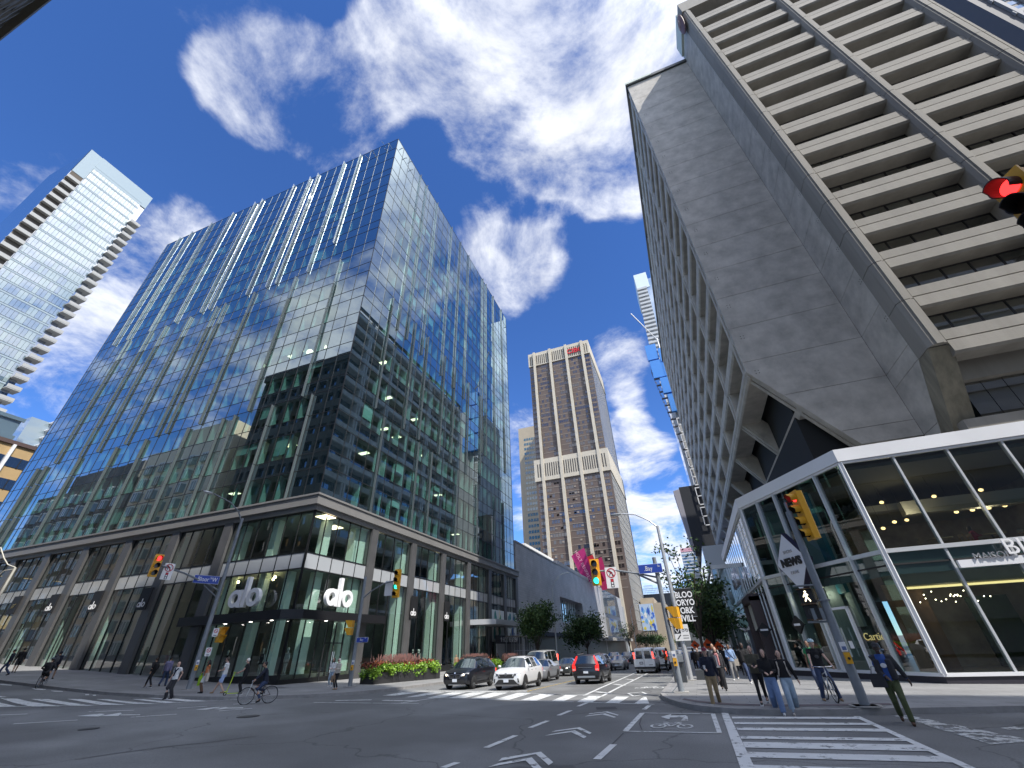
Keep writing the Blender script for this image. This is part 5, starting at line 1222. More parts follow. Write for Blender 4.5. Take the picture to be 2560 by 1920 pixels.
wb(MB().box(-129.95, -129.4, 38.4, 38.9, 0, 43.4), 'white_fin', white_f, t); wb(MB().box(-160.2, -129.6, 25.8, 62.2, 43.4, 44.2), 'coping', mat('brown_coping', (.08, .05, .045), .6), t)
t = block('grey_glass_midrise', 'small grey glass apartment block peeping between the tan building and the glass corner block', 'apartment block', -275, -250, 74, 84.5, 0, 95, mirrorish('grey_mid_glass', (.2, .26, .28), .2, 0, .1, 2.5))
for k in range(10): wb(MB().box(-250.2, -246, 80, 84.6, 62 + 3.6 * k, 62.4 + 3.6 * k), 'balcony', white_f, t)
wb(MB().box(-249.9, -249.7, 83.2, 84.6, 55, 95.5), 'white_corner', white_f, t)
# tower at the top right behind the concrete tower
t = thing('dark_balcony_tower', 'dark apartment tower with pale balconies at the top right corner behind the concrete tower', 'apartment tower', (140, 100, 0))
wb(MB().box(131.5, 190, 100, 140, 0, 200), 'walls', mat('dark_grey_clad', (.06, .06, .07), .7), t)
q = []
for r in range(18):
    for i in range(9): x = 136 + 4.4 * i; z = 124 + 3.6 * r; q.append([(x, 99.9, z), (x + 2.4, 99.9, z), (x + 2.4, 99.9, z + 2.2), (x, 99.9, z + 2.2)])
windows(t, q, mirrorish('sky_window', (.12, .18, .22), .2, 0, .2, 2.6))
b = MB()
for i in range(10): b.box(134.4 + 4.4 * i, 135.4 + 4.4 * i, 99.2, 100, 110, 200)
for r in range(6): b.box(134, 190, 99.3, 100, 128 + 11 * r, 130 + 11 * r)
wb(b, 'grey_frames', mat('mid_grey_clad', (.2, .2, .21), .7), t)
# across the side street (seen at the top left corner and mirrored in the glass block)
dk = mat('dark_brown_precast', (.11, .1, .08), .85, var=.15, vs=.4)
t = thing('dark_precast_building', 'dark brown precast office block whose roof edge cuts the top left corner of the view', 'office building', (-60, -4, 0))
b = MB(); b.box(-90, -27, -44, -4.8, -1, 62.6)
for k in range(15): z = 6 + 4 * k; b.box(-90.3, -26.7, -4.8, -4.0, z, z + 1.9)
for i in range(22): b.box(-90 + 3 * i - .35, -90 + 3 * i + .35, -4.8, -3.9, 2, 62)
b.box(-90.5, -26.5, -45, -3.4, 62.6, 64.6); wb(b, 'walls', dk, t)
g = MB(); g.box(-89.8, -27.2, -4.9, -4.74, 2, 62); wb(g, 'window_sheet', bg_g, t)
wb(MB().box(-75, -50, -30, -14, 64.6, 69), 'roof_plant', dk, t)
be = mat('beige_precast', (.85, .74, .56), .8, var=.1, vs=.5); wg = mirrorish('bay_window_glass', (.35, .42, .42), .18, 0, .3, 3.); wfr = mat('white_bay_frame', (.75, .76, .74), .5)
for nm, lab, x0, x1, h_, sd_ in (('beige_bay_window_block', 'beige apartment block with stacked white bay windows seen mirrored in the glass block', -128, -97, 50, 1), ('mixed_stone_block', 'lower stone and brick block seen mirrored in the left of the glass block', -172, -129, 44, 2)):
    t = thing(nm, lab, 'apartment block', ((x0 + x1) / 2, -5, 0)); wb(MB().box(x0, x1, -30, -5, 0, h_).box(x0 + 6, x1 - 6, -28, -8, h_, h_ + 7), 'walls', be if sd_ == 1 else mat('grey_stone_block', (.2, .18, .16), .8, var=.5, vs=.08), t)
    b, f = MB(), MB()
    for k in range(int(h_ / 3.6) - 1):
        for i in range(int((x1 - x0) / 5.2)):
            x = x0 + 2.2 + 5.2 * i; z = 4 + 3.6 * k; b.prism([(x, -5), (x + .5, -4.1), (x + 2.3, -4.1), (x + 2.8, -5)][::-1], z, z + 2.1); f.prism([(x - .1, -5), (x + .45, -4.0), (x + 2.35, -4.0), (x + 2.9, -5)][::-1], z + 2.1, z + 2.4); f.box(x + 1.3, x + 1.5, -4.08, -4.0, z, z + 2.1); f.box(x + .45, x + .6, -4.08, -4.0, z, z + 2.1); f.box(x + 2.2, x + 2.35, -4.08, -4.0, z, z + 2.1)
    tag(wb(b, 'bay_windows', wg, t), kind='stuff'); tag(wb(f, 'bay_frames', wfr, t), kind='stuff')
t = thing('shading_tower', 'tall grey slab tower standing behind the viewpoint and shading the crossing', 'office tower', (40, -9, 0))
b = MB(); b.box(13, 44, -48, -9.6, 0, 103).box(44, 84, -48, -9.7, 0, 79)
for k in range(25): b.box(12.8, 84.2 if k < 19 else 44.2, -9.6, -9, 3 + 4 * k, 4.9 + 4 * k)
wb(b, 'walls', mat('grey_slab_concrete', (.3, .29, .27), .85, var=.1, vs=.3), t)
# ================================================================== street furniture
yel = mat('signal_yellow', (.72, .36, .02), .45); sblk = mat('signal_black', (.015, .015, .016), .5); gsteel = mat('grey_painted_steel', (.2, .22, .24), .45, var=.12, vs=3); silv = mat('silver_pole', (.55, .56, .57), .35, metal=.5)
L_red = lamp('red_lens_lit', (1, .03, .03), 1.6); L_grn = lamp('green_lens_lit', (.03, .9, .6), 1.5); L_off = mat('lens_off', (.03, .015, .01), .25); L_man = lamp('walk_man', (1, .85, .6), 2.)
def face_rz(d): return math.atan2(d[0], -d[1])       # turns local -y to d
def signal(loc, d, n, lit, label, hgt_=None, vis=None):
    H_ = hgt_ or .41 * n; t = thing('traffic_signal', label, 'traffic light', loc, face_rz(d), group='yellow traffic signals at the crossing')
    W_ = .42; s = H_ / n
    b = MB()
    pts = [(-W_ / 2, -.0), (W_ / 2, 0), (W_ / 2, .2), (W_ / 2 - .05, .26), (-W_ / 2 + .05, .26), (-W_ / 2, .2)]
    b.prism(pts, -H_ / 2, H_ / 2); b.box(-W_ / 2 - .03, W_ / 2 + .03, -.02, .02, -H_ / 2 - .03, H_ / 2 + .03); b.build('housing', yel, t)
    for i in range(n):
        z = H_ / 2 - s * (i + .5)
        MB().disc((0, -.025, z), .145, (0, -1, 0), 20, .01).build('lens', ({'r': L_red, 'g': L_grn}[lit[1]] if lit[0] == i else L_off), t)
        v = MB(); K_ = 14; base = 0; a0, a1 = rad(-40), rad(220)
        for k in range(K_ + 1):
            a = a0 + (a1 - a0) * k / K_; ln = .3 if rad(20) < a < rad(160) else .22; x, zz = .165 * math.cos(a), .165 * math.sin(a); x2, z2 = .15 * math.cos(a), .15 * math.sin(a)
            v.v += [(x, -.02, z + zz), (x, -.02 - ln, z + zz - .02), (x2, -.02 - ln, z + z2 - .02), (x2, -.02, z + z2)]
        for k in range(K_):
            for j in range(4): v.f.append((4 * k + j, 4 * k + (j + 1) % 4, 4 * k + 4 + (j + 1) % 4, 4 * k + 4 + j))
        v.build('visor', vis or yel, t)
        v2 = MB(); v2.v = [(p[0] * .985, p[1], z + (p[2] - z) * .985) for p in v.v]; v2.f = list(v.f); v2.build('visor_lining', sblk, t)
    return t
def pedhead(loc, d, label, walk=False):
    t = thing('pedestrian_signal', label, 'pedestrian signal', loc, face_rz(d), group='pedestrian signals on the poles')
    for i, z in enumerate((.24, -.24)):
        MB().box(-.22, .22, 0, .2, z - .22, z + .22).build('housing', sblk if walk else yel, t)
        if walk: MB().box(-.2, .2, -.012, 0, z - .2, z + .2).build('dark_face', sblk, t)
        v = MB()
        if not walk:
            for s in (-1, 1): v.ext([(s * .22, 0, z + .22), (s * .22, -.3, z + .22), (s * .22, -.02, z - .22), (s * .22, 0, z - .22)], (.012 * s, 0, 0))
        v.box(-.23, .23, -.3 if not walk else -.16, 0, z + .215, z + .235); v.build('visor', yel if not walk else mat('bronze_rim', (.1, .05, .02), .4), t)
        if walk: MB().box(-.23, .23, -.03, .0, z - .235, z - .205).build('rim', mat('bronze_rim', (.1, .05, .02), .4), t)
    if walk:
        m = MB(); o = Vector((0, -.016, .24)); P = lambda x, z: o + Vector((x, 0, z))
        m.disc(P(.01, .135), .033, (0, -1, 0), 10)
        for a, c, w in (((.0, .1), (.0, -.02), .06), ((0, -.02), (-.07, -.15), .04), ((0, -.02), (.05, -.09), .04), ((.05, -.09), (.085, -.16), .035), ((0, .08), (-.065, .02), .03), ((-.065, .02), (-.09, -.02), .028), ((0, .08), (.07, .03), .03)): m.beam(P(*a), P(*c), w, .004, (0, 1, 0))
        m.build('walking_man', L_man, t); MB().disc((0, -.016, -.24), .12, (0, -1, 0), 14).build('hand_lens', mat('dim_lens', (.04, .04, .045), .3), t)
    return t
blue_s = mat('street_sign_blue', (.015, .05, .32), .4); white_s = mat('sign_white', (.72, .72, .72), .5); red_s = mat('sign_red', (.45, .02, .03), .5)
def street_sign(loc, d, main, small, label, w=1.35, h=.44):
    t = thing('street_name_sign', label, 'street sign', loc, face_rz(d)); MB().box(-w / 2, w / 2, -.015, .015, -h / 2, h / 2).build('panel', blue_s, t)
    MB().box(-w / 2 - .012, w / 2 + .012, -.012, .012, -h / 2 - .012, h / 2 + .012).build('rim', white_s, t)
    text('lettering', main[0], h * .78, white_s, frame_M((main[1], -.018, -.0), (1, 0, 0)), t, .004, squash=.8); text('lettering', small[0], h * .36, white_s, frame_M((small[1], -.018, .09), (1, 0, 0)), t, .004)
    if len(main) > 2: text('lettering', main[2], h * .78, white_s, frame_M((main[3], -.018, 0), (1, 0, 0)), t, .004, squash=.8)
    return t
def turn_sign(loc, d, label, back=False):
    t = thing('no_turn_sign', label, 'traffic sign', loc, face_rz(d)); MB().box(-.3, .3, -.01, .01, -.5, .5).build('panel', white_s, t)
    if back: return t
    MB().ring((0, -.012, .22), .19, .235, (0, -1, 0), .006, 24).build('red_ring', red_s, t)
    a = MB(); a.beam((.07, -.014, .06), (.05, -.014, .24), .05, .006, (0, 1, 0)).beam((.05, -.014, .24), (-.06, -.014, .3), .045, .006, (0, 1, 0)); a.quad((-.16, -.017, .3), (-.04, -.017, .24), (-.03, -.017, .36)); a.beam((-.02, -.014, .26), (-.09, -.014, .1), .04, .006, (0, 1, 0)); a.build('arrow', sblk, t)
    MB().beam((-.15, -.02, .37), (.15, -.02, .07), .035, .006, (0, 1, 0)).build('red_slash', red_s, t)
    s = MB().box(-.08, .08, -.016, -.01, -.46, -.06); s.build('signal_symbol', sblk, t); MB().box(-.07, .07, -.02, -.017, -.2, -.07).build('red_light', red_s, t)
    for z in (-.26, -.39): MB().disc((0, -.017, z), .05, (0, -1, 0), 12, .003).build('white_light', white_s, t)
    return t
def pole(name, label, loc, h, r0, r1, m, arms=(), base=True, cat='pole'):
    t = thing(name, label, cat, loc); MB().cyl((0, 0, 0), (0, 0, h), r0, r1, 14).build('shaft', m, t, smooth=60)
    if base: MB().box(-.3, .3, -.3, .3, -.02, .05).build('base_plate', mat('concrete_base', (.34, .33, .31), .9), t)
    for pts, r in arms: MB().tube(pts, r, 8).build('arm', m, t, smooth=60)
    return t
def lamp_head(t, p, d, m):
    d = Vector(d).normalized(); b = MB(); b.ball((0, 0, 0), .42, .16, .1, 12, 6); M = Matrix.Rotation(math.atan2(d.y, d.x), 4, 'Z'); M.translation = Vector(p) + d * .35; b.xf(M); b.build('lamp_head', m, t, smooth=60)
    g = MB(); g.ball((0, 0, -.05), .26, .12, .07, 10, 5); g.xf(M); g.build('lamp_glass', mat('lamp_glass', (.5, .5, .48), .2), t, smooth=60)
def button(loc, d, label):
    t = thing('push_button_box', label, 'push button', loc, face_rz(d)); MB().box(-.08, .08, -.1, 0, -.16, .14).build('box', yel, t); MB().disc((0, -.1, -.02), .04, (0, -1, 0), 12, .02).build('button', sblk, t); MB().box(-.09, .09, -.03, 0, .16, .42).build('notice', white_s, t); MB().box(-.06, .06, -.034, -.03, .2, .3).build('notice_symbol', mat('notice_blue', (.1, .15, .3), .5), t)
G_ = lambda x, y, dz=.15: hgt(x, y) + dz
# left pole
xL_, yL_ = -31.95, 23.69; zL = G_(xL_, yL_)
pole('lamp_signal_pole', 'tall grey street lamp pole carrying the red signal by the left crossing', (xL_, yL_, zL), 11.6 - zL, .17, .1, gsteel, [([(0, 0, 11.3 - zL), (0, -.5, 12 - zL), (0, -1.4, 12.5 - zL), (0, -2.9, 12.75 - zL)], .05), ([(0, 0, 6.35 - zL), (0, -1.2, 6.75 - zL), (0, -3, 7.2 - zL), (0, -4.6, 7.45 - zL)], .06), ([(0, 0, 5.9 - zL), (0, -1.3, 6.6 - zL)], .04)])
tl_ = [o for o in D.objects if o.name.startswith('lamp_signal_pole')][-1]; lamp_head(tl_, (0, -3, 12.72 - zL), (0, -1, 0), silv)
signal((xL_ + .1, 18.72, 7.4), (1, -.25), 3, (0, 'r'), 'three light signal showing red on the left pole arm', 1.3)
turn_sign((xL_ + .05, 19.6, 7.15), (1, -.25), 'white no turn sign between the red signal and the blue street sign')
street_sign((xL_ + .2, 22.3, 6.95), (1, -.42), ('Bloor', -.2, 'W', .5), ('St', .27), 'blue street name sign reading Bloor St W on the left pole arm', 1.55, .5)
pedhead((xL_ + .35, yL_ + .9, 3.6), (1, -.1), 'orange pedestrian signal on the left lamp pole')
for lab, yy, z in (('small no stopping sign on the left lamp pole beside the orange signal', yL_ + .45, 3.75), ('lower small white regulation sign on the left lamp pole', yL_ + .35, 2.6)):
    t = thing('parking_sign', lab, 'traffic sign', (xL_ + .3, yy, z), face_rz((.9, -.6))); MB().box(-.17, .17, -.01, .01, -.25, .25).build('panel', white_s, t); MB().ring((0, -.012, .08), .085, .12, (0, -1, 0), .004, 18).build('red_ring', red_s, t); MB().box(-.1, .1, -.014, -.01, -.2, -.16).build('arrow', sblk, t); MB().beam((-.08, -.016, .15), (.08, -.016, .01), .025, .004, (0, 1, 0)).build('red_slash', red_s, t)
button((xL_ + .2, yL_ - .1, zL + 1.2), (1, -.6), 'yellow push button box on the left lamp pole')
# pole at the glass corner
xA_, yA_ = -22.75, 28.28; zA = G_(xA_, yA_)
pole('signal_pole', 'grey signal pole in front of the glass corner entrance', (xA_, yA_, zA), 7.1 - zA, .14, .1, gsteel, [([(0, 0, 5.6 - zA), (.8, 0, 6.1 - zA), (1.8, 0, 6.5 - zA), (2.8, 0, 6.6 - zA)], .05)])
signal((-19.8, yA_ - .1, 6.4), (.1, -1), 4, (2, 'g'), 'four light signal showing green in front of the podium', 1.85)
turn_sign((-20.6, yA_ + .12, 6.15), (-.2, 1), 'grey back of a small sign beside the four light signal', True)
pedhead((xA_ - .75, yA_, 3.75), (-1, -.2), 'orange pedestrian signal on the pole by the glass entrance'); 
street_sign((xA_ + .6, yA_ - .12, 2.95), (.2, -1), ('Bay', -.05), ('St', .22), 'small blue street sign low on the pole by the glass entrance', .85, .28)
button((xA_ + .1, yA_ - .14, zA + 1.1), (.3, -1), 'yellow push button box on the pole by the glass entrance')
# pole with the Bay sign
xB_, yB_ = -1.22, 24.; zB = G_(xB_, yB_)
pole('signal_pole', 'grey signal pole with long arm and blue Bay sign on the right kerb', (xB_, yB_, zB), 5.75 - zB, .13, .1, gsteel, [([(0, 0, 4.8 - zB), (-.9, 0, 5.05 - zB), (-2, 0, 5.3 - zB), (-3.1, 0, 5.36 - zB)], .045), ([(0, 0, 4.5 - zB), (-1.0, 0, 5.05 - zB)], .05)])
signal((-4.32, yB_ - .1, 5.3), (.05, -1), 3, (2, 'g'), 'three light signal showing green above the far street', 1.24)
turn_sign((-3.52, yB_ - .05, 4.98), (.1, -1), 'white no turn sign beside the green signal left of the Bay sign')
street_sign((-1.5, yB_ - .16, 5.22), (.05, -1), ('.Bay', -.1), ('St', .42), 'blue street name sign reading Bay St on the right signal pole', 1.15, .4)
pedhead((xB_ + .42, yB_, 3.0), (-1, .25), 'orange pedestrian signal right of the Bay sign pole')
button((xB_ - .0, yB_ - .15, zB + 1.15), (0, -1), 'yellow push button box low on the Bay sign pole')
b = MB(); b.beam((-.45, -.1, 0), (0, 0, .35), .03, .03); t = [o for o in D.objects if o.name.startswith('signal_pole')][-1]; b.build('base_stay', gsteel, t)
# silver lamp pole with banner
xP, yP = -.98, 33.06; zP = G_(xP, yP)
tp_ = pole('street_lamp', 'shiny silver street lamp pole with black lettered banner on the right pavement', (xP, yP, zP), 9.3 - zP, .16, .1, silv, [([(0, 0, 9.2 - zP), (-.5, 0, 9.75 - zP), (-1.4, 0, 10.3 - zP), (-2.4, 0, 10.5 - zP)], .05)], cat='street lamp'); lamp_head(tp_, (-2.5, 0, 10.48 - zP), (-1, 0, 0), gsteel)
a = onY(1687, 1473, yP - .1); c = onY(1728, 1541, yP - .1)
t = thing('street_banner', 'black street banner with bold white letters on the silver lamp pole', 'banner', (xP + .2, yP - .05, c.z)); hB = a.z - c.z
MB().box(0, 1.05, -.02, .02, 0, hB).build('cloth', blk, t)
for i, s in enumerate(('BLOO', 'ORYO', 'ORK', 'VILL')): text('lettering', s, .5, white_p, frame_M((.5, -.03, hB - .38 - i * .46), (1, 0, 0)), t, .003, bold=.012, squash=.82)
MB().box(.25, .8, -.03, -.02, .22, .25).build('underline', white_p, t); MB().box(-.15, 1.05, -.02, .02, -.03, .0).box(-.15, 1.05, -.02, .02, hB, hB + .03).build('bracket', gsteel, t)
t = thing('lane_sign', 'white cycle lane sign with black diamond panel on the silver lamp pole', 'traffic sign', (xP + .1, yP - .2, 2.55)); MB().box(-.5, .42, -.01, .01, -.45, .45).build('panel', white_s, t); MB().box(-.48, -.08, -.016, -.01, -.05, .43).build('black_panel', sblk, t)
d_ = MB(); 
for p, q in (((-.28, .38), (-.15, .19)), ((-.15, .19), (-.28, 0)), ((-.28, 0), (-.41, .19)), ((-.41, .19), (-.28, .38))): d_.beam((p[0], -.02, p[1]), (q[0], -.02, q[1]), .035, .004, (0, 1, 0))
d_.build('diamond', white_p, t); e = MB(); e.ring((.08, -.014, .12), .06, .085, (0, -1, 0), .004, 14).ring((.3, -.014, .12), .06, .085, (0, -1, 0), .004, 14).beam((.08, -.014, .12), (.2, -.014, .22), .02, .004, (0, 1, 0)).beam((.2, -.014, .22), (.3, -.014, .12), .02, .004, (0, 1, 0)); e.build('bicycle_symbol', sblk, t); MB().beam((-.12, -.014, -.12), (-.36, -.014, -.36), .06, .004, (0, 1, 0)).build('arrow', sblk, t); MB().box(.0, .35, -.014, -.01, -.2, -.14).box(.0, .35, -.014, -.01, -.34, -.28).build('lettering', mat('sign_grey_text', (.3, .3, .3), .5), t)
t = thing('parking_sign', 'tiny white plate above the cycle lane sign', 'traffic sign', (xP + .15, yP - .2, 3.35)); MB().box(-.15, .15, -.01, .01, -.2, .2).build('panel', white_s, t); MB().ring((0, -.012, .05), .06, .09, (0, -1, 0), .004, 16).build('red_ring', red_s, t)
# right pole with side-on signal
xR_, yR_ = 4.25, 18.5; zR = G_(xR_, yR_)
tr_ = pole('signal_pole', 'grey signal pole rising from the right pavement by the seated cyclist', (xR_, yR_, zR), 6.0 - zR, .14, .11, gsteel, [([(0, 0, 6.0 - zR), (.0, 0, 6.35 - zR)], .05), ([(0, 0, 3.5 - zR), (-.75, 0, 3.5 - zR)], .03), ([(0, 0, 2.4 - zR), (-.7, -.05, 2.4 - zR)], .03)])
signal((4.62, yR_ - .05, 5.82), (-1, -.28), 4, (0, 'r'), 'four light signal seen from its side above the diamond sign', 1.72)
pedhead((3.78, yR_ - .05, 2.93), (-.42, -.9), 'dark pedestrian signal with lit walking man below the diamond sign', True)
button((xR_, yR_ - .15, zR + 1.25), (.1, -1), 'yellow push button box on the right pole beside the cyclist')
rng = MB(); rng.ring((0, 0, .02), .14, .42, (0, 0, 1), .03, 20); rng.build('base_collar', mat('concrete_base', (.34, .33, .31), .9), tr_)
MB().box(-.5, -.15, -.1, .1, 2.45 - zR, 2.8 - zR).build('clamp_box', gsteel, tr_); MB().box(-.17, .17, -.17, .17, 3.0 - zR, 3.04 - zR).build('clamp', gsteel, tr_)
# signal leaning in at the right edge
v = Vector(CP + ray(2575, 505) * 11.); signal(v, (-1, -.35), 3, (0, 'r'), 'large close traffic signal cut by the right edge of the picture', 1.25, mat('maroon_visor', (.05, .008, .01), .5))
t = pole('signal_pole', 'grey pole outside the right edge carrying the close signal', (v.x + 1.5, v.y - .5, .15), v.z + .8, .14, .11, gsteel, [([(0, 0, v.z), (-.8, .3, v.z + .1), (-1.3, .5, v.z)], .05)])
# lamps along the far street and at the left edge
for i, (px, py, qx, qy, X_, lab) in enumerate(((1380, 1470, 1425, 1441, -20.6, 'grey street lamp rising between the two nearest left side trees'), (1576, 1526, 1602, 1509, -21.2, 'second grey street lamp on the left pavement beyond the thin tree'), (1653, 1559, 1660, 1552, -21.8, 'farthest small street lamp behind the van'))):
    a = onX(px, py, X_); q = onX(qx, qy, X_ + (2.6)); g = hgt(a.x, a.y) + .1
    t = pole('street_lamp', lab, (a.x, a.y, g), a.z - g, .13, .08, silv, [([(0, 0, a.z - g), (.7, 0, a.z - g + 1.1), (1.6, 0, a.z - g + 1.9), (2.5, 0, a.z - g + 2.1)], .05)], False, cat='street lamp'); lamp_head(t, (2.5, 0, a.z - g + 2.08), (1, 0, 0), silv)
a = onX(39, 1419, -52.); g = hgt(-52, a.y)
t = pole('street_lamp', 'pale lamp pole with curved double arm at the left edge', (a.x, a.y, g), a.z - g, .13, .08, mat('cream_pole', (.5, .48, .42), .5), [([(0, 0, a.z - g), (-.7, -.3, a.z - g + .25), (-1.4, -.5, a.z - g + .8), (-2.2, -.8, a.z - g + 1.7)], .045), ([(-.1, 0, a.z - g - .1), (-.7, -.3, a.z - g - .2), (-1.1, -.4, a.z - g - .7), (-1.2, -.5, a.z - g - 1.4)], .035)], False, cat='street lamp')
# bins, boxes, construction signs
t = thing('litter_bin', 'dark litter bin with sloping hood beside the silver lamp pole', 'litter bin', (-1.5, 31.4, G_(-1.5, 31.4))); MB().box(-.35, .35, -.3, .3, 0, 1.0).build('body', mat('bin_grey', (.05, .055, .06), .5), t); MB().ext([(-.38, -.34, 1.0), (-.38, .34, 1.0), (-.38, .3, 1.38), (-.38, -.2, 1.3)], (.76, 0, 0)).build('hood', mat('bin_lid', (.09, .1, .11), .5), t); MB().box(-.25, .25, -.32, -.3, .75, .9).build('slot', sblk, t)
t = thing('tree_planter', 'low dark planter box with a white paper on the right pavement', 'planter', (.15, 34.0, G_(.15, 34))); MB().box(-.8, .6, -.5, 1.5, 0, .5).build('box', mat('bin_grey', (.05, .055, .06), .5), t); MB().box(-.3, .2, -.62, -.6, .02, .12).build('paper', white_s, t)
org = mat('safety_orange', (.85, .1, .01), .5)
for i, (px, py, Y_) in enumerate(((1770, 1612, 60), (1797, 1617, 66), (1738, 1613, 74))):
    q = onY(px, py, Y_); t = thing('road_work_sign', ['nearest orange diamond road work sign over the crowd', 'orange diamond road work sign at right over the crowd', 'small orange road work sign at left over the crowd'][i], 'traffic sign', (q.x, q.y, hgt(q.x, q.y) + .1)); h = q.z - hgt(q.x, q.y) - .1
    MB().ext([(-.62, 0, h), (0, 0, h - .62), (.62, 0, h), (0, 0, h + .62)], (0, .03, 0)).build('panel', org, t); MB().box(-.03, .03, .03, .08, 0, h).build('stand', gsteel, t)
    MB().box(-.2, .2, -.01, 0, h - .12, h + .12).build('symbol', sblk, t)
# ================================================================== trees and planters
bark = mat('bark', (.07, .055, .045), .9, var=.3, vs=6, bump=.5, bs=30)
LEAF = [mat('leaf_%d' % i, c, .55, spec=.3) for i, c in enumerate(((.035, .075, .022), (.05, .095, .028), (.022, .05, .018), (.07, .11, .03)))]
def tree(label, loc, h, cr, ch, n, ls=.22, trunk=2.2, seed=1, shape='vase', gap=0., group=None):
    r = random.Random(seed); t = thing('street_tree', label, 'tree', loc, r.uniform(0, 6), group=group)
    w = MB(); cl = []
    top = h - ch
    w.tube([(0, 0, -.1), (.05, .02, trunk * .6), (0, .06, trunk)], [.17, .13, .11], 8)
    nb = 11
    for i in range(nb):
        a = 2 * PI * i / nb + r.uniform(-.3, .3); u = r.uniform(.35, 1); rr = cr * (.35 + .55 * u) * r.uniform(.7, 1.1)
        z2 = trunk + (h - trunk) * r.uniform(.35, .98) if shape == 'vase' else trunk + (h - trunk) * (.15 + .75 * r.random())
        e = Vector((rr * math.cos(a), rr * math.sin(a), z2)); s = Vector((0, .04, trunk * r.uniform(.7, 1.)))
        m = s.lerp(e, .5) + Vector((-rr * .12 * math.cos(a), -rr * .12 * math.sin(a), .25)); w.tube([s, m, e], [.07, .045, .015], 6)
        for k in range(5):
            f = r.uniform(.45, 1.0); p = (m.lerp(e, (f - .5) * 2) if f > .5 else s.lerp(m, f * 2)); q = p + Vector((r.gauss(0, .5), r.gauss(0, .5), r.uniform(.1, .8))) * (cr * .3); w.tube([p, q], [.025, .008], 4); cl.append((q, r.uniform(.35, .7))); 
        cl.append((e, r.uniform(.4, .75)))
    w.build('trunk', bark, t, smooth=60)
    leaf = [MB() for _ in LEAF]
    for i in range(n):
        c, s = cl[r.randrange(len(cl))]
        if gap and r.random() < gap: continue
        p = c + Vector((r.gauss(0, s * .55), r.gauss(0, s * .55), r.gauss(0, s * .5))) * (cr / 2.2)
        d = Vector((r.gauss(0, 1), r.gauss(0, 1), r.gauss(-.1, .7))).normalized() * ls * r.uniform(.7, 1.4); g = d.cross(Vector((r.gauss(0, 1), r.gauss(0, 1), r.gauss(0, 1)))).normalized() * ls * .3
        leaf[min(3, int(r.random() * 4)) if r.random() < .6 else (hash((round(c.x, 1), round(c.z, 1))) % 4)].quad(p, p + d * .45 + g, p + d, p + d * .5 - g)
    fo = leaf[0]; base = [0]
    me = MB(); idx = []
    for k, b in enumerate(leaf):
        o = len(me.v); me.v += b.v; me.f += [tuple(o + i for i in f) for f in b.f]; idx += [k] * len(b.f)
    ob = me.build('crown', LEAF[0], t)
    for m in LEAF[1:]: ob.data.materials.append(m)
    ob.data.polygons.foreach_set('material_index', idx)
    return t
def at_tree(px, py, X_=None, Y_=None): return onX(px, py, X_) if X_ is not None else onY(px, py, Y_)
p = at_tree(1337, 1487, -21.8); tree('dense upright street tree with ragged top left of the first far lamp', (p.x, p.y, hgt(p.x, p.y) + .1), p.z - hgt(p.x, p.y) - .6, 3.1, 5.5, 5200, .34, 2.2, 11)
p = at_tree(1458, 1525, -21.8); tree('broad spreading street tree behind the parked cars right of the first far lamp', (p.x, p.y, hgt(p.x, p.y) + .1), p.z - hgt(p.x, p.y) - .4, 5.2, 5, 5600, .46, 2.6, 12, 'round')
p = at_tree(1566, 1562, -22); tree('thin sparse street tree beyond the broad one on the left pavement', (p.x, p.y, hgt(p.x, p.y) + .1), p.z - hgt(p.x, p.y), 3.6, 5, 1100, .4, 3, 13, 'vase', .3)
for i, (px, py, X_) in enumerate(((1612, 1588, -20), (1640, 1592, -18.5), (1665, 1600, -16))):
    p = at_tree(px, py, X_); tree(['rounded dark street tree left of the van roof', 'rounded dark street tree above the van roof', 'farthest dark street tree right of the van'][i], (p.x, p.y, hgt(p.x, p.y)), p.z - hgt(p.x, p.y), 5, 5, 1700, .6, 3, 20 + i, 'round')
for i, (x, y, h, cr, n, gp) in enumerate(((.2, 42, 9.6, 2.6, 1500, .35), (1.2, 50, 8.2, 3.2, 3800, 0), (1.4, 60, 8.8, 3.4, 3200, 0), (1.8, 72, 9.4, 3.6, 2600, 0), (1.8, 88, 10, 4, 2000, 0), (2.0, 106, 11, 4.4, 1600, 0))):
    tree(['tall airy street tree behind the silver lamp pole', 'dense dark street tree below the black banner', 'second dense street tree on the right pavement', 'third street tree on the right pavement', 'fourth street tree on the right pavement', 'farthest street tree on the right pavement'][i], (x, y, G_(x, y)), h, cr, 5, n, .3 + .05 * i, 2.6, 40 + i, 'vase' if i == 0 else 'round', gp)
lime = [mat('lime_leaf_%d' % i, c, .5) for i, c in enumerate(((.16, .3, .02), (.22, .36, .03), (.1, .22, .02)))]; rust = [mat('rust_leaf_%d' % i, c, .6) for i, c in enumerate(((.22, .05, .02), (.3, .1, .03), (.12, .03, .03)))]; straw = [mat('plume_%d' % i, c, .8) for i, c in enumerate(((.2, .1, .09), (.3, .22, .12)))]
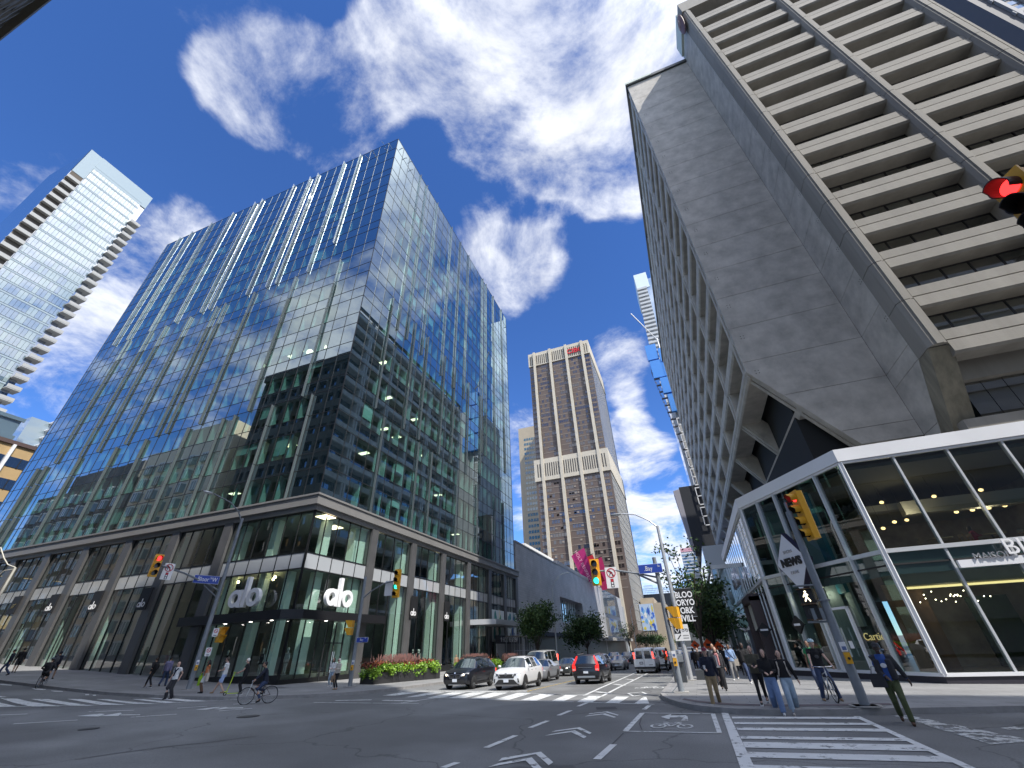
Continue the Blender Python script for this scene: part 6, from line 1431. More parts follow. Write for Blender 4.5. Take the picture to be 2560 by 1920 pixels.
def planter(label, p0, p1, w, h, seed, kinds):
    a = Vector((*p0, 0)); c = Vector((*p1, 0)); d = (c - a); Ln = d.length; ang = math.atan2(d.y, d.x); z = G_(a.x, a.y); t = thing('flower_planter', label, 'planter', (a.x, a.y, z), ang)
    dz = G_(c.x, c.y) - z; b = MB(); n = 4
    for i in range(n): b.box(Ln * i / n + .01, Ln * (i + 1) / n - .01, -w / 2, w / 2, dz * i / n - .1, h)
    b.build('trough', mat('black_trough', (.03, .03, .032), .5), t); r = random.Random(seed)
    def leafs(name, mats, N_, y0, y1, z0, z1, ls, up, over=0.):
        me = MB(); ids = []
        nc = int(Ln * 14); cs_ = [(r.uniform(-over, Ln + over), r.uniform(y0, y1), r.uniform(z0, z1)) for _ in range(nc)]
        for i in range(N_):
            c_ = cs_[r.randrange(nc)]; p = Vector(c_) + Vector((r.gauss(0, .16), r.gauss(0, .12), r.gauss(0, .1))); e = Vector((r.gauss(0, 1), r.gauss(0, 1), abs(r.gauss(up, .6)))).normalized() * ls * r.uniform(.6, 1.3); g = e.cross(Vector((r.gauss(0, 1), r.gauss(0, 1), r.gauss(0, 1)))).normalized() * ls * .32
            me.quad(p, p + e * .45 + g, p + e, p + e * .5 - g); ids.append(r.randrange(len(mats)))
        o = me.build(name, mats[0], t)
        for m in mats[1:]: o.data.materials.append(m)
        o.data.polygons.foreach_set('material_index', ids)
    if 'l' in kinds: leafs('lime_foliage', lime, 9000, -w / 2 - .2, w / 2, h - .3, h + .32, .17, .3, .15)
    if 'r' in kinds: leafs('rust_foliage', rust, 3600, -w * .1, w / 2, h + .2, h + .5, .15, .8)
    if 's' in kinds:
        me = MB()
        for i in range(420): x = r.gauss(Ln * .45, Ln * .14); p = Vector((x, r.uniform(0, w / 2), h)); q = p + Vector((r.gauss(0, .3), r.gauss(0, .25), r.uniform(.5, .95))); g = Vector((.015, 0, 0)); me.quad(p - g, p + g, q + g * .5, q - g * .5); me.quad(q - g * 2, q + g * 2, q + Vector((.02, 0, .22)), q + Vector((-.04, 0, .2)))
        o = me.build('grass_plumes', straw[0], t)
planter('long black planter with lime and rust foliage by the glass shop front', (-23.5, 31.0), (-22.7, 39.4), 1.3, .68, 3, 'lrs')
planter('second planter with lime and rust foliage half hidden behind the dark front car', (-22.6, 44.5), (-22.2, 52), 1.3, .65, 4, 'lrs')
planter('third planter with tall straw grass behind the white front car', (-22.2, 56), (-22, 60), 1.3, .65, 5, 's')
# ================================================================== vehicles
def paintm(n, c, coat=.6, rough=.35): return mat('car_paint_' + n, c, rough, coat=coat, metal=.15)
car_glass = mirrorish('car_window_glass', (.012, .018, .02), .14, 0, .3, 2.6); tyre_m = mat('tyre_rubber', (.018, .018, .019), .85); rim_m = mat('alloy_rim', (.42, .43, .44), .3, metal=.8); trim = mat('black_trim', (.02, .02, .021), .6); chrome = mat('chrome', (.7, .7, .72), .12, metal=1.)
head_l = mat('headlamp_lens', (.55, .57, .6), .08, spec=.8, coat=1.); head_on = lamp('headlamp_on', (1, .82, .55), 2.5); tail_l = mat('tail_lamp', (.42, .01, .012), .2, emit=(1, .03, .02), es=.5); tail_on = lamp('tail_lamp_on', (1, .05, .03), 2.2); amber = mat('amber_lens', (.7, .25, .05), .2); plate_m = mat('number_plate', (.62, .66, .72), .4)
ST = {
 'suv': (4.7, 1.9, [(0, .5, .74, .7, .76, .5, 'b'), (.012, .34, .9, .84, .9, .7, 'b'), (.09, .27, .985, .98, 1.03, .72, 'b'), (.25, .26, 1, 1.08, 1.13, .78, 'w'), (.385, .26, 1, 1.1, 1.62, .66, 'g'), (.535, .26, 1, 1.11, 1.7, .67, 'b'), (.555, .26, 1, 1.11, 1.7, .67, 'g'), (.72, .26, 1, 1.12, 1.69, .67, 'b'), (.74, .26, 1, 1.12, 1.69, .67, 'g'), (.88, .27, 1, 1.14, 1.64, .64, 'b'), (.905, .28, .99, 1.14, 1.62, .64, 'r'), (.975, .3, .97, 1.14, 1.18, .7, 'b'), (.99, .36, .94, 1.0, 1.05, .7, 'b'), (1, .5, .86, .85, .9, .6, 'b')]),
 'sedan': (4.5, 1.78, [(0, .42, .74, .58, .63, .5, 'b'), (.012, .28, .9, .7, .76, .66, 'b'), (.1, .22, .985, .8, .86, .7, 'b'), (.27, .2, 1, .92, .98, .76, 'w'), (.43, .2, 1, .94, 1.38, .6, 'g'), (.535, .2, 1, .95, 1.45, .6, 'b'), (.555, .2, 1, .95, 1.45, .6, 'g'), (.7, .2, 1, .97, 1.4, .58, 'b'), (.72, .2, 1, .97, 1.38, .58, 'r'), (.86, .22, .99, 1.0, 1.05, .72, 'b'), (.975, .26, .96, .98, 1.04, .7, 'b'), (.99, .32, .93, .88, .93, .68, 'b'), (1, .42, .84, .7, .75, .6, 'b')]),
 'van': (5.6, 2.0, [(0, .5, .78, .75, .82, .55, 'b'), (.01, .36, .92, .95, 1.0, .74, 'b'), (.08, .3, .985, 1.08, 1.14, .78, 'b'), (.17, .3, 1, 1.15, 1.22, .84, 'w'), (.27, .3, 1, 1.18, 1.98, .8, 'g'), (.4, .3, 1, 1.18, 2.08, .82, 'b'), (.42, .3, 1, 1.18, 2.08, .82, 'g'), (.6, .3, 1, 1.18, 2.1, .82, 'b'), (.62, .3, 1, 1.18, 2.1, .82, 'g'), (.93, .3, 1, 1.18, 2.1, .82, 'b'), (.985, .34, .99, 1.18, 2.06, .8, 'b'), (1, .45, .97, 1.17, 1.98, .78, 'b')])}
def car(kind, pm, label, loc, rz=0., scale=1., front='plain', rear='plain', lights=False, plate=True, detail=2, name=None):
    L_, W_, st = ST[kind]; hw = W_ / 2
    t = thing(name or {'suv': 'parked_suv', 'sedan': 'sedan_car', 'van': 'delivery_van'}[kind], label, {'suv': 'car', 'sedan': 'car', 'van': 'van'}[kind], loc, rz, group='vehicles on the far street')
    body, ws, sg, rg = MB(), MB(), [MB(), MB()], MB()
    def ringp(s):
        y, zb, w, zbelt, zt, wt = -L_ / 2 + s[0] * L_, s[1], s[2] * hw, s[3], s[4], s[5] * hw
        tall = zt - zbelt > .2
        r = .06 if tall else .02
        return [(0, y, zb), (w * .9, y, zb), (w, y, zb + .3 * (zbelt - zb)), (w * 1.005, y, zb + .75 * (zbelt - zb)), (w * .975, y, zbelt), (wt if tall else w * .93, y, zt - r), (wt * .86 if tall else wt, y, zt), (0, y, zt + .035)]
    R_ = [ringp(s) for s in st]
    for i in range(len(st) - 1):
        seg = st[i][6]
        for j in range(7):
            for sx in (1, -1):
                q = [(p[0] * sx, p[1], p[2]) for p in (R_[i][j], R_[i + 1][j], R_[i + 1][j + 1], R_[i][j + 1])]
                if sx > 0: q = q[::-1]
                b = body
                if j == 4 and seg == 'g': b = sg[0 if sx > 0 else 1]
                elif j >= 5 and seg == 'w': b = ws
                elif j >= 5 and seg == 'r': b = rg
                b.quad(*q)
    for i in (0, -1):
        r = R_[i]; body.quad(*(r + [(-p[0], p[1], p[2]) for p in r[::-1][1:-1]]))
    # weld doubles for smooth shading
    def fin_(b, n, m):
        if not b.f: return None
        o = b.build(n, m, t); bm_ = bmesh.new(); bm_.from_mesh(o.data); bmesh.ops.remove_doubles(bm_, verts=bm_.verts, dist=.001); bmesh.ops.recalc_face_normals(bm_, faces=bm_.faces) if n == 'body' else None; bm_.to_mesh(o.data); bm_.free()
        o.data.polygons.foreach_set('use_smooth', [True] * len(o.data.polygons)); o.data.set_sharp_from_angle(angle=rad(32)); return o
    bo_ = fin_(body, 'body', pm); fin_(ws, 'windscreen', car_glass)
    for s in sg: fin_(s, 'side_windows', car_glass)
    fin_(rg, 'rear_window', car_glass)
    wr = {'suv': .37, 'sedan': .33, 'van': .38}[kind]
    for sy in (.19, .79):
        y = -L_ / 2 + sy * L_
        for sx in (-1, 1):
            w = MB(); prof = [(.0, wr * .55), (0.0, wr * .93), (.03, wr), (.19, wr), (.22, wr * .93), (.22, wr * .55)]; n = 20; b0 = len(w.v)
            for k in range(n):
                a = 2 * PI * k / n
                for x, r in prof: w.v.append((sx * (hw - .21 + x), y + r * math.cos(a), wr + r * math.sin(a)))
            m = len(prof)
            for k in range(n):
                for j in range(m - 1): w.f.append((b0 + k * m + j, b0 + k * m + j + 1, b0 + ((k + 1) % n) * m + j + 1, b0 + ((k + 1) % n) * m + j))
            o = w.build('wheel', tyre_m, t, smooth=50)
            rm = MB(); x = sx * (hw + .0); rm.ring((x - sx * .02, y, wr), wr * .56, wr * .66, (sx, 0, 0), .02, 20); rm.disc((x - sx * .03, y, wr), wr * .14, (sx, 0, 0), 10, .03)
            for k in range(7 if detail > 1 else 5): a = 2 * PI * k / 7 + .2; rm.beam((x - sx * .015, y, wr), (x - sx * .015, y + wr * .6 * math.cos(a), wr + wr * .6 * math.sin(a)), .05, .02, (1, 0, 0))
            rm.disc((x - sx * .1, y, wr), wr * .6, (sx, 0, 0), 14)
            rm.build('rim', rim_m, o)
            ar = MB(); K_ = 14; pts = [(sx * (hw * 1.003 + .004), y + wr * 1.2 * math.cos(PI * k / K_), max(.2, wr + wr * 1.2 * math.sin(PI * k / K_) * .98)) for k in range(K_ + 1)]; ar.quad(*pts); ar.build('wheel_well_shade', trim, t)  # flat black half disc paints the shade inside the wheel well
    yf, yr = -L_ / 2, L_ / 2
    cow = st[3]; ym = -L_ / 2 + (cow[0] + .07) * L_
    for sx in (-1, 1):
        m = MB(); m.ball((sx * (hw + .1), ym, cow[3] + .12), .12, .07, .08, 10, 6); m.beam((sx * (hw - .06), ym, cow[3] + .04), (sx * (hw + .06), ym, cow[3] + .1), .05, .05); m.build('mirror', pm, t, smooth=60)
    z0 = st[1][4]
    # front end
    wl = hw * .9
    for sx in (-1, 1):
        h = MB(); h.ext([(sx * wl * .5, yf + .0, z0 - .17), (sx * wl * .98, yf + .12, z0 - .13), (sx * wl * 1.06, yf + .3, z0 + .0), (sx * wl * .95, yf + .1, z0 + .01), (sx * wl * .55, yf - .0, z0 - .05)], (0, -.035, 0)); o = h.build('headlight', head_l, t)
        MB().disc((sx * wl * .72, yf + .0, z0 - .085), .055, (0, -1, 0), 12, .02).build('bulb', head_on if lights else chrome, o)
    gz1 = z0 - .06; gh = .2
    if front == 'kidney':
        for sx in (-1, 1):
            g = MB(); g.prism([(sx * .05, yf - .03), (sx * .36, yf - .02), (sx * .36, yf + .08), (sx * .05, yf + .08)], gz1 - .2, gz1); o = g.build('grille', trim, t)
            f = MB(); f.box(min(sx * .04, sx * .37), max(sx * .04, sx * .37), yf - .045, yf + .0, gz1 - .01, gz1 + .02).box(min(sx * .04, sx * .37), max(sx * .04, sx * .37), yf - .045, yf, gz1 - .22, gz1 - .19)
            for x in (.05, .35): f.box(sx * x - .015, sx * x + .015, yf - .045, yf, gz1 - .2, gz1)
            f.build('grille_frame', chrome, o)
        MB().box(-.66, .66, yf - .01, yf + .1, .3, .44).build('lower_grille', trim, t); MB().box(-.45, .45, yf - .03, yf + .02, .27, .32).build('skid_plate', rim_m, t)
        MB().disc((0, yf - .0, gz1 + .07), .05, (0, -1, .3), 14, .02).build('emblem', mat('blue_emblem', (.3, .36, .5), .3), t)
    elif front == 'wide':
        MB().ext([(-.58, yf - .02, gz1 + .0), (.58, yf - .02, gz1 + .0), (.5, yf - .02, gz1 - .2), (-.5, yf - .02, gz1 - .2)], (0, .08, 0)).build('grille', trim, t)
        MB().ext([(-.5, yf - .012, gz1 - .27), (.5, yf - .012, gz1 - .27), (.8, yf - .012, .3), (-.8, yf - .012, .3)], (0, .1, 0)).build('lower_grille', trim, t)
        for sx in (-1, 1): MB().ext([(sx * .73, yf + .03, .62), (sx * .8, yf + .06, .62), (sx * .84, yf + .08, .42), (sx * .76, yf + .04, .42)], (0, -.03, 0)).build('fog_lamp_slot', trim, t)
        MB().box(-.75, .75, yf - .03, yf + .1, .25, .33).build('skid_plate', mat('grey_plastic', (.12, .12, .125), .6), t)
        MB().ring((0, yf - .03, gz1 - .02), .05, .08, (0, -1, 0), .02, 16).build('emblem', chrome, t)
    else:
        MB().box(-.45, .45, yf - .012, yf + .1, gz1 - .1, gz1).build('grille', trim, t); MB().box(-.6, .6, yf - .008, yf + .1, .3, .42).build('lower_grille', trim, t); MB().disc((0, yf - .012, gz1 - .05), .055, (0, -1, 0), 12, .02).build('emblem', chrome, t)
    if plate: MB().box(-.16, .16, yf - .045, yf - .02, .44, .6).build('number_plate', plate_m, t)
    # rear end
    tl = tail_on if lights and rear != 'tall' else tail_l
    if rear == 'tall':
        for sx in (-1, 1):
            b = MB(); b.ext([(sx * hw * .98, yr - .12, 1.12), (sx * hw * .72, yr - .03, 1.1), (sx * hw * .7, yr - .03, .82), (sx * hw * .96, yr - .06, .78)], (0, .05, 0)); b.ext([(sx * hw * .97, yr - .14, 1.1), (sx * hw * .8, yr - .1, 1.1), (sx * hw * .6, yr - .44, 1.63), (sx * hw * .7, yr - .46, 1.6)], (0, .06, .03)); b.build('tail_light', tail_l, t)
            MB().box(sx * hw * .84 - .1, sx * hw * .84 + .1, yr + .0, yr + .03, .82, .92).build('tail_light_lower', mat('pink_lens', (.75, .3, .28), .2), t)
        MB().box(-.5, .5, yr - .02, yr + .03, .98, 1.0).build('chrome_strip', chrome, t); MB().box(-.6, .6, yr - .05, yr + .05, .42, .52).build('bumper_plate', rim_m, t)
        b = MB(); 
        for sx in (-1, 1): b.beam((sx * .62, -.2, 1.76), (sx * .6, 1.6, 1.72), .05, .05)
        b.build('roof_rails', rim_m, t)
    elif kind == 'van':
        for sx in (-1, 1):
            b = MB(); b.ext([(sx * .1, yr + .008, 1.22), (sx * .74, yr + .004, 1.22), (sx * .66, yr + .004, 1.86), (sx * .1, yr + .008, 1.86)], (0, .012, 0)); b.build('rear_door_window', car_glass, t)
            MB().box(sx * .9 - .05, sx * .9 + .05, yr - .04, yr + .03, 1.25, 1.75).build('tail_light', tail_on, t)
        MB().box(-.012, .012, yr - .01, yr + .012, .55, 1.98).build('door_gap', trim, t); MB().box(.12, .46, yr + .0, yr + .03, .78, .98).build('plate_recess', trim, t); MB().box(.17, .41, yr + .03, yr + .04, .83, .93).build('number_plate', plate_m, t)
        MB().box(-.98, .98, yr - .1, yr + .14, .42, .58).build('bumper', trim, t); MB().box(-.75, -.4, yr + .0, yr + .012, .7, .74).build('badge', trim, t)
    else:
        for sx in (-1, 1): MB().box(sx * hw * .8 - .14, sx * hw * .8 + .14, yr - .12, yr + .02, st[-1][4] - .08, st[-1][4] + .1).build('tail_light', tl, t)
        MB().box(-.5, .5, yr - .05, yr + .02, .42, .5).build('bumper_trim', trim, t)
    if plate and kind != 'van': MB().box(-.16, .16, yr + .0, yr + .035, .66, .78).build('number_plate', plate_m, t)
    for sx in (-1, 1):
        b = MB(); b.box(sx * (hw * .985) - .02, sx * (hw * .985) + .02, yf + .26 * L_, yr - .28 * L_, st[4][1] - .02, st[4][1] + .1)
        for f_ in (.5, .67): b.box(sx * hw * .985 - .012, sx * hw * .985 + .012, yf + (f_ - .02) * L_ - .1, yf + (f_ - .02) * L_ + .08, st[4][3] - .16, st[4][3] - .12)
        b.build('sill_trim', trim, t)
    if kind == 'suv' and rear != 'tall' and detail > 1:
        b = MB()
        for sx in (-1, 1): b.beam((sx * .62, -.4, 1.75), (sx * .6, 1.5, 1.73), .045, .05)
        b.build('roof_rails', trim, t)
    # interior hint: seat backs and a bright sticker behind the screen
    return t
def place(px, py, dy=0.): p = gnd(px, py); return (p.x, p.y + dy, hgt(p.x, p.y + dy))
black = paintm('black', (.008, .009, .014)); whitec = paintm('white', (.72, .73, .74), .5); silverc = paintm('silver', (.32, .33, .36)); greyc = paintm('grey', (.2, .21, .23)); navy = paintm('navy', (.012, .015, .035)); champ = paintm('champagne', (.42, .43, .42)); redc = paintm('red', (.3, .02, .02)); dkgreen = paintm('charcoal', (.03, .035, .035))
def front_at(px, py, kind, fr=.19): L_ = ST[kind][0]; return place(px, py, L_ * (.5 - fr))
car('suv', black, 'black front lane suv with twin grilles waiting at the far crosswalk by the planter', front_at(1152, 1722.5, 'suv'), 0, front='kidney', lights=True)
car('suv', whitec, 'white suv with black grille waiting at the far crosswalk', front_at(1279, 1724, 'suv'), 0, front='wide')
p = gnd(1371, 1704); car('sedan', greyc, 'grey sedan directly behind the white front suv', (p.x - .82, p.y + 1.4, hgt(p.x, p.y)), 0)
car('van', champ, 'silver boxy van standing behind the black and white front cars', (-14.3, 44.5, hgt(-14.3, 44.5)), 0, name='silver_van')
p = gnd(1431, 1690); car('sedan', dkgreen, 'black sedan with lit headlamp left of the dark suv driving away', (p.x - .82, p.y + 1.4, hgt(p.x, p.y)), 0, lights=True)
p = gnd(1467, 1703).lerp(gnd(1524, 1703.7), .5); car('suv', black, 'black suv driving away with tall red tail lamps', (p.x, p.y - 1.36, hgt(p.x, p.y)), PI, rear='tall', name='suv_car')
car('suv', silverc, 'pale blue grey suv half hidden behind the black sedan', (-11.2, 57.5, hgt(-11.2, 57.5)), 0, name='suv_car', detail=1)
car('sedan', champ, 'pale hatchback seen behind the black suv driving away', (-9.8, 62, hgt(-9.8, 62)), 0, detail=1)
p = gnd(1547, 1661); car('suv', navy, 'dark suv with glowing headlamp beyond the suv driving away', (p.x - .9, p.y + 1.5, hgt(p.x, p.y)), 0, lights=True, name='suv_car', detail=1)
car('sedan', silverc, 'silver sedan approaching left of the white van', (-7.6, 72, hgt(-7.6, 72)), 0, lights=True, detail=1)
car('suv', dkgreen, 'dark green suv farther back behind the silver sedan', (-11.8, 84, hgt(-11.8, 84)), 0, name='suv_car', detail=1)
p = gnd(1604, 1678.5).lerp(gnd(1651, 1679.5), .5); car('van', whitec, 'white cargo van with two rear door windows stopped at the right kerb', (p.x, p.y - 1.62, hgt(p.x, p.y)), PI, lights=True, plate=False)
car('sedan', whitec, 'white sedan parked ahead of the worker in the orange vest', (-3.6, 70, hgt(-3.6, 70)), PI, detail=1)
car('van', whitec, 'white van parked ahead of the nearer white van', (-4.6, 60, hgt(-4.6, 60)), PI, detail=1, plate=False)
car('suv', black, 'black suv parked on the right far along the kerb', (-3.3, 82, hgt(-3.3, 82)), PI, detail=1, name='suv_car')
car('sedan', redc, 'red car far down the street left of the white van', (-9.5, 104, hgt(-9.5, 104)), PI, lights=True, detail=1)
car('suv', greyc, 'grey suv far down the street among the farthest traffic', (-12.5, 108, hgt(-12.5, 108)), 0, name='suv_car', detail=1)
q = gnd(2551, 1806); car('suv', navy, 'dark blue car nose entering at the right edge of the picture', (q.x + 3.25, q.y - .15, hgt(q.x, q.y)), face_rz((-1, 0.02)), front='plain', name='suv_car')
# ================================================================== people and bicycles
def ik(a, t, l1, l2, pole_):
    a = Vector(a); t = Vector(t); d = t - a; D_ = min(d.length, (l1 + l2) * .999); d.normalize()
    x = (l1 * l1 - l2 * l2 + D_ * D_) / (2 * D_); h = math.sqrt(max(0, l1 * l1 - x * x)); p = Vector(pole_); p = (p - d * p.dot(d)).normalized()
    return a + d * x + p * h, a + d * D_
def fuse(b, name, m, parent, vox, smooth_it=4):
    me = D.meshes.new(name); me.from_pydata([tuple(v) for v in b.v], [], b.f); me.update(); o = D.objects.new(name, me); COL.objects.link(o)
    r = o.modifiers.new('r', 'REMESH'); r.mode = 'VOXEL'; r.voxel_size = vox
    s = o.modifiers.new('s', 'SMOOTH'); s.factor = .5; s.iterations = smooth_it
    dg = bpy.context.evaluated_depsgraph_get(); m2 = D.meshes.new_from_object(o.evaluated_get(dg)); D.objects.remove(o); D.meshes.remove(me)
    m2.name = name; m2.materials.clear(); m2.materials.append(m); m2.polygons.foreach_set('use_smooth', [True] * len(m2.polygons))
    return link(D.objects.new(name, m2), parent)
def etube(b, pts, rs, n=14):
    """tube of elliptical rings lying level (x radius, y radius)"""
    base = len(b.v)
    for p, (rx, ry) in zip(pts, rs):
        for k in range(n): a = 2 * PI * k / n; b.v.append((p[0] + rx * math.cos(a), p[1] + ry * math.sin(a), p[2]))
    for i in range(len(pts) - 1):
        for k in range(n): b.f.append((base + i * n + k, base + i * n + (k + 1) % n, base + (i + 1) * n + (k + 1) % n, base + (i + 1) * n + k))
    b.f.append(tuple(base + k for k in range(n - 1, -1, -1))); b.f.append(tuple(base + (len(pts) - 1) * n + k for k in range(n)))
SK = {k: mat('skin_' + k, c, .55) for k, c in dict(light=(.52, .33, .25), tan=(.4, .24, .16), brown=(.2, .11, .07), dark=(.06, .035, .025)).items()}
def cloth(n, c): return mat('cloth_' + n, c, .9, var=.12, vs=9, bump=.25, bs=14)
CL = {k: cloth(k, c) for k, c in dict(navy=(.012, .015, .03), black=(.01, .01, .012), khaki=(.27, .2, .11), white=(.66, .66, .65), grey=(.2, .2, .2), olive=(.07, .065, .045), jean=(.14, .21, .36), ljean=(.26, .34, .42), djean=(.04, .06, .12), camo=(.06, .075, .03), blue=(.03, .08, .28), sky=(.26, .38, .6), green=(.02, .2, .08), orange=(.5, .17, .06), cream=(.5, .45, .38), lblue=(.35, .45, .68), purple=(.18, .17, .28), maroon=(.16, .02, .04), char=(.03, .03, .035), lime=(.35, .6, .03), hivis=(.85, .18, .02), brownshoe=(.07, .035, .02), pink=(.45, .2, .2), dkgrey=(.07, .07, .075), tan=(.3, .2, .12), red=(.35, .02, .04)).items()}
HR = {k: mat('hair_' + k, c, .6) for k, c in dict(black=(.008, .007, .007), brown=(.04, .025, .015), grey=(.35, .34, .32), white=(.7, .68, .62), none=(.3, .2, .15)).items()}
WALK = dict(feet=((-.1, -.26, .0), (.09, .3, .07)), hands=((-.27, .14, .82), (.27, -.16, .84)))
WALK2 = dict(feet=((-.09, .28, .07), (.1, -.27, 0)), hands=((-.27, -.16, .84), (.27, .14, .82)))
STAND = dict(feet=((-.1, 0, 0), (.1, .03, 0)), hands=((-.26, -.04, .8), (.26, -.04, .8)))
def person(label, loc, d, h=1.72, pose=WALK, skin='light', hair=('brown', 'short'), top=('navy', 'long'), legs=('djean', 'long'), shoes='black', jacket=None, hat=None, vox=.016, lean=0., extra=(), hips=None, far=False, fat=1., group='people at the crossing'):
    t = thing('person', label, 'person', loc, face_rz(d), group=group); s = h / 1.75
    if far: vox = .03
    V = lambda x, y, z: Vector((x, y, z)) * s
    ph = hips if hips is not None else .93
    feet = [Vector(f) for f in pose['feet']]; hands = [Vector(q) for q in pose['hands']]
    ln = lambda z: -math.sin(lean) * max(0, z - ph)       # forward lean
    def T(x, y, z): return V(x, y + ln(z), ph + (z - .93) * (math.cos(lean) if z > .93 else 1))
    J = {}
    for i, sx in enumerate((-1, 1)):
        hip = V(sx * .09, 0, ph - .03); ank = V(feet[i].x, feet[i].y, feet[i].z + .09); kn, ank = ik(hip, ank, .435 * s, .435 * s, pose.get('knee', (0, -1, .1)))
        sh = T(sx * .185, .0, 1.43); wr = V(*hands[i]); el, wr = ik(sh, wr, .29 * s, .265 * s, (sx * .5, .8, -.3)); J[i] = (hip, kn, ank, sh, el, wr)
    hc = T(0, -.03 - .02, 1.635); look = pose.get('look', 0.)
    b = MB()
    tors = [T(0, 0, .86), T(0, 0, .96), T(0, 0, 1.1), T(0, 0, 1.26), T(0, .0, 1.38), T(0, 0, 1.46)]
    tr = [(.155, .105), (.16, .11), (.135, .095), (.165, .11), (.175, .1), (.08, .07)]
    tr = [(a * s * fat, c * s * fat) for a, c in tr]
    etube(b, tors, tr); etube(b, [T(0, 0, 1.44), T(0, -.01, 1.5), T(0, -.03, 1.58)], [(.062 * s, .06 * s), (.052 * s, .052 * s), (.05 * s, .055 * s)])
    b.ball(hc + V(0, .005, .02), .077 * s, .095 * s, .108 * s, 14, 10); b.ball(hc + V(0, -.03, -.055), .055 * s, .058 * s, .055 * s, 10, 7)
    b.ball(hc + V(0, -.1, -.012), .013 * s, .02 * s, .024 * s, 8, 6)
    for sx in (-1, 1): b.ball(hc + V(sx * .078, .005, -.005), .012 * s, .022 * s, .032 * s, 8, 6)
    for i, sx in enumerate((-1, 1)):
        hip, kn, ank, sh, el, wr = J[i]
        b.tube([hip, hip.lerp(kn, .5), kn, kn.lerp(ank, .35), ank], [.085 * s, .075 * s, .053 * s, .055 * s, .036 * s], 10)
        b.tube([sh.lerp(T(0, 0, 1.4), .35), sh, sh.lerp(el, .5), el, el.lerp(wr, .4), wr], [.06 * s, .055 * s, .046 * s, .038 * s, .036 * s, .025 * s], 10)
        fd = (wr - el).normalized(); side = fd.cross(Vector((0, 0, 1))); side = side.normalized() if side.length > .05 else Vector((0, 1, 0)); nrm = side.cross(fd)
        pal = wr + fd * .05 * s
        b.tube([wr, wr + fd * .03 * s, pal + fd * .04 * s], [.026 * s, .034 * s, .03 * s], 8)
        if not far:
            for k in range(4):
                o_ = pal + side * (k - 1.5) * .019 * s + fd * .035 * s; l_ = (.062, .072, .068, .054)[k] * s; cu = nrm * (-.014 * s) * (1 + .2 * k)
                b.tube([o_ - fd * .015 * s, o_ + fd * l_ * .5 + cu * .4, o_ + fd * l_ * .85 + cu * 1.6, o_ + fd * l_ + cu * 2.6], [.0105 * s, .0095 * s, .0085 * s, .007 * s], 6)
            th = side * (-1 if sx > 0 else 1); b.tube([wr + fd * .02 * s, wr + fd * .05 * s + th * .035 * s, wr + fd * .085 * s + th * .045 * s - nrm * .01], [.013 * s, .011 * s, .009 * s], 6)
        b.tube([ank + V(0, .03, -.03), ank + V(0, -.1, -.055)], [.035 * s, .03 * s], 8)
    fuse(b, 'body', SK[skin], t, vox if far else .0115)
    if not far:
        e = MB()
        for sx in (-1, 1): e.ball(hc + V(sx * .03, -.088, .012), .011 * s, .006 * s, .006 * s, 8, 5)
        e.build('eyes', mat('eye_dark', (.01, .008, .008), .3), t); MB().ball(hc + V(0, -.088, -.062), .022 * s, .008 * s, .005 * s, 8, 5).build('mouth', mat('lip', (.25, .1, .09), .5), t)
        for sx in (-1, 1): pass
    # trousers / shorts / skirt
    lc, lk = legs; b = MB()
    etube(b, [T(0, 0, .80), T(0, 0, .9), T(0, 0, 1.0), T(0, 0, 1.03)], [(.15 * s, .11 * s), (.175 * s * fat, .125 * s * fat), (.165 * s * fat, .12 * s * fat), (.16 * s * fat, .115 * s * fat)])
    wide = {'long': 1., 'slim': .84, 'wide': 1.3, 'short': 1.22, 'skirt': 1.}[lk]
    for i in (0, 1):
        hip, kn, ank = J[i][:3]
        if lk == 'short': b.tube([hip + V(0, 0, .02), hip.lerp(kn, .5), hip.lerp(kn, .86)], [.1 * s, .098 * s, .092 * s], 12)
        else: b.tube([hip + V(0, 0, .02), hip.lerp(kn, .5), kn, kn.lerp(ank, .5), ank + V(0, 0, -.02 if lk != 'slim' else .03)], [.1 * s, .092 * s * wide ** .4, .074 * s * wide, .07 * s * wide, .063 * s * wide], 12)
    fuse(b, {'short': 'shorts'}.get(lk, 'trousers'), CL[lc], t, vox + .003, 3)
    # top
    tc_, tk = top; b = MB(); ex = 1.14 * fat; long_ = pose.get('hem', .9)
    etube(b, [T(0, 0, long_), T(0, 0, 1.0), T(0, 0, 1.12), T(0, 0, 1.27), T(0, 0, 1.38), T(0, 0, 1.45), T(0, 0, 1.5)], [(.19 * s * fat, .135 * s * fat), (.185 * s * fat, .13 * s * fat), (.17 * s * fat, .122 * s * fat), (.19 * s * fat, .13 * s * fat), (.195 * s, .118 * s), (.11 * s, .085 * s), (.07 * s, .066 * s)])
    for i in (0, 1):
        sh, el, wr = J[i][3:]
        b.tube([sh.lerp(T(0, 0, 1.4), .4), sh, sh.lerp(el, .55)] + ([el, el.lerp(wr, .5), wr.lerp(el, .06)] if tk == 'long' else []), [.08 * s, .074 * s, .066 * s] + ([.056 * s, .052 * s, .043 * s] if tk == 'long' else []), 12)
    fuse(b, 'top', CL[tc_], t, vox + .003, 3)
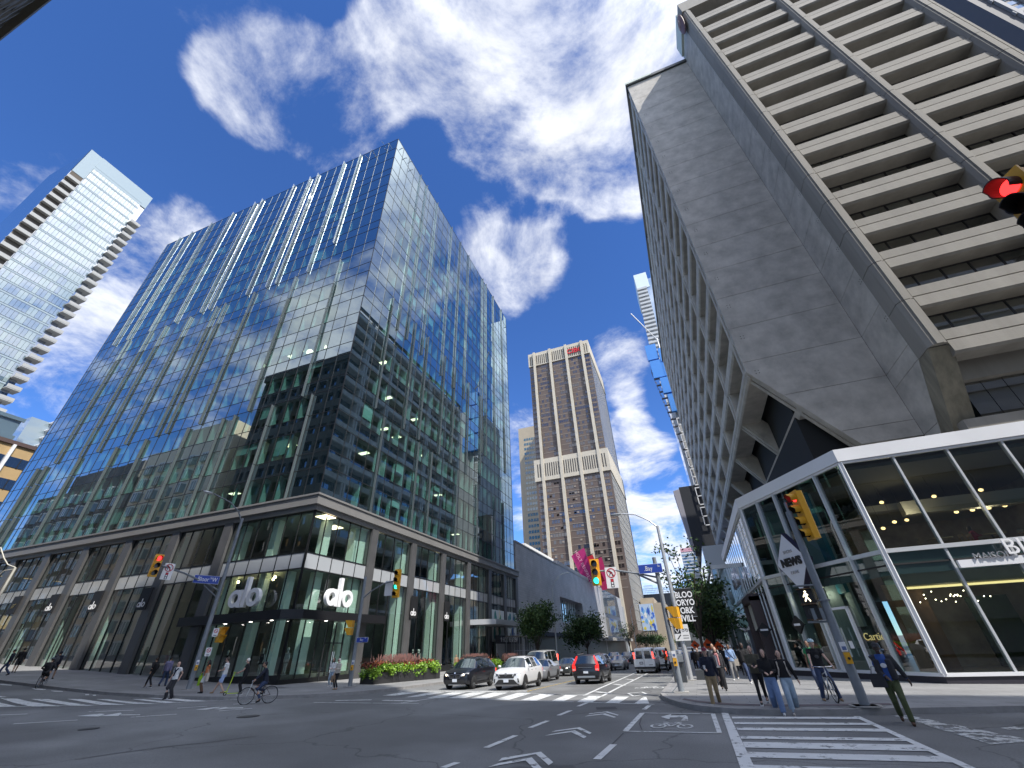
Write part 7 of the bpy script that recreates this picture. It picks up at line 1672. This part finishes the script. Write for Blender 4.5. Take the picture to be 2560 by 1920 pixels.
    if jacket:
        b = MB(); jc, lo = jacket
        for sx in (-1, 1):
            b.tube([T(sx * .13, -.06, lo), T(sx * .13, -.07, 1.15), T(sx * .12, -.06, 1.38)], [.1 * s, .09 * s, .08 * s], 10)
        etube(b, [T(0, .05, lo), T(0, .05, 1.15), T(0, .04, 1.38), T(0, .03, 1.47)], [(.2 * s, .12 * s), (.2 * s, .11 * s), (.2 * s, .1 * s), (.1 * s, .07 * s)])
        for i in (0, 1): sh, el, wr = J[i][3:]; b.tube([sh.lerp(T(0, 0, 1.4), .4), sh, el, wr.lerp(el, .1)], [.09 * s, .085 * s, .068 * s, .054 * s], 12)
        fuse(b, 'jacket', CL[jc], t, vox + .004, 3)
    # shoes
    for i in (0, 1):
        ank = J[i][2]; f_ = Vector(feet[i]); pit = .5 if f_.z > .04 else 0; b = MB()
        heel = ank + V(0, .035, -.055); toe = ank + V(0, -.17, -.062 - .0 * pit)
        if pit: toe = ank + V(0, -.15, -.11)
        b.tube([heel, heel.lerp(toe, .45), toe], [.04 * s, .042 * s, .034 * s], 10); b.tube([ank, ank + V(0, 0, -.06)], [.045 * s, .045 * s], 8)
        o = fuse(b, 'shoe', CL[shoes], t, vox, 2)
    # hair and hats
    hcx, hk = hair
    if hk != 'bald':
        b = MB(); b.ball(hc + V(0, .022, .032), .086 * s, .098 * s, .108 * s, 14, 10)
        if hk == 'long': b.tube([hc + V(0, .05, .02), hc + V(0, .07, -.1), hc + V(0, .06, -.25)], [.085 * s, .09 * s, .07 * s], 12); [b.tube([hc + V(sx * .07, .0, .03), hc + V(sx * .085, -.01, -.1), hc + V(sx * .09, -.03, -.24)], [.03 * s, .035 * s, .025 * s], 8) for sx in (-1, 1)]
        elif hk == 'bob': b.tube([hc + V(0, .04, .02), hc + V(0, .05, -.09)], [.09 * s, .092 * s], 12)
        elif hk == 'beard': b.ball(hc + V(0, -.062, -.075), .05 * s, .045 * s, .05 * s, 10, 7)
        o = fuse(b, 'hair', HR[hcx], t, vox, 2)
    if hat:
        hm, kind = hat; b = MB()
        if kind == 'cap': b.ball(hc + V(0, .01, .055), .094 * s, .108 * s, .085 * s, 14, 8, zmin=-.2); b.ext([hc + V(-.07, -.08, .045), hc + V(.07, -.08, .045), hc + V(.05, -.19, .03), hc + V(-.05, -.19, .03)], V(0, 0, .014)); b.build('cap', CL[hm], t, smooth=50)
        elif kind == 'hood': b.ball(hc + V(0, .035, .02), .105 * s, .11 * s, .135 * s, 14, 10); b.tube([hc + V(0, .06, -.05), T(0, .05, 1.45)], [.1 * s, .12 * s], 10); fuse(b, 'hood', CL[hm], t, vox)
        elif kind == 'helmet':
            b.ball(hc + V(0, .01, .06), .105 * s, .13 * s, .1 * s, 16, 10, zmin=-.15); b.build('helmet', mat('helmet_' + hm, {'ice': (.5, .66, .7), 'dark': (.05, .06, .08)}[hm], .4), t, smooth=50); v = MB()
            for a_ in (-.05, 0, .05): v.ball(hc + V(a_, -.02, .15 - abs(a_) * .4), .012, .07, .012, 8, 5)
            v.build('helmet_vents', CL['dkgrey'], t)
    for kind, c in extra:
        b = MB()
        if kind == 'backpack': b.ball(T(0, .2, 1.22), .16 * s, .11 * s, .24 * s, 12, 8); fuse(b, 'backpack', CL[c], t, .02)
        elif kind == 'straps':
            for sx in (-1, 1): b.tube([T(sx * .11, .06, 1.48), T(sx * .12, -.1, 1.4), T(sx * .125, -.14, 1.2), T(sx * .17, -.05, 1.02)], .022 * s, 6)
            b.build('backpack_straps', CL[c], t)
        elif kind == 'crossbag': b.tube([T(-.15, -.08, 1.45), T(0, -.155, 1.25), T(.2, -.06, 1.0)], .016 * s, 6); b.build('bag_strap', CL[c], t)
        elif kind == 'print': b.ball(T(0, -.142, 1.24), .07 * s, .012, .055 * s, 10, 6); b.build('shirt_print', CL[c], t)
        elif kind == 'sweater': b.tube([T(-.15, .02, 1.46), T(-.08, -.1, 1.42), T(.03, -.145, 1.25), T(.0, -.15, 1.08)], .04 * s, 8); b.tube([T(.15, .02, 1.46), T(.1, -.1, 1.4), T(.02, -.15, 1.27)], .04 * s, 8); b.build('tied_sweater', CL[c], t, smooth=60)
        elif kind == 'vest': etube(b, [T(0, 0, .95), T(0, 0, 1.2), T(0, 0, 1.4), T(0, 0, 1.48)], [(.21 * s, .15 * s), (.205 * s, .145 * s), (.2 * s, .135 * s), (.1 * s, .09 * s)]); b.build('safety_vest', CL[c], t, smooth=60)
        elif kind == 'mask': b.ball(hc + V(0, -.07, -.045), .052 * s, .04 * s, .042 * s, 10, 7); b.build('face_mask', CL[c], t, smooth=60)
        elif kind == 'sole':
            for i in (0, 1): a_ = J[i][2]; b.box(a_.x - .045, a_.x + .045, a_.y - .21, a_.y + .075, max(.002, a_.z - .1), max(.002, a_.z - .1) + .028)
            b.build('shoe_soles', CL[c], t)
        elif kind == 'scarf': etube(b, [T(0, -.03, 1.4), T(0, -.03, 1.5)], [(.12 * s, .12 * s), (.09 * s, .09 * s)]); b.tube([T(.05, -.13, 1.45), T(.06, -.17, 1.2), T(.05, -.15, 1.0)], .045 * s, 8); b.build('scarf', CL[c], t, smooth=60)
        elif kind == 'glasses': b.box(*(lambda q: (q.x - .07 * s, q.x + .07 * s, q.y - .1 * s, q.y - .085 * s, q.z, q.z + .03 * s))(hc)); b.build('sunglasses', CL['black'], t)
    t['hand_l'] = tuple(J[0][5]); t['hand_r'] = tuple(J[1][5])
    return t
def at_feet(px, py, dz=.15): p = gnd(px, py, dz); return (p.x, p.y, p.z)
def world_of(t, q): return t.matrix_basis @ Vector(q)
def held(t, name, label, cat, build, side='hand_l', off=(0, 0, 0)):
    w = world_of(t, Vector(t[side]) + Vector(off)); o = thing(name, label, cat, w, t.rotation_euler.z); build(o); return o
def cup(o): MB().cyl((0, 0, -.05), (0, 0, .06), .032, .042, 12).build('paper_cup', CL['white'], o); MB().cyl((0, 0, .06), (0, 0, .075), .046, .04, 12).build('lid', CL['white'], o)
def bag(c, w, h, dpt):
    def f(o):
        b = MB(); b.box(-w / 2, w / 2, -dpt / 2, dpt / 2, -.16 - h, -.16); b.build('bag_body', CL[c], o)
        g = MB(); g.tube([(-w * .3, 0, -.17), (-w * .12, 0, .0), (w * .12, 0, .0), (w * .3, 0, -.17)], .01, 6); g.build('handle', CL[c], o)
    return f
# ---- right hand crowd
HC_ = dict(WALK, hands=((-.1, -.3, 1.12), (.27, .1, .82)))
p1_ = person('man in maroon cap and navy sweater walking onto the crosswalk with a white cup', at_feet(1795, 1771, 0), (-.08, -1), 1.78, HC_, 'light', ('grey', 'short'), ('navy', 'long'), ('khaki', 'long'), 'brownshoe', hat=('maroon', 'cap'), extra=(('sole', 'white'),))
held(p1_, 'coffee_cup', 'white paper cup in the hand of the man in the maroon cap', 'cup', cup, 'hand_l', (.0, -.08, .05))
person('woman in dark jacket and pale scarf with wide black trousers behind the capped man', at_feet(1812, 1726), (-.1, -1), 1.66, WALK2, 'light', ('brown', 'long'), ('white', 'long'), ('black', 'wide'), 'black', jacket=('char', .95), extra=(('scarf', 'pink'),))
person('tall man in grey jacket behind the woman with the pale scarf', at_feet(1804, 1712), (-.1, -1), 1.82, WALK, 'tan', ('black', 'short'), ('grey', 'long'), ('dkgrey', 'long'), 'black')
p2_ = person('man in light blue shirt and grey trousers with a cream shoulder bag', at_feet(1842, 1700), (-.15, -1), 1.78, dict(WALK, hands=((-.12, -.28, 1.1), (.28, .05, .85))), 'brown', ('black', 'short'), ('sky', 'long'), ('grey', 'long'), 'white', extra=(('crossbag', 'navy'),))
held(p2_, 'shoulder_bag', 'cream cloth bag hanging at the hip of the man in light blue', 'bag', bag('cream', .36, .34, .12), 'hand_r', (-.02, -.06, .3))
person('dark clothed woman just left of the man in light blue', at_feet(1822, 1688), (-.1, -1), 1.7, WALK2, 'brown', ('black', 'bob'), ('black', 'long'), ('black', 'slim'), 'black')
p3_ = person('man in dark jacket and white shirt lifting a cup', at_feet(1864, 1690), (-.1, -1), 1.76, dict(WALK2, hands=((.03, -.26, 1.4), (.27, .05, .82))), 'dark', ('black', 'short'), ('white', 'long'), ('black', 'slim'), 'black', jacket=('black', .92), hat=('black', 'cap'))
held(p3_, 'coffee_cup', 'pale cup raised by the man in the dark jacket', 'cup', cup, 'hand_l', (.0, -.07, .06))
person('person in bulky black coat and white sneakers near the pavilion side', at_feet(1879, 1709), (.2, -1), 1.8, dict(WALK, hem=.84), 'dark', ('black', 'bob'), ('black', 'long'), ('djean', 'slim'), 'white', jacket=('black', .95), hat=('black', 'hood'), fat=1.08)
PH = dict(WALK, hands=((-.06, -.3, 1.13), (.08, -.31, 1.13)))
p4_ = person('person in olive sweater looking at a phone left of the two young women', at_feet(1914, 1762), (-.12, -1), 1.66, PH, 'light', ('brown', 'short'), ('olive', 'long'), ('black', 'slim'), 'black', extra=(('sole', 'white'),), fat=1.05)
held(p4_, 'phone', 'small phone in the hands of the person in the olive sweater', 'phone', lambda o: MB().box(-.035, .035, -.005, .005, -.07, .07).build('phone_body', CL['char'], o), 'hand_r', (-.07, -.09, .03))
person('young woman with long black hair, black hoodie and wide blue jeans', at_feet(1952, 1786, 0), (-.1, -1), 1.7, dict(WALK2, hands=((-.09, -.26, 1.1), (.12, -.27, 1.12)), hem=.97), 'light', ('black', 'long'), ('black', 'long'), ('jean', 'wide'), 'white')
person('young woman in dark top with cream backpack straps and pale jeans', at_feet(1992, 1786, 0), (-.05, -1), 1.66, dict(WALK, hands=((-.3, .0, .84), (.36, .05, .9)), hem=.97), 'light', ('black', 'bob'), ('black', 'long'), ('ljean', 'wide'), 'cream', extra=(('straps', 'cream'), ('backpack', 'cream')))
p5_ = person('man in dark jacket, blue printed shirt and camouflage trousers striding at right', at_feet(2272, 1810, 0), (-.28, -1), 1.78, dict(WALK2, hands=((-.05, -.24, 1.0), (.4, .08, .88))), 'dark', ('black', 'short'), ('blue', 'long'), ('camo', 'long'), 'brownshoe', jacket=('char', .93), hat=('char', 'cap'), lean=.12, extra=(('print', 'white'),))
held(p5_, 'shoulder_bag', 'dark bag at the side of the man in camouflage trousers', 'bag', bag('char', .34, .3, .14), 'hand_l', (-.2, .08, .22))
person('person in green shirt standing behind the helmeted cyclist', at_feet(2058, 1724), (-.5, -1), 1.76, STAND, 'brown', ('black', 'short'), ('green', 'short'), ('djean', 'long'), 'black', extra=(('print', 'white'),))
FAR = [(1745, 1684, 'black', 'black', (.0, 1), 'dark figure walking away beside the tree planter'), (1757, 1690, 'black', 'djean', (0, -1), 'dark figure directly left of the capped man'), (1776, 1688, 'dkgrey', 'black', (0, -1), 'grey figure behind the shoulder of the capped man'), (1798, 1683, 'olive', 'black', (0, -1), 'olive figure under the right orange sign'), (1836, 1680, 'char', 'djean', (0, -1), 'charcoal figure behind the man in light blue'), (1850, 1678, 'navy', 'black', (0, 1), 'navy figure far back by the mirrored pavilion side'), (1768, 1676, 'red', 'black', (0, 1), 'figure in red far back under the orange signs'), (1784, 1672, 'white', 'djean', (0, -1), 'figure in white far back under the trees'), (1741, 1672, 'sky', 'djean', (0, 1), 'figure in pale blue far back left of the crowd'), (1812, 1674, 'black', 'grey', (0, -1), 'small black figure in the middle of the distant crowd'), (1717, 1668, 'sky', 'sky', (0, 1), 'seated looking figure in light blue near the litter bin'), (1826, 1672, 'tan', 'black', (0, 1), 'small tan figure farthest back in the crowd')]
for i, (px, py, tc_, lc, d, lab) in enumerate(FAR): person(lab, at_feet(px, py), d, 1.68 + .03 * (i % 5), WALK if i % 2 else WALK2, ('tan', 'light', 'brown')[i % 3], ('black', 'short' if i % 3 else 'bob'), (tc_, 'long'), (lc, 'slim'), 'black', far=True)
person('road worker in orange vest standing at the open side of the white van', at_feet(1671, 1678, 0), (-1, .15), 1.78, dict(STAND, hands=((-.2, -.34, 1.1), (.2, -.36, 1.12))), 'brown', ('black', 'short'), ('dkgrey', 'long'), ('black', 'long'), 'black', extra=(('vest', 'hivis'),))
# ---- left hand group
person('bald man in pale shirt with navy sweater tied at his neck on the left', at_feet(420, 1748, 0), (.1, -1), 1.76, dict(STAND, feet=((-.06, -.12, 0), (.08, .12, 0)), hands=((-.2, -.12, .95), (.3, .02, .95))), 'light', ('none', 'bald'), ('white', 'short'), ('char', 'wide'), 'black', extra=(('sweater', 'navy'),))
person('person in purple grey shirt walking away behind the bald man', at_feet(404, 1716), (-.6, .8), 1.74, WALK, 'tan', ('black', 'short'), ('purple', 'long'), ('djean', 'long'), 'black')
person('person in black striding left past the shop window with white soled shoes', at_feet(368, 1720), (-1, -.1), 1.72, dict(WALK, feet=((-.08, -.36, .06), (.08, .36, .03)), hands=((-.22, -.1, .9), (.25, .1, .95))), 'tan', ('brown', 'short'), ('black', 'long'), ('black', 'slim'), 'black', extra=(('sole', 'white'), ('backpack', 'black')))
p6_ = person('woman in orange top and white shorts with folded arms', at_feet(502, 1733), (-.4, -1), 1.66, dict(STAND, hands=((.1, -.22, 1.12), (-.06, -.24, 1.1))), 'brown', ('black', 'long'), ('orange', 'short'), ('white', 'short'), 'black')
held(p6_, 'shopping_bag', 'lime green shopping bag hanging beside the woman in orange', 'bag', bag('lime', .3, .5, .1), 'hand_l', (-.38, .02, -.02)); held(p6_, 'tote_bag', 'cream tote bag behind the woman in orange', 'bag', bag('cream', .4, .42, .14), 'hand_r', (.36, .2, .12))
person('man in white shirt and pale blue shorts striding with a phone', at_feet(548, 1734), (-.9, -.55), 1.78, dict(WALK, feet=((-.08, -.4, 0), (.1, .22, .03)), hands=((-.06, -.28, 1.12), (.07, -.28, 1.12))), 'light', ('brown', 'short'), ('white', 'short'), ('lblue', 'short'), 'tan', extra=(('glasses', 'black'),))
sc_loc = at_feet(583, 1738)
p7_ = person('masked person with pale hair in black pushing a lime kick scooter', (sc_loc[0] + .35, sc_loc[1] + .15, sc_loc[2]), (-.8, -.6), 1.74, dict(STAND, hands=((-.16, -.36, 1.06), (.18, -.34, 1.08))), 'light', ('white', 'short'), ('black', 'short'), ('black', 'long'), 'black', extra=(('mask', 'white'), ('sole', 'white')))
kl = mat('lime_metal', (.5, .65, .04), .4)
t = thing('kick_scooter', 'lime yellow kick scooter held by the masked person', 'scooter', (sc_loc[0] - .05, sc_loc[1] - .12, sc_loc[2]), face_rz((-.8, -.6)))
MB().tube([(0, -.28, .1), (0, -.2, .5), (0, -.1, 1.08)], .022, 8).build('stem', kl, t); MB().tube([(-.22, -.1, 1.08), (.22, -.1, 1.08)], .016, 8).build('handlebar', kl, t); MB().box(-.07, .07, -.22, .35, .08, .11).build('deck', kl, t)
for y in (-.32, .42): MB().ring((-.015, y, .09), .05, .09, (1, 0, 0), .03, 16).build('wheel', tyre_m, t)
MB().box(-.06, .06, -.38, -.2, .17, .2).build('mudguard', kl, t)
p8_ = person('white haired woman in cream top and black trousers by the entrance pole', at_feet(838, 1724), (-.2, -1), 1.64, dict(STAND, hands=((-.2, -.12, .9), (.12, -.26, 1.16))), 'light', ('white', 'bob'), ('cream', 'long'), ('black', 'slim'), 'tan', extra=(('glasses', 'black'),))
held(p8_, 'paper_bag', 'brown paper shopping bag carried by the white haired woman', 'bag', bag('tan', .34, .36, .12), 'hand_l', (0, 0, .06))
person('companion in white top and pale jeans half behind the white haired woman', at_feet(825, 1717), (.2, -1), 1.66, dict(STAND, hands=((-.1, -.25, 1.1), (.1, -.25, 1.12))), 'light', ('brown', 'long'), ('white', 'long'), ('ljean', 'slim'), 'white')
person('dark clothed pedestrian at the far left with bare legs', at_feet(33, 1682), (-.8, .3), 1.74, dict(WALK, feet=((-.08, -.32, 0), (.1, .3, .03))), 'tan', ('black', 'short'), ('black', 'long'), ('char', 'short'), 'black')
person('pedestrian in navy cut by the left edge of the picture', at_feet(6, 1690), (-.6, -.6), 1.74, WALK2, 'tan', ('black', 'short'), ('navy', 'long'), ('djean', 'long'), 'black')
for i, (px, py, X_, y_, c, lab) in enumerate(((1141, 1634, 0, 50, 'tan', 'pedestrian head showing left of the black suv roof'), (1188, 1633, 0, 57, 'white', 'pale haired pedestrian behind the black suv roof'), (1244, 1637, 0, 66, 'dkgrey', 'pedestrian in front of the hoarding left of the straw grass'), (1258, 1643, 0, 68, 'tan', 'shorter pedestrian behind the straw grass'))):
    q = onY(px, py, y_); person(lab, (q.x, q.y, hgt(q.x, q.y) + .15), (.2, -1), 1.72, STAND, ('tan', 'light', 'tan', 'light')[i], (('brown', 'white', 'black', 'brown')[i], 'short'), (c, 'long'), ('black', 'long'), 'black', far=True)
# diners upstairs
SIT = dict(feet=((-.1, -.42, 0), (.1, -.4, 0)), hands=((-.12, -.38, .78), (.12, -.38, .78)))
person('seated diner in red upstairs behind the second pavilion pane', (15.2, 30.85, 5.55), (1, -.1), 1.68, SIT, 'tan', ('brown', 'long'), ('red', 'long'), ('black', 'slim'), 'black', hips=.52, far=True, group='diners upstairs')
person('seated diner in white upstairs behind the second pavilion pane', (18.45, 31.1, 5.55), (-1, -.1), 1.72, SIT, 'tan', ('black', 'short'), ('white', 'long'), ('black', 'slim'), 'black', hips=.52, far=True, group='diners upstairs')
# ---- bicycles and riders
def bicycle(label, loc, d, fm, fm2=None):
    t = thing('bicycle', label, 'bicycle', loc, face_rz(d)); r = .35
    for y in (-.53, .53):
        w = MB(); n = 28; 
        pts = [(0, y + r * math.cos(2 * PI * k / n), r + r * math.sin(2 * PI * k / n)) for k in range(n + 1)]; w.tube(pts, .018, 6, False); o = w.build('wheel', tyre_m, t, smooth=60)
        s_ = MB(); s_.ring((-.008, y, r), r - .04, r - .015, (1, 0, 0), .016, 28)
        for k in range(16): a = 2 * PI * k / 16; s_.beam((0, y, r), (0, y + (r - .02) * math.cos(a), r + (r - .02) * math.sin(a)), .005, .005, (1, 0, 0))
        s_.cyl((-.05, y, r), (.05, y, r), .02, n=8); s_.build('rim', rim_m, o)
    f = MB(); hd = Vector((0, -.4, .86)); hb_ = Vector((0, -.43, .68)); bb = Vector((0, .02, .3)); se = Vector((0, .22, .78)); ra = Vector((0, .53, r)); fa = Vector((0, -.53, r))
    for a, c, rr in ((hb_, bb, .018), (hd + Vector((0, 0, -.05)), se + Vector((0, -.02, -.06)), .016), (bb, se, .016)): f.tube([a, c], rr, 8)
    for sx in (-.05, .05): f.tube([se + Vector((0, 0, -.05)), ra + Vector((sx, 0, 0))], .01, 6); f.tube([bb, ra + Vector((sx, 0, 0))], .011, 6)
    f.build('frame', fm, t, smooth=60)
    k_ = MB(); k_.tube([hd, hb_], .02, 8)
    for sx in (-.05, .05): k_.tube([hb_, hb_ + Vector((sx, -.02, -.06)), fa + Vector((sx, 0, 0))], .014, 6)
    k_.build('fork', fm2 or fm, t, smooth=60)
    h_ = MB(); h_.tube([hd, hd + Vector((0, -.02, .1))], .014, 8); h_.tube([(-.3, -.3, .98), (-.2, -.4, .97), (0, -.43, .96), (.2, -.4, .97), (.3, -.3, .98)], .013, 8); h_.build('handlebar', chrome, t, smooth=60)
    for sx in (-1, 1): MB().tube([(sx * .3, -.31, .98), (sx * .29, -.2, .98)], .018, 8).build('grip', tyre_m, t)
    MB().ball((0, .26, .86), .08, .14, .035, 10, 6).build('saddle', tyre_m, t, smooth=60); MB().tube([se, (0, .25, .85)], .013, 6).build('seat_post', chrome, t)
    c = MB(); c.ring((.04, .02, .3), .07, .09, (1, 0, 0), .006, 20); c.beam((.06, .02, .3), (.06, -.06, .15), .02, .015, (1, 0, 0)); c.beam((-.06, .02, .3), (-.06, .1, .45), .02, .015, (1, 0, 0)); c.box(.06, .16, -.1, -.02, .135, .16); c.box(-.16, -.06, .06, .14, .44, .465); c.build('crank', chrome, t)
    return t
fr1 = mat('dark_bike_paint', (.06, .03, .03), .35); fr2 = mat('white_bike_paint', (.6, .62, .62), .35)
pf_ = gnd(609, 1762); pr_ = gnd(671, 1758); mid = pf_.lerp(pr_, .5); dv_ = (pf_ - pr_).to_2d().normalized()
bl_ = (mid.x, mid.y, hgt(mid.x, mid.y))
bicycle('dark city bicycle with pale fork ridden across the left of the crossing', bl_, dv_, fr1, fr2)
RIDE = dict(feet=((-.11, .04, .4), (.11, -.1, .1)), hands=((-.29, -.44, 1.02), (.29, -.44, 1.02)), knee=(0, -1, .3))
def seat_off(d, o): return Vector((d[0], d[1], 0)).normalized() * -o
so_ = seat_off(dv_, .2); person('bearded cyclist in navy riding the dark city bicycle', (bl_[0] + so_.x, bl_[1] + so_.y, bl_[2]), dv_, 1.8, dict(RIDE, hands=((-.29, -.5, .96), (.29, -.5, .96))), 'tan', ('black', 'beard'), ('navy', 'long'), ('djean', 'slim'), 'black', hips=.9, lean=.22)
w0 = gnd(2098, 1767, .05); dr_ = (.06, -1); br_ = (w0.x - .03, w0.y + .55, hgt(w0.x, w0.y) + .15)
bicycle('white bicycle facing the viewer under the helmeted cyclist on the right', br_, dr_, fr2)
person('cyclist in pale helmet and black shirt straddling the white bicycle', (br_[0] + .0, br_[1] + .12, br_[2]), dr_, 1.76, dict(feet=((-.22, .0, 0), (.26, -.12, 0)), hands=((-.3, -.36, 1.0), (.3, -.36, 1.0))), 'light', ('brown', 'short'), ('black', 'short'), ('djean', 'long'), 'tan', hat=('ice', 'helmet'), extra=(('print', 'dkgrey'),))
pw0 = gnd(87, 1720); pw1 = gnd(109, 1720); m2_ = pw0.lerp(pw1, .5); dl_ = (-.75, .66); b2 = (m2_.x, m2_.y, hgt(m2_.x, m2_.y))
bicycle('dark bicycle ridden away along the left kerb', b2, dl_, fr1)
so_ = seat_off(dl_, .2); person('cyclist in dark clothes with a pack riding along the left kerb', (b2[0] + so_.x, b2[1] + so_.y, b2[2]), dl_, 1.78, RIDE, 'tan', ('brown', 'short'), ('char', 'long'), ('black', 'short'), 'black', hips=.88, lean=.35, hat=('dark', 'helmet'), extra=(('backpack', 'black'),))
p9_ = person('pedestrian with grey backpack on the pavement beside the left cyclist', at_feet(122, 1698), (-.6, .6), 1.74, WALK, 'tan', ('black', 'short'), ('navy', 'long'), ('black', 'short'), 'black', extra=(('backpack', 'dkgrey'),), hat=('navy', 'cap'))
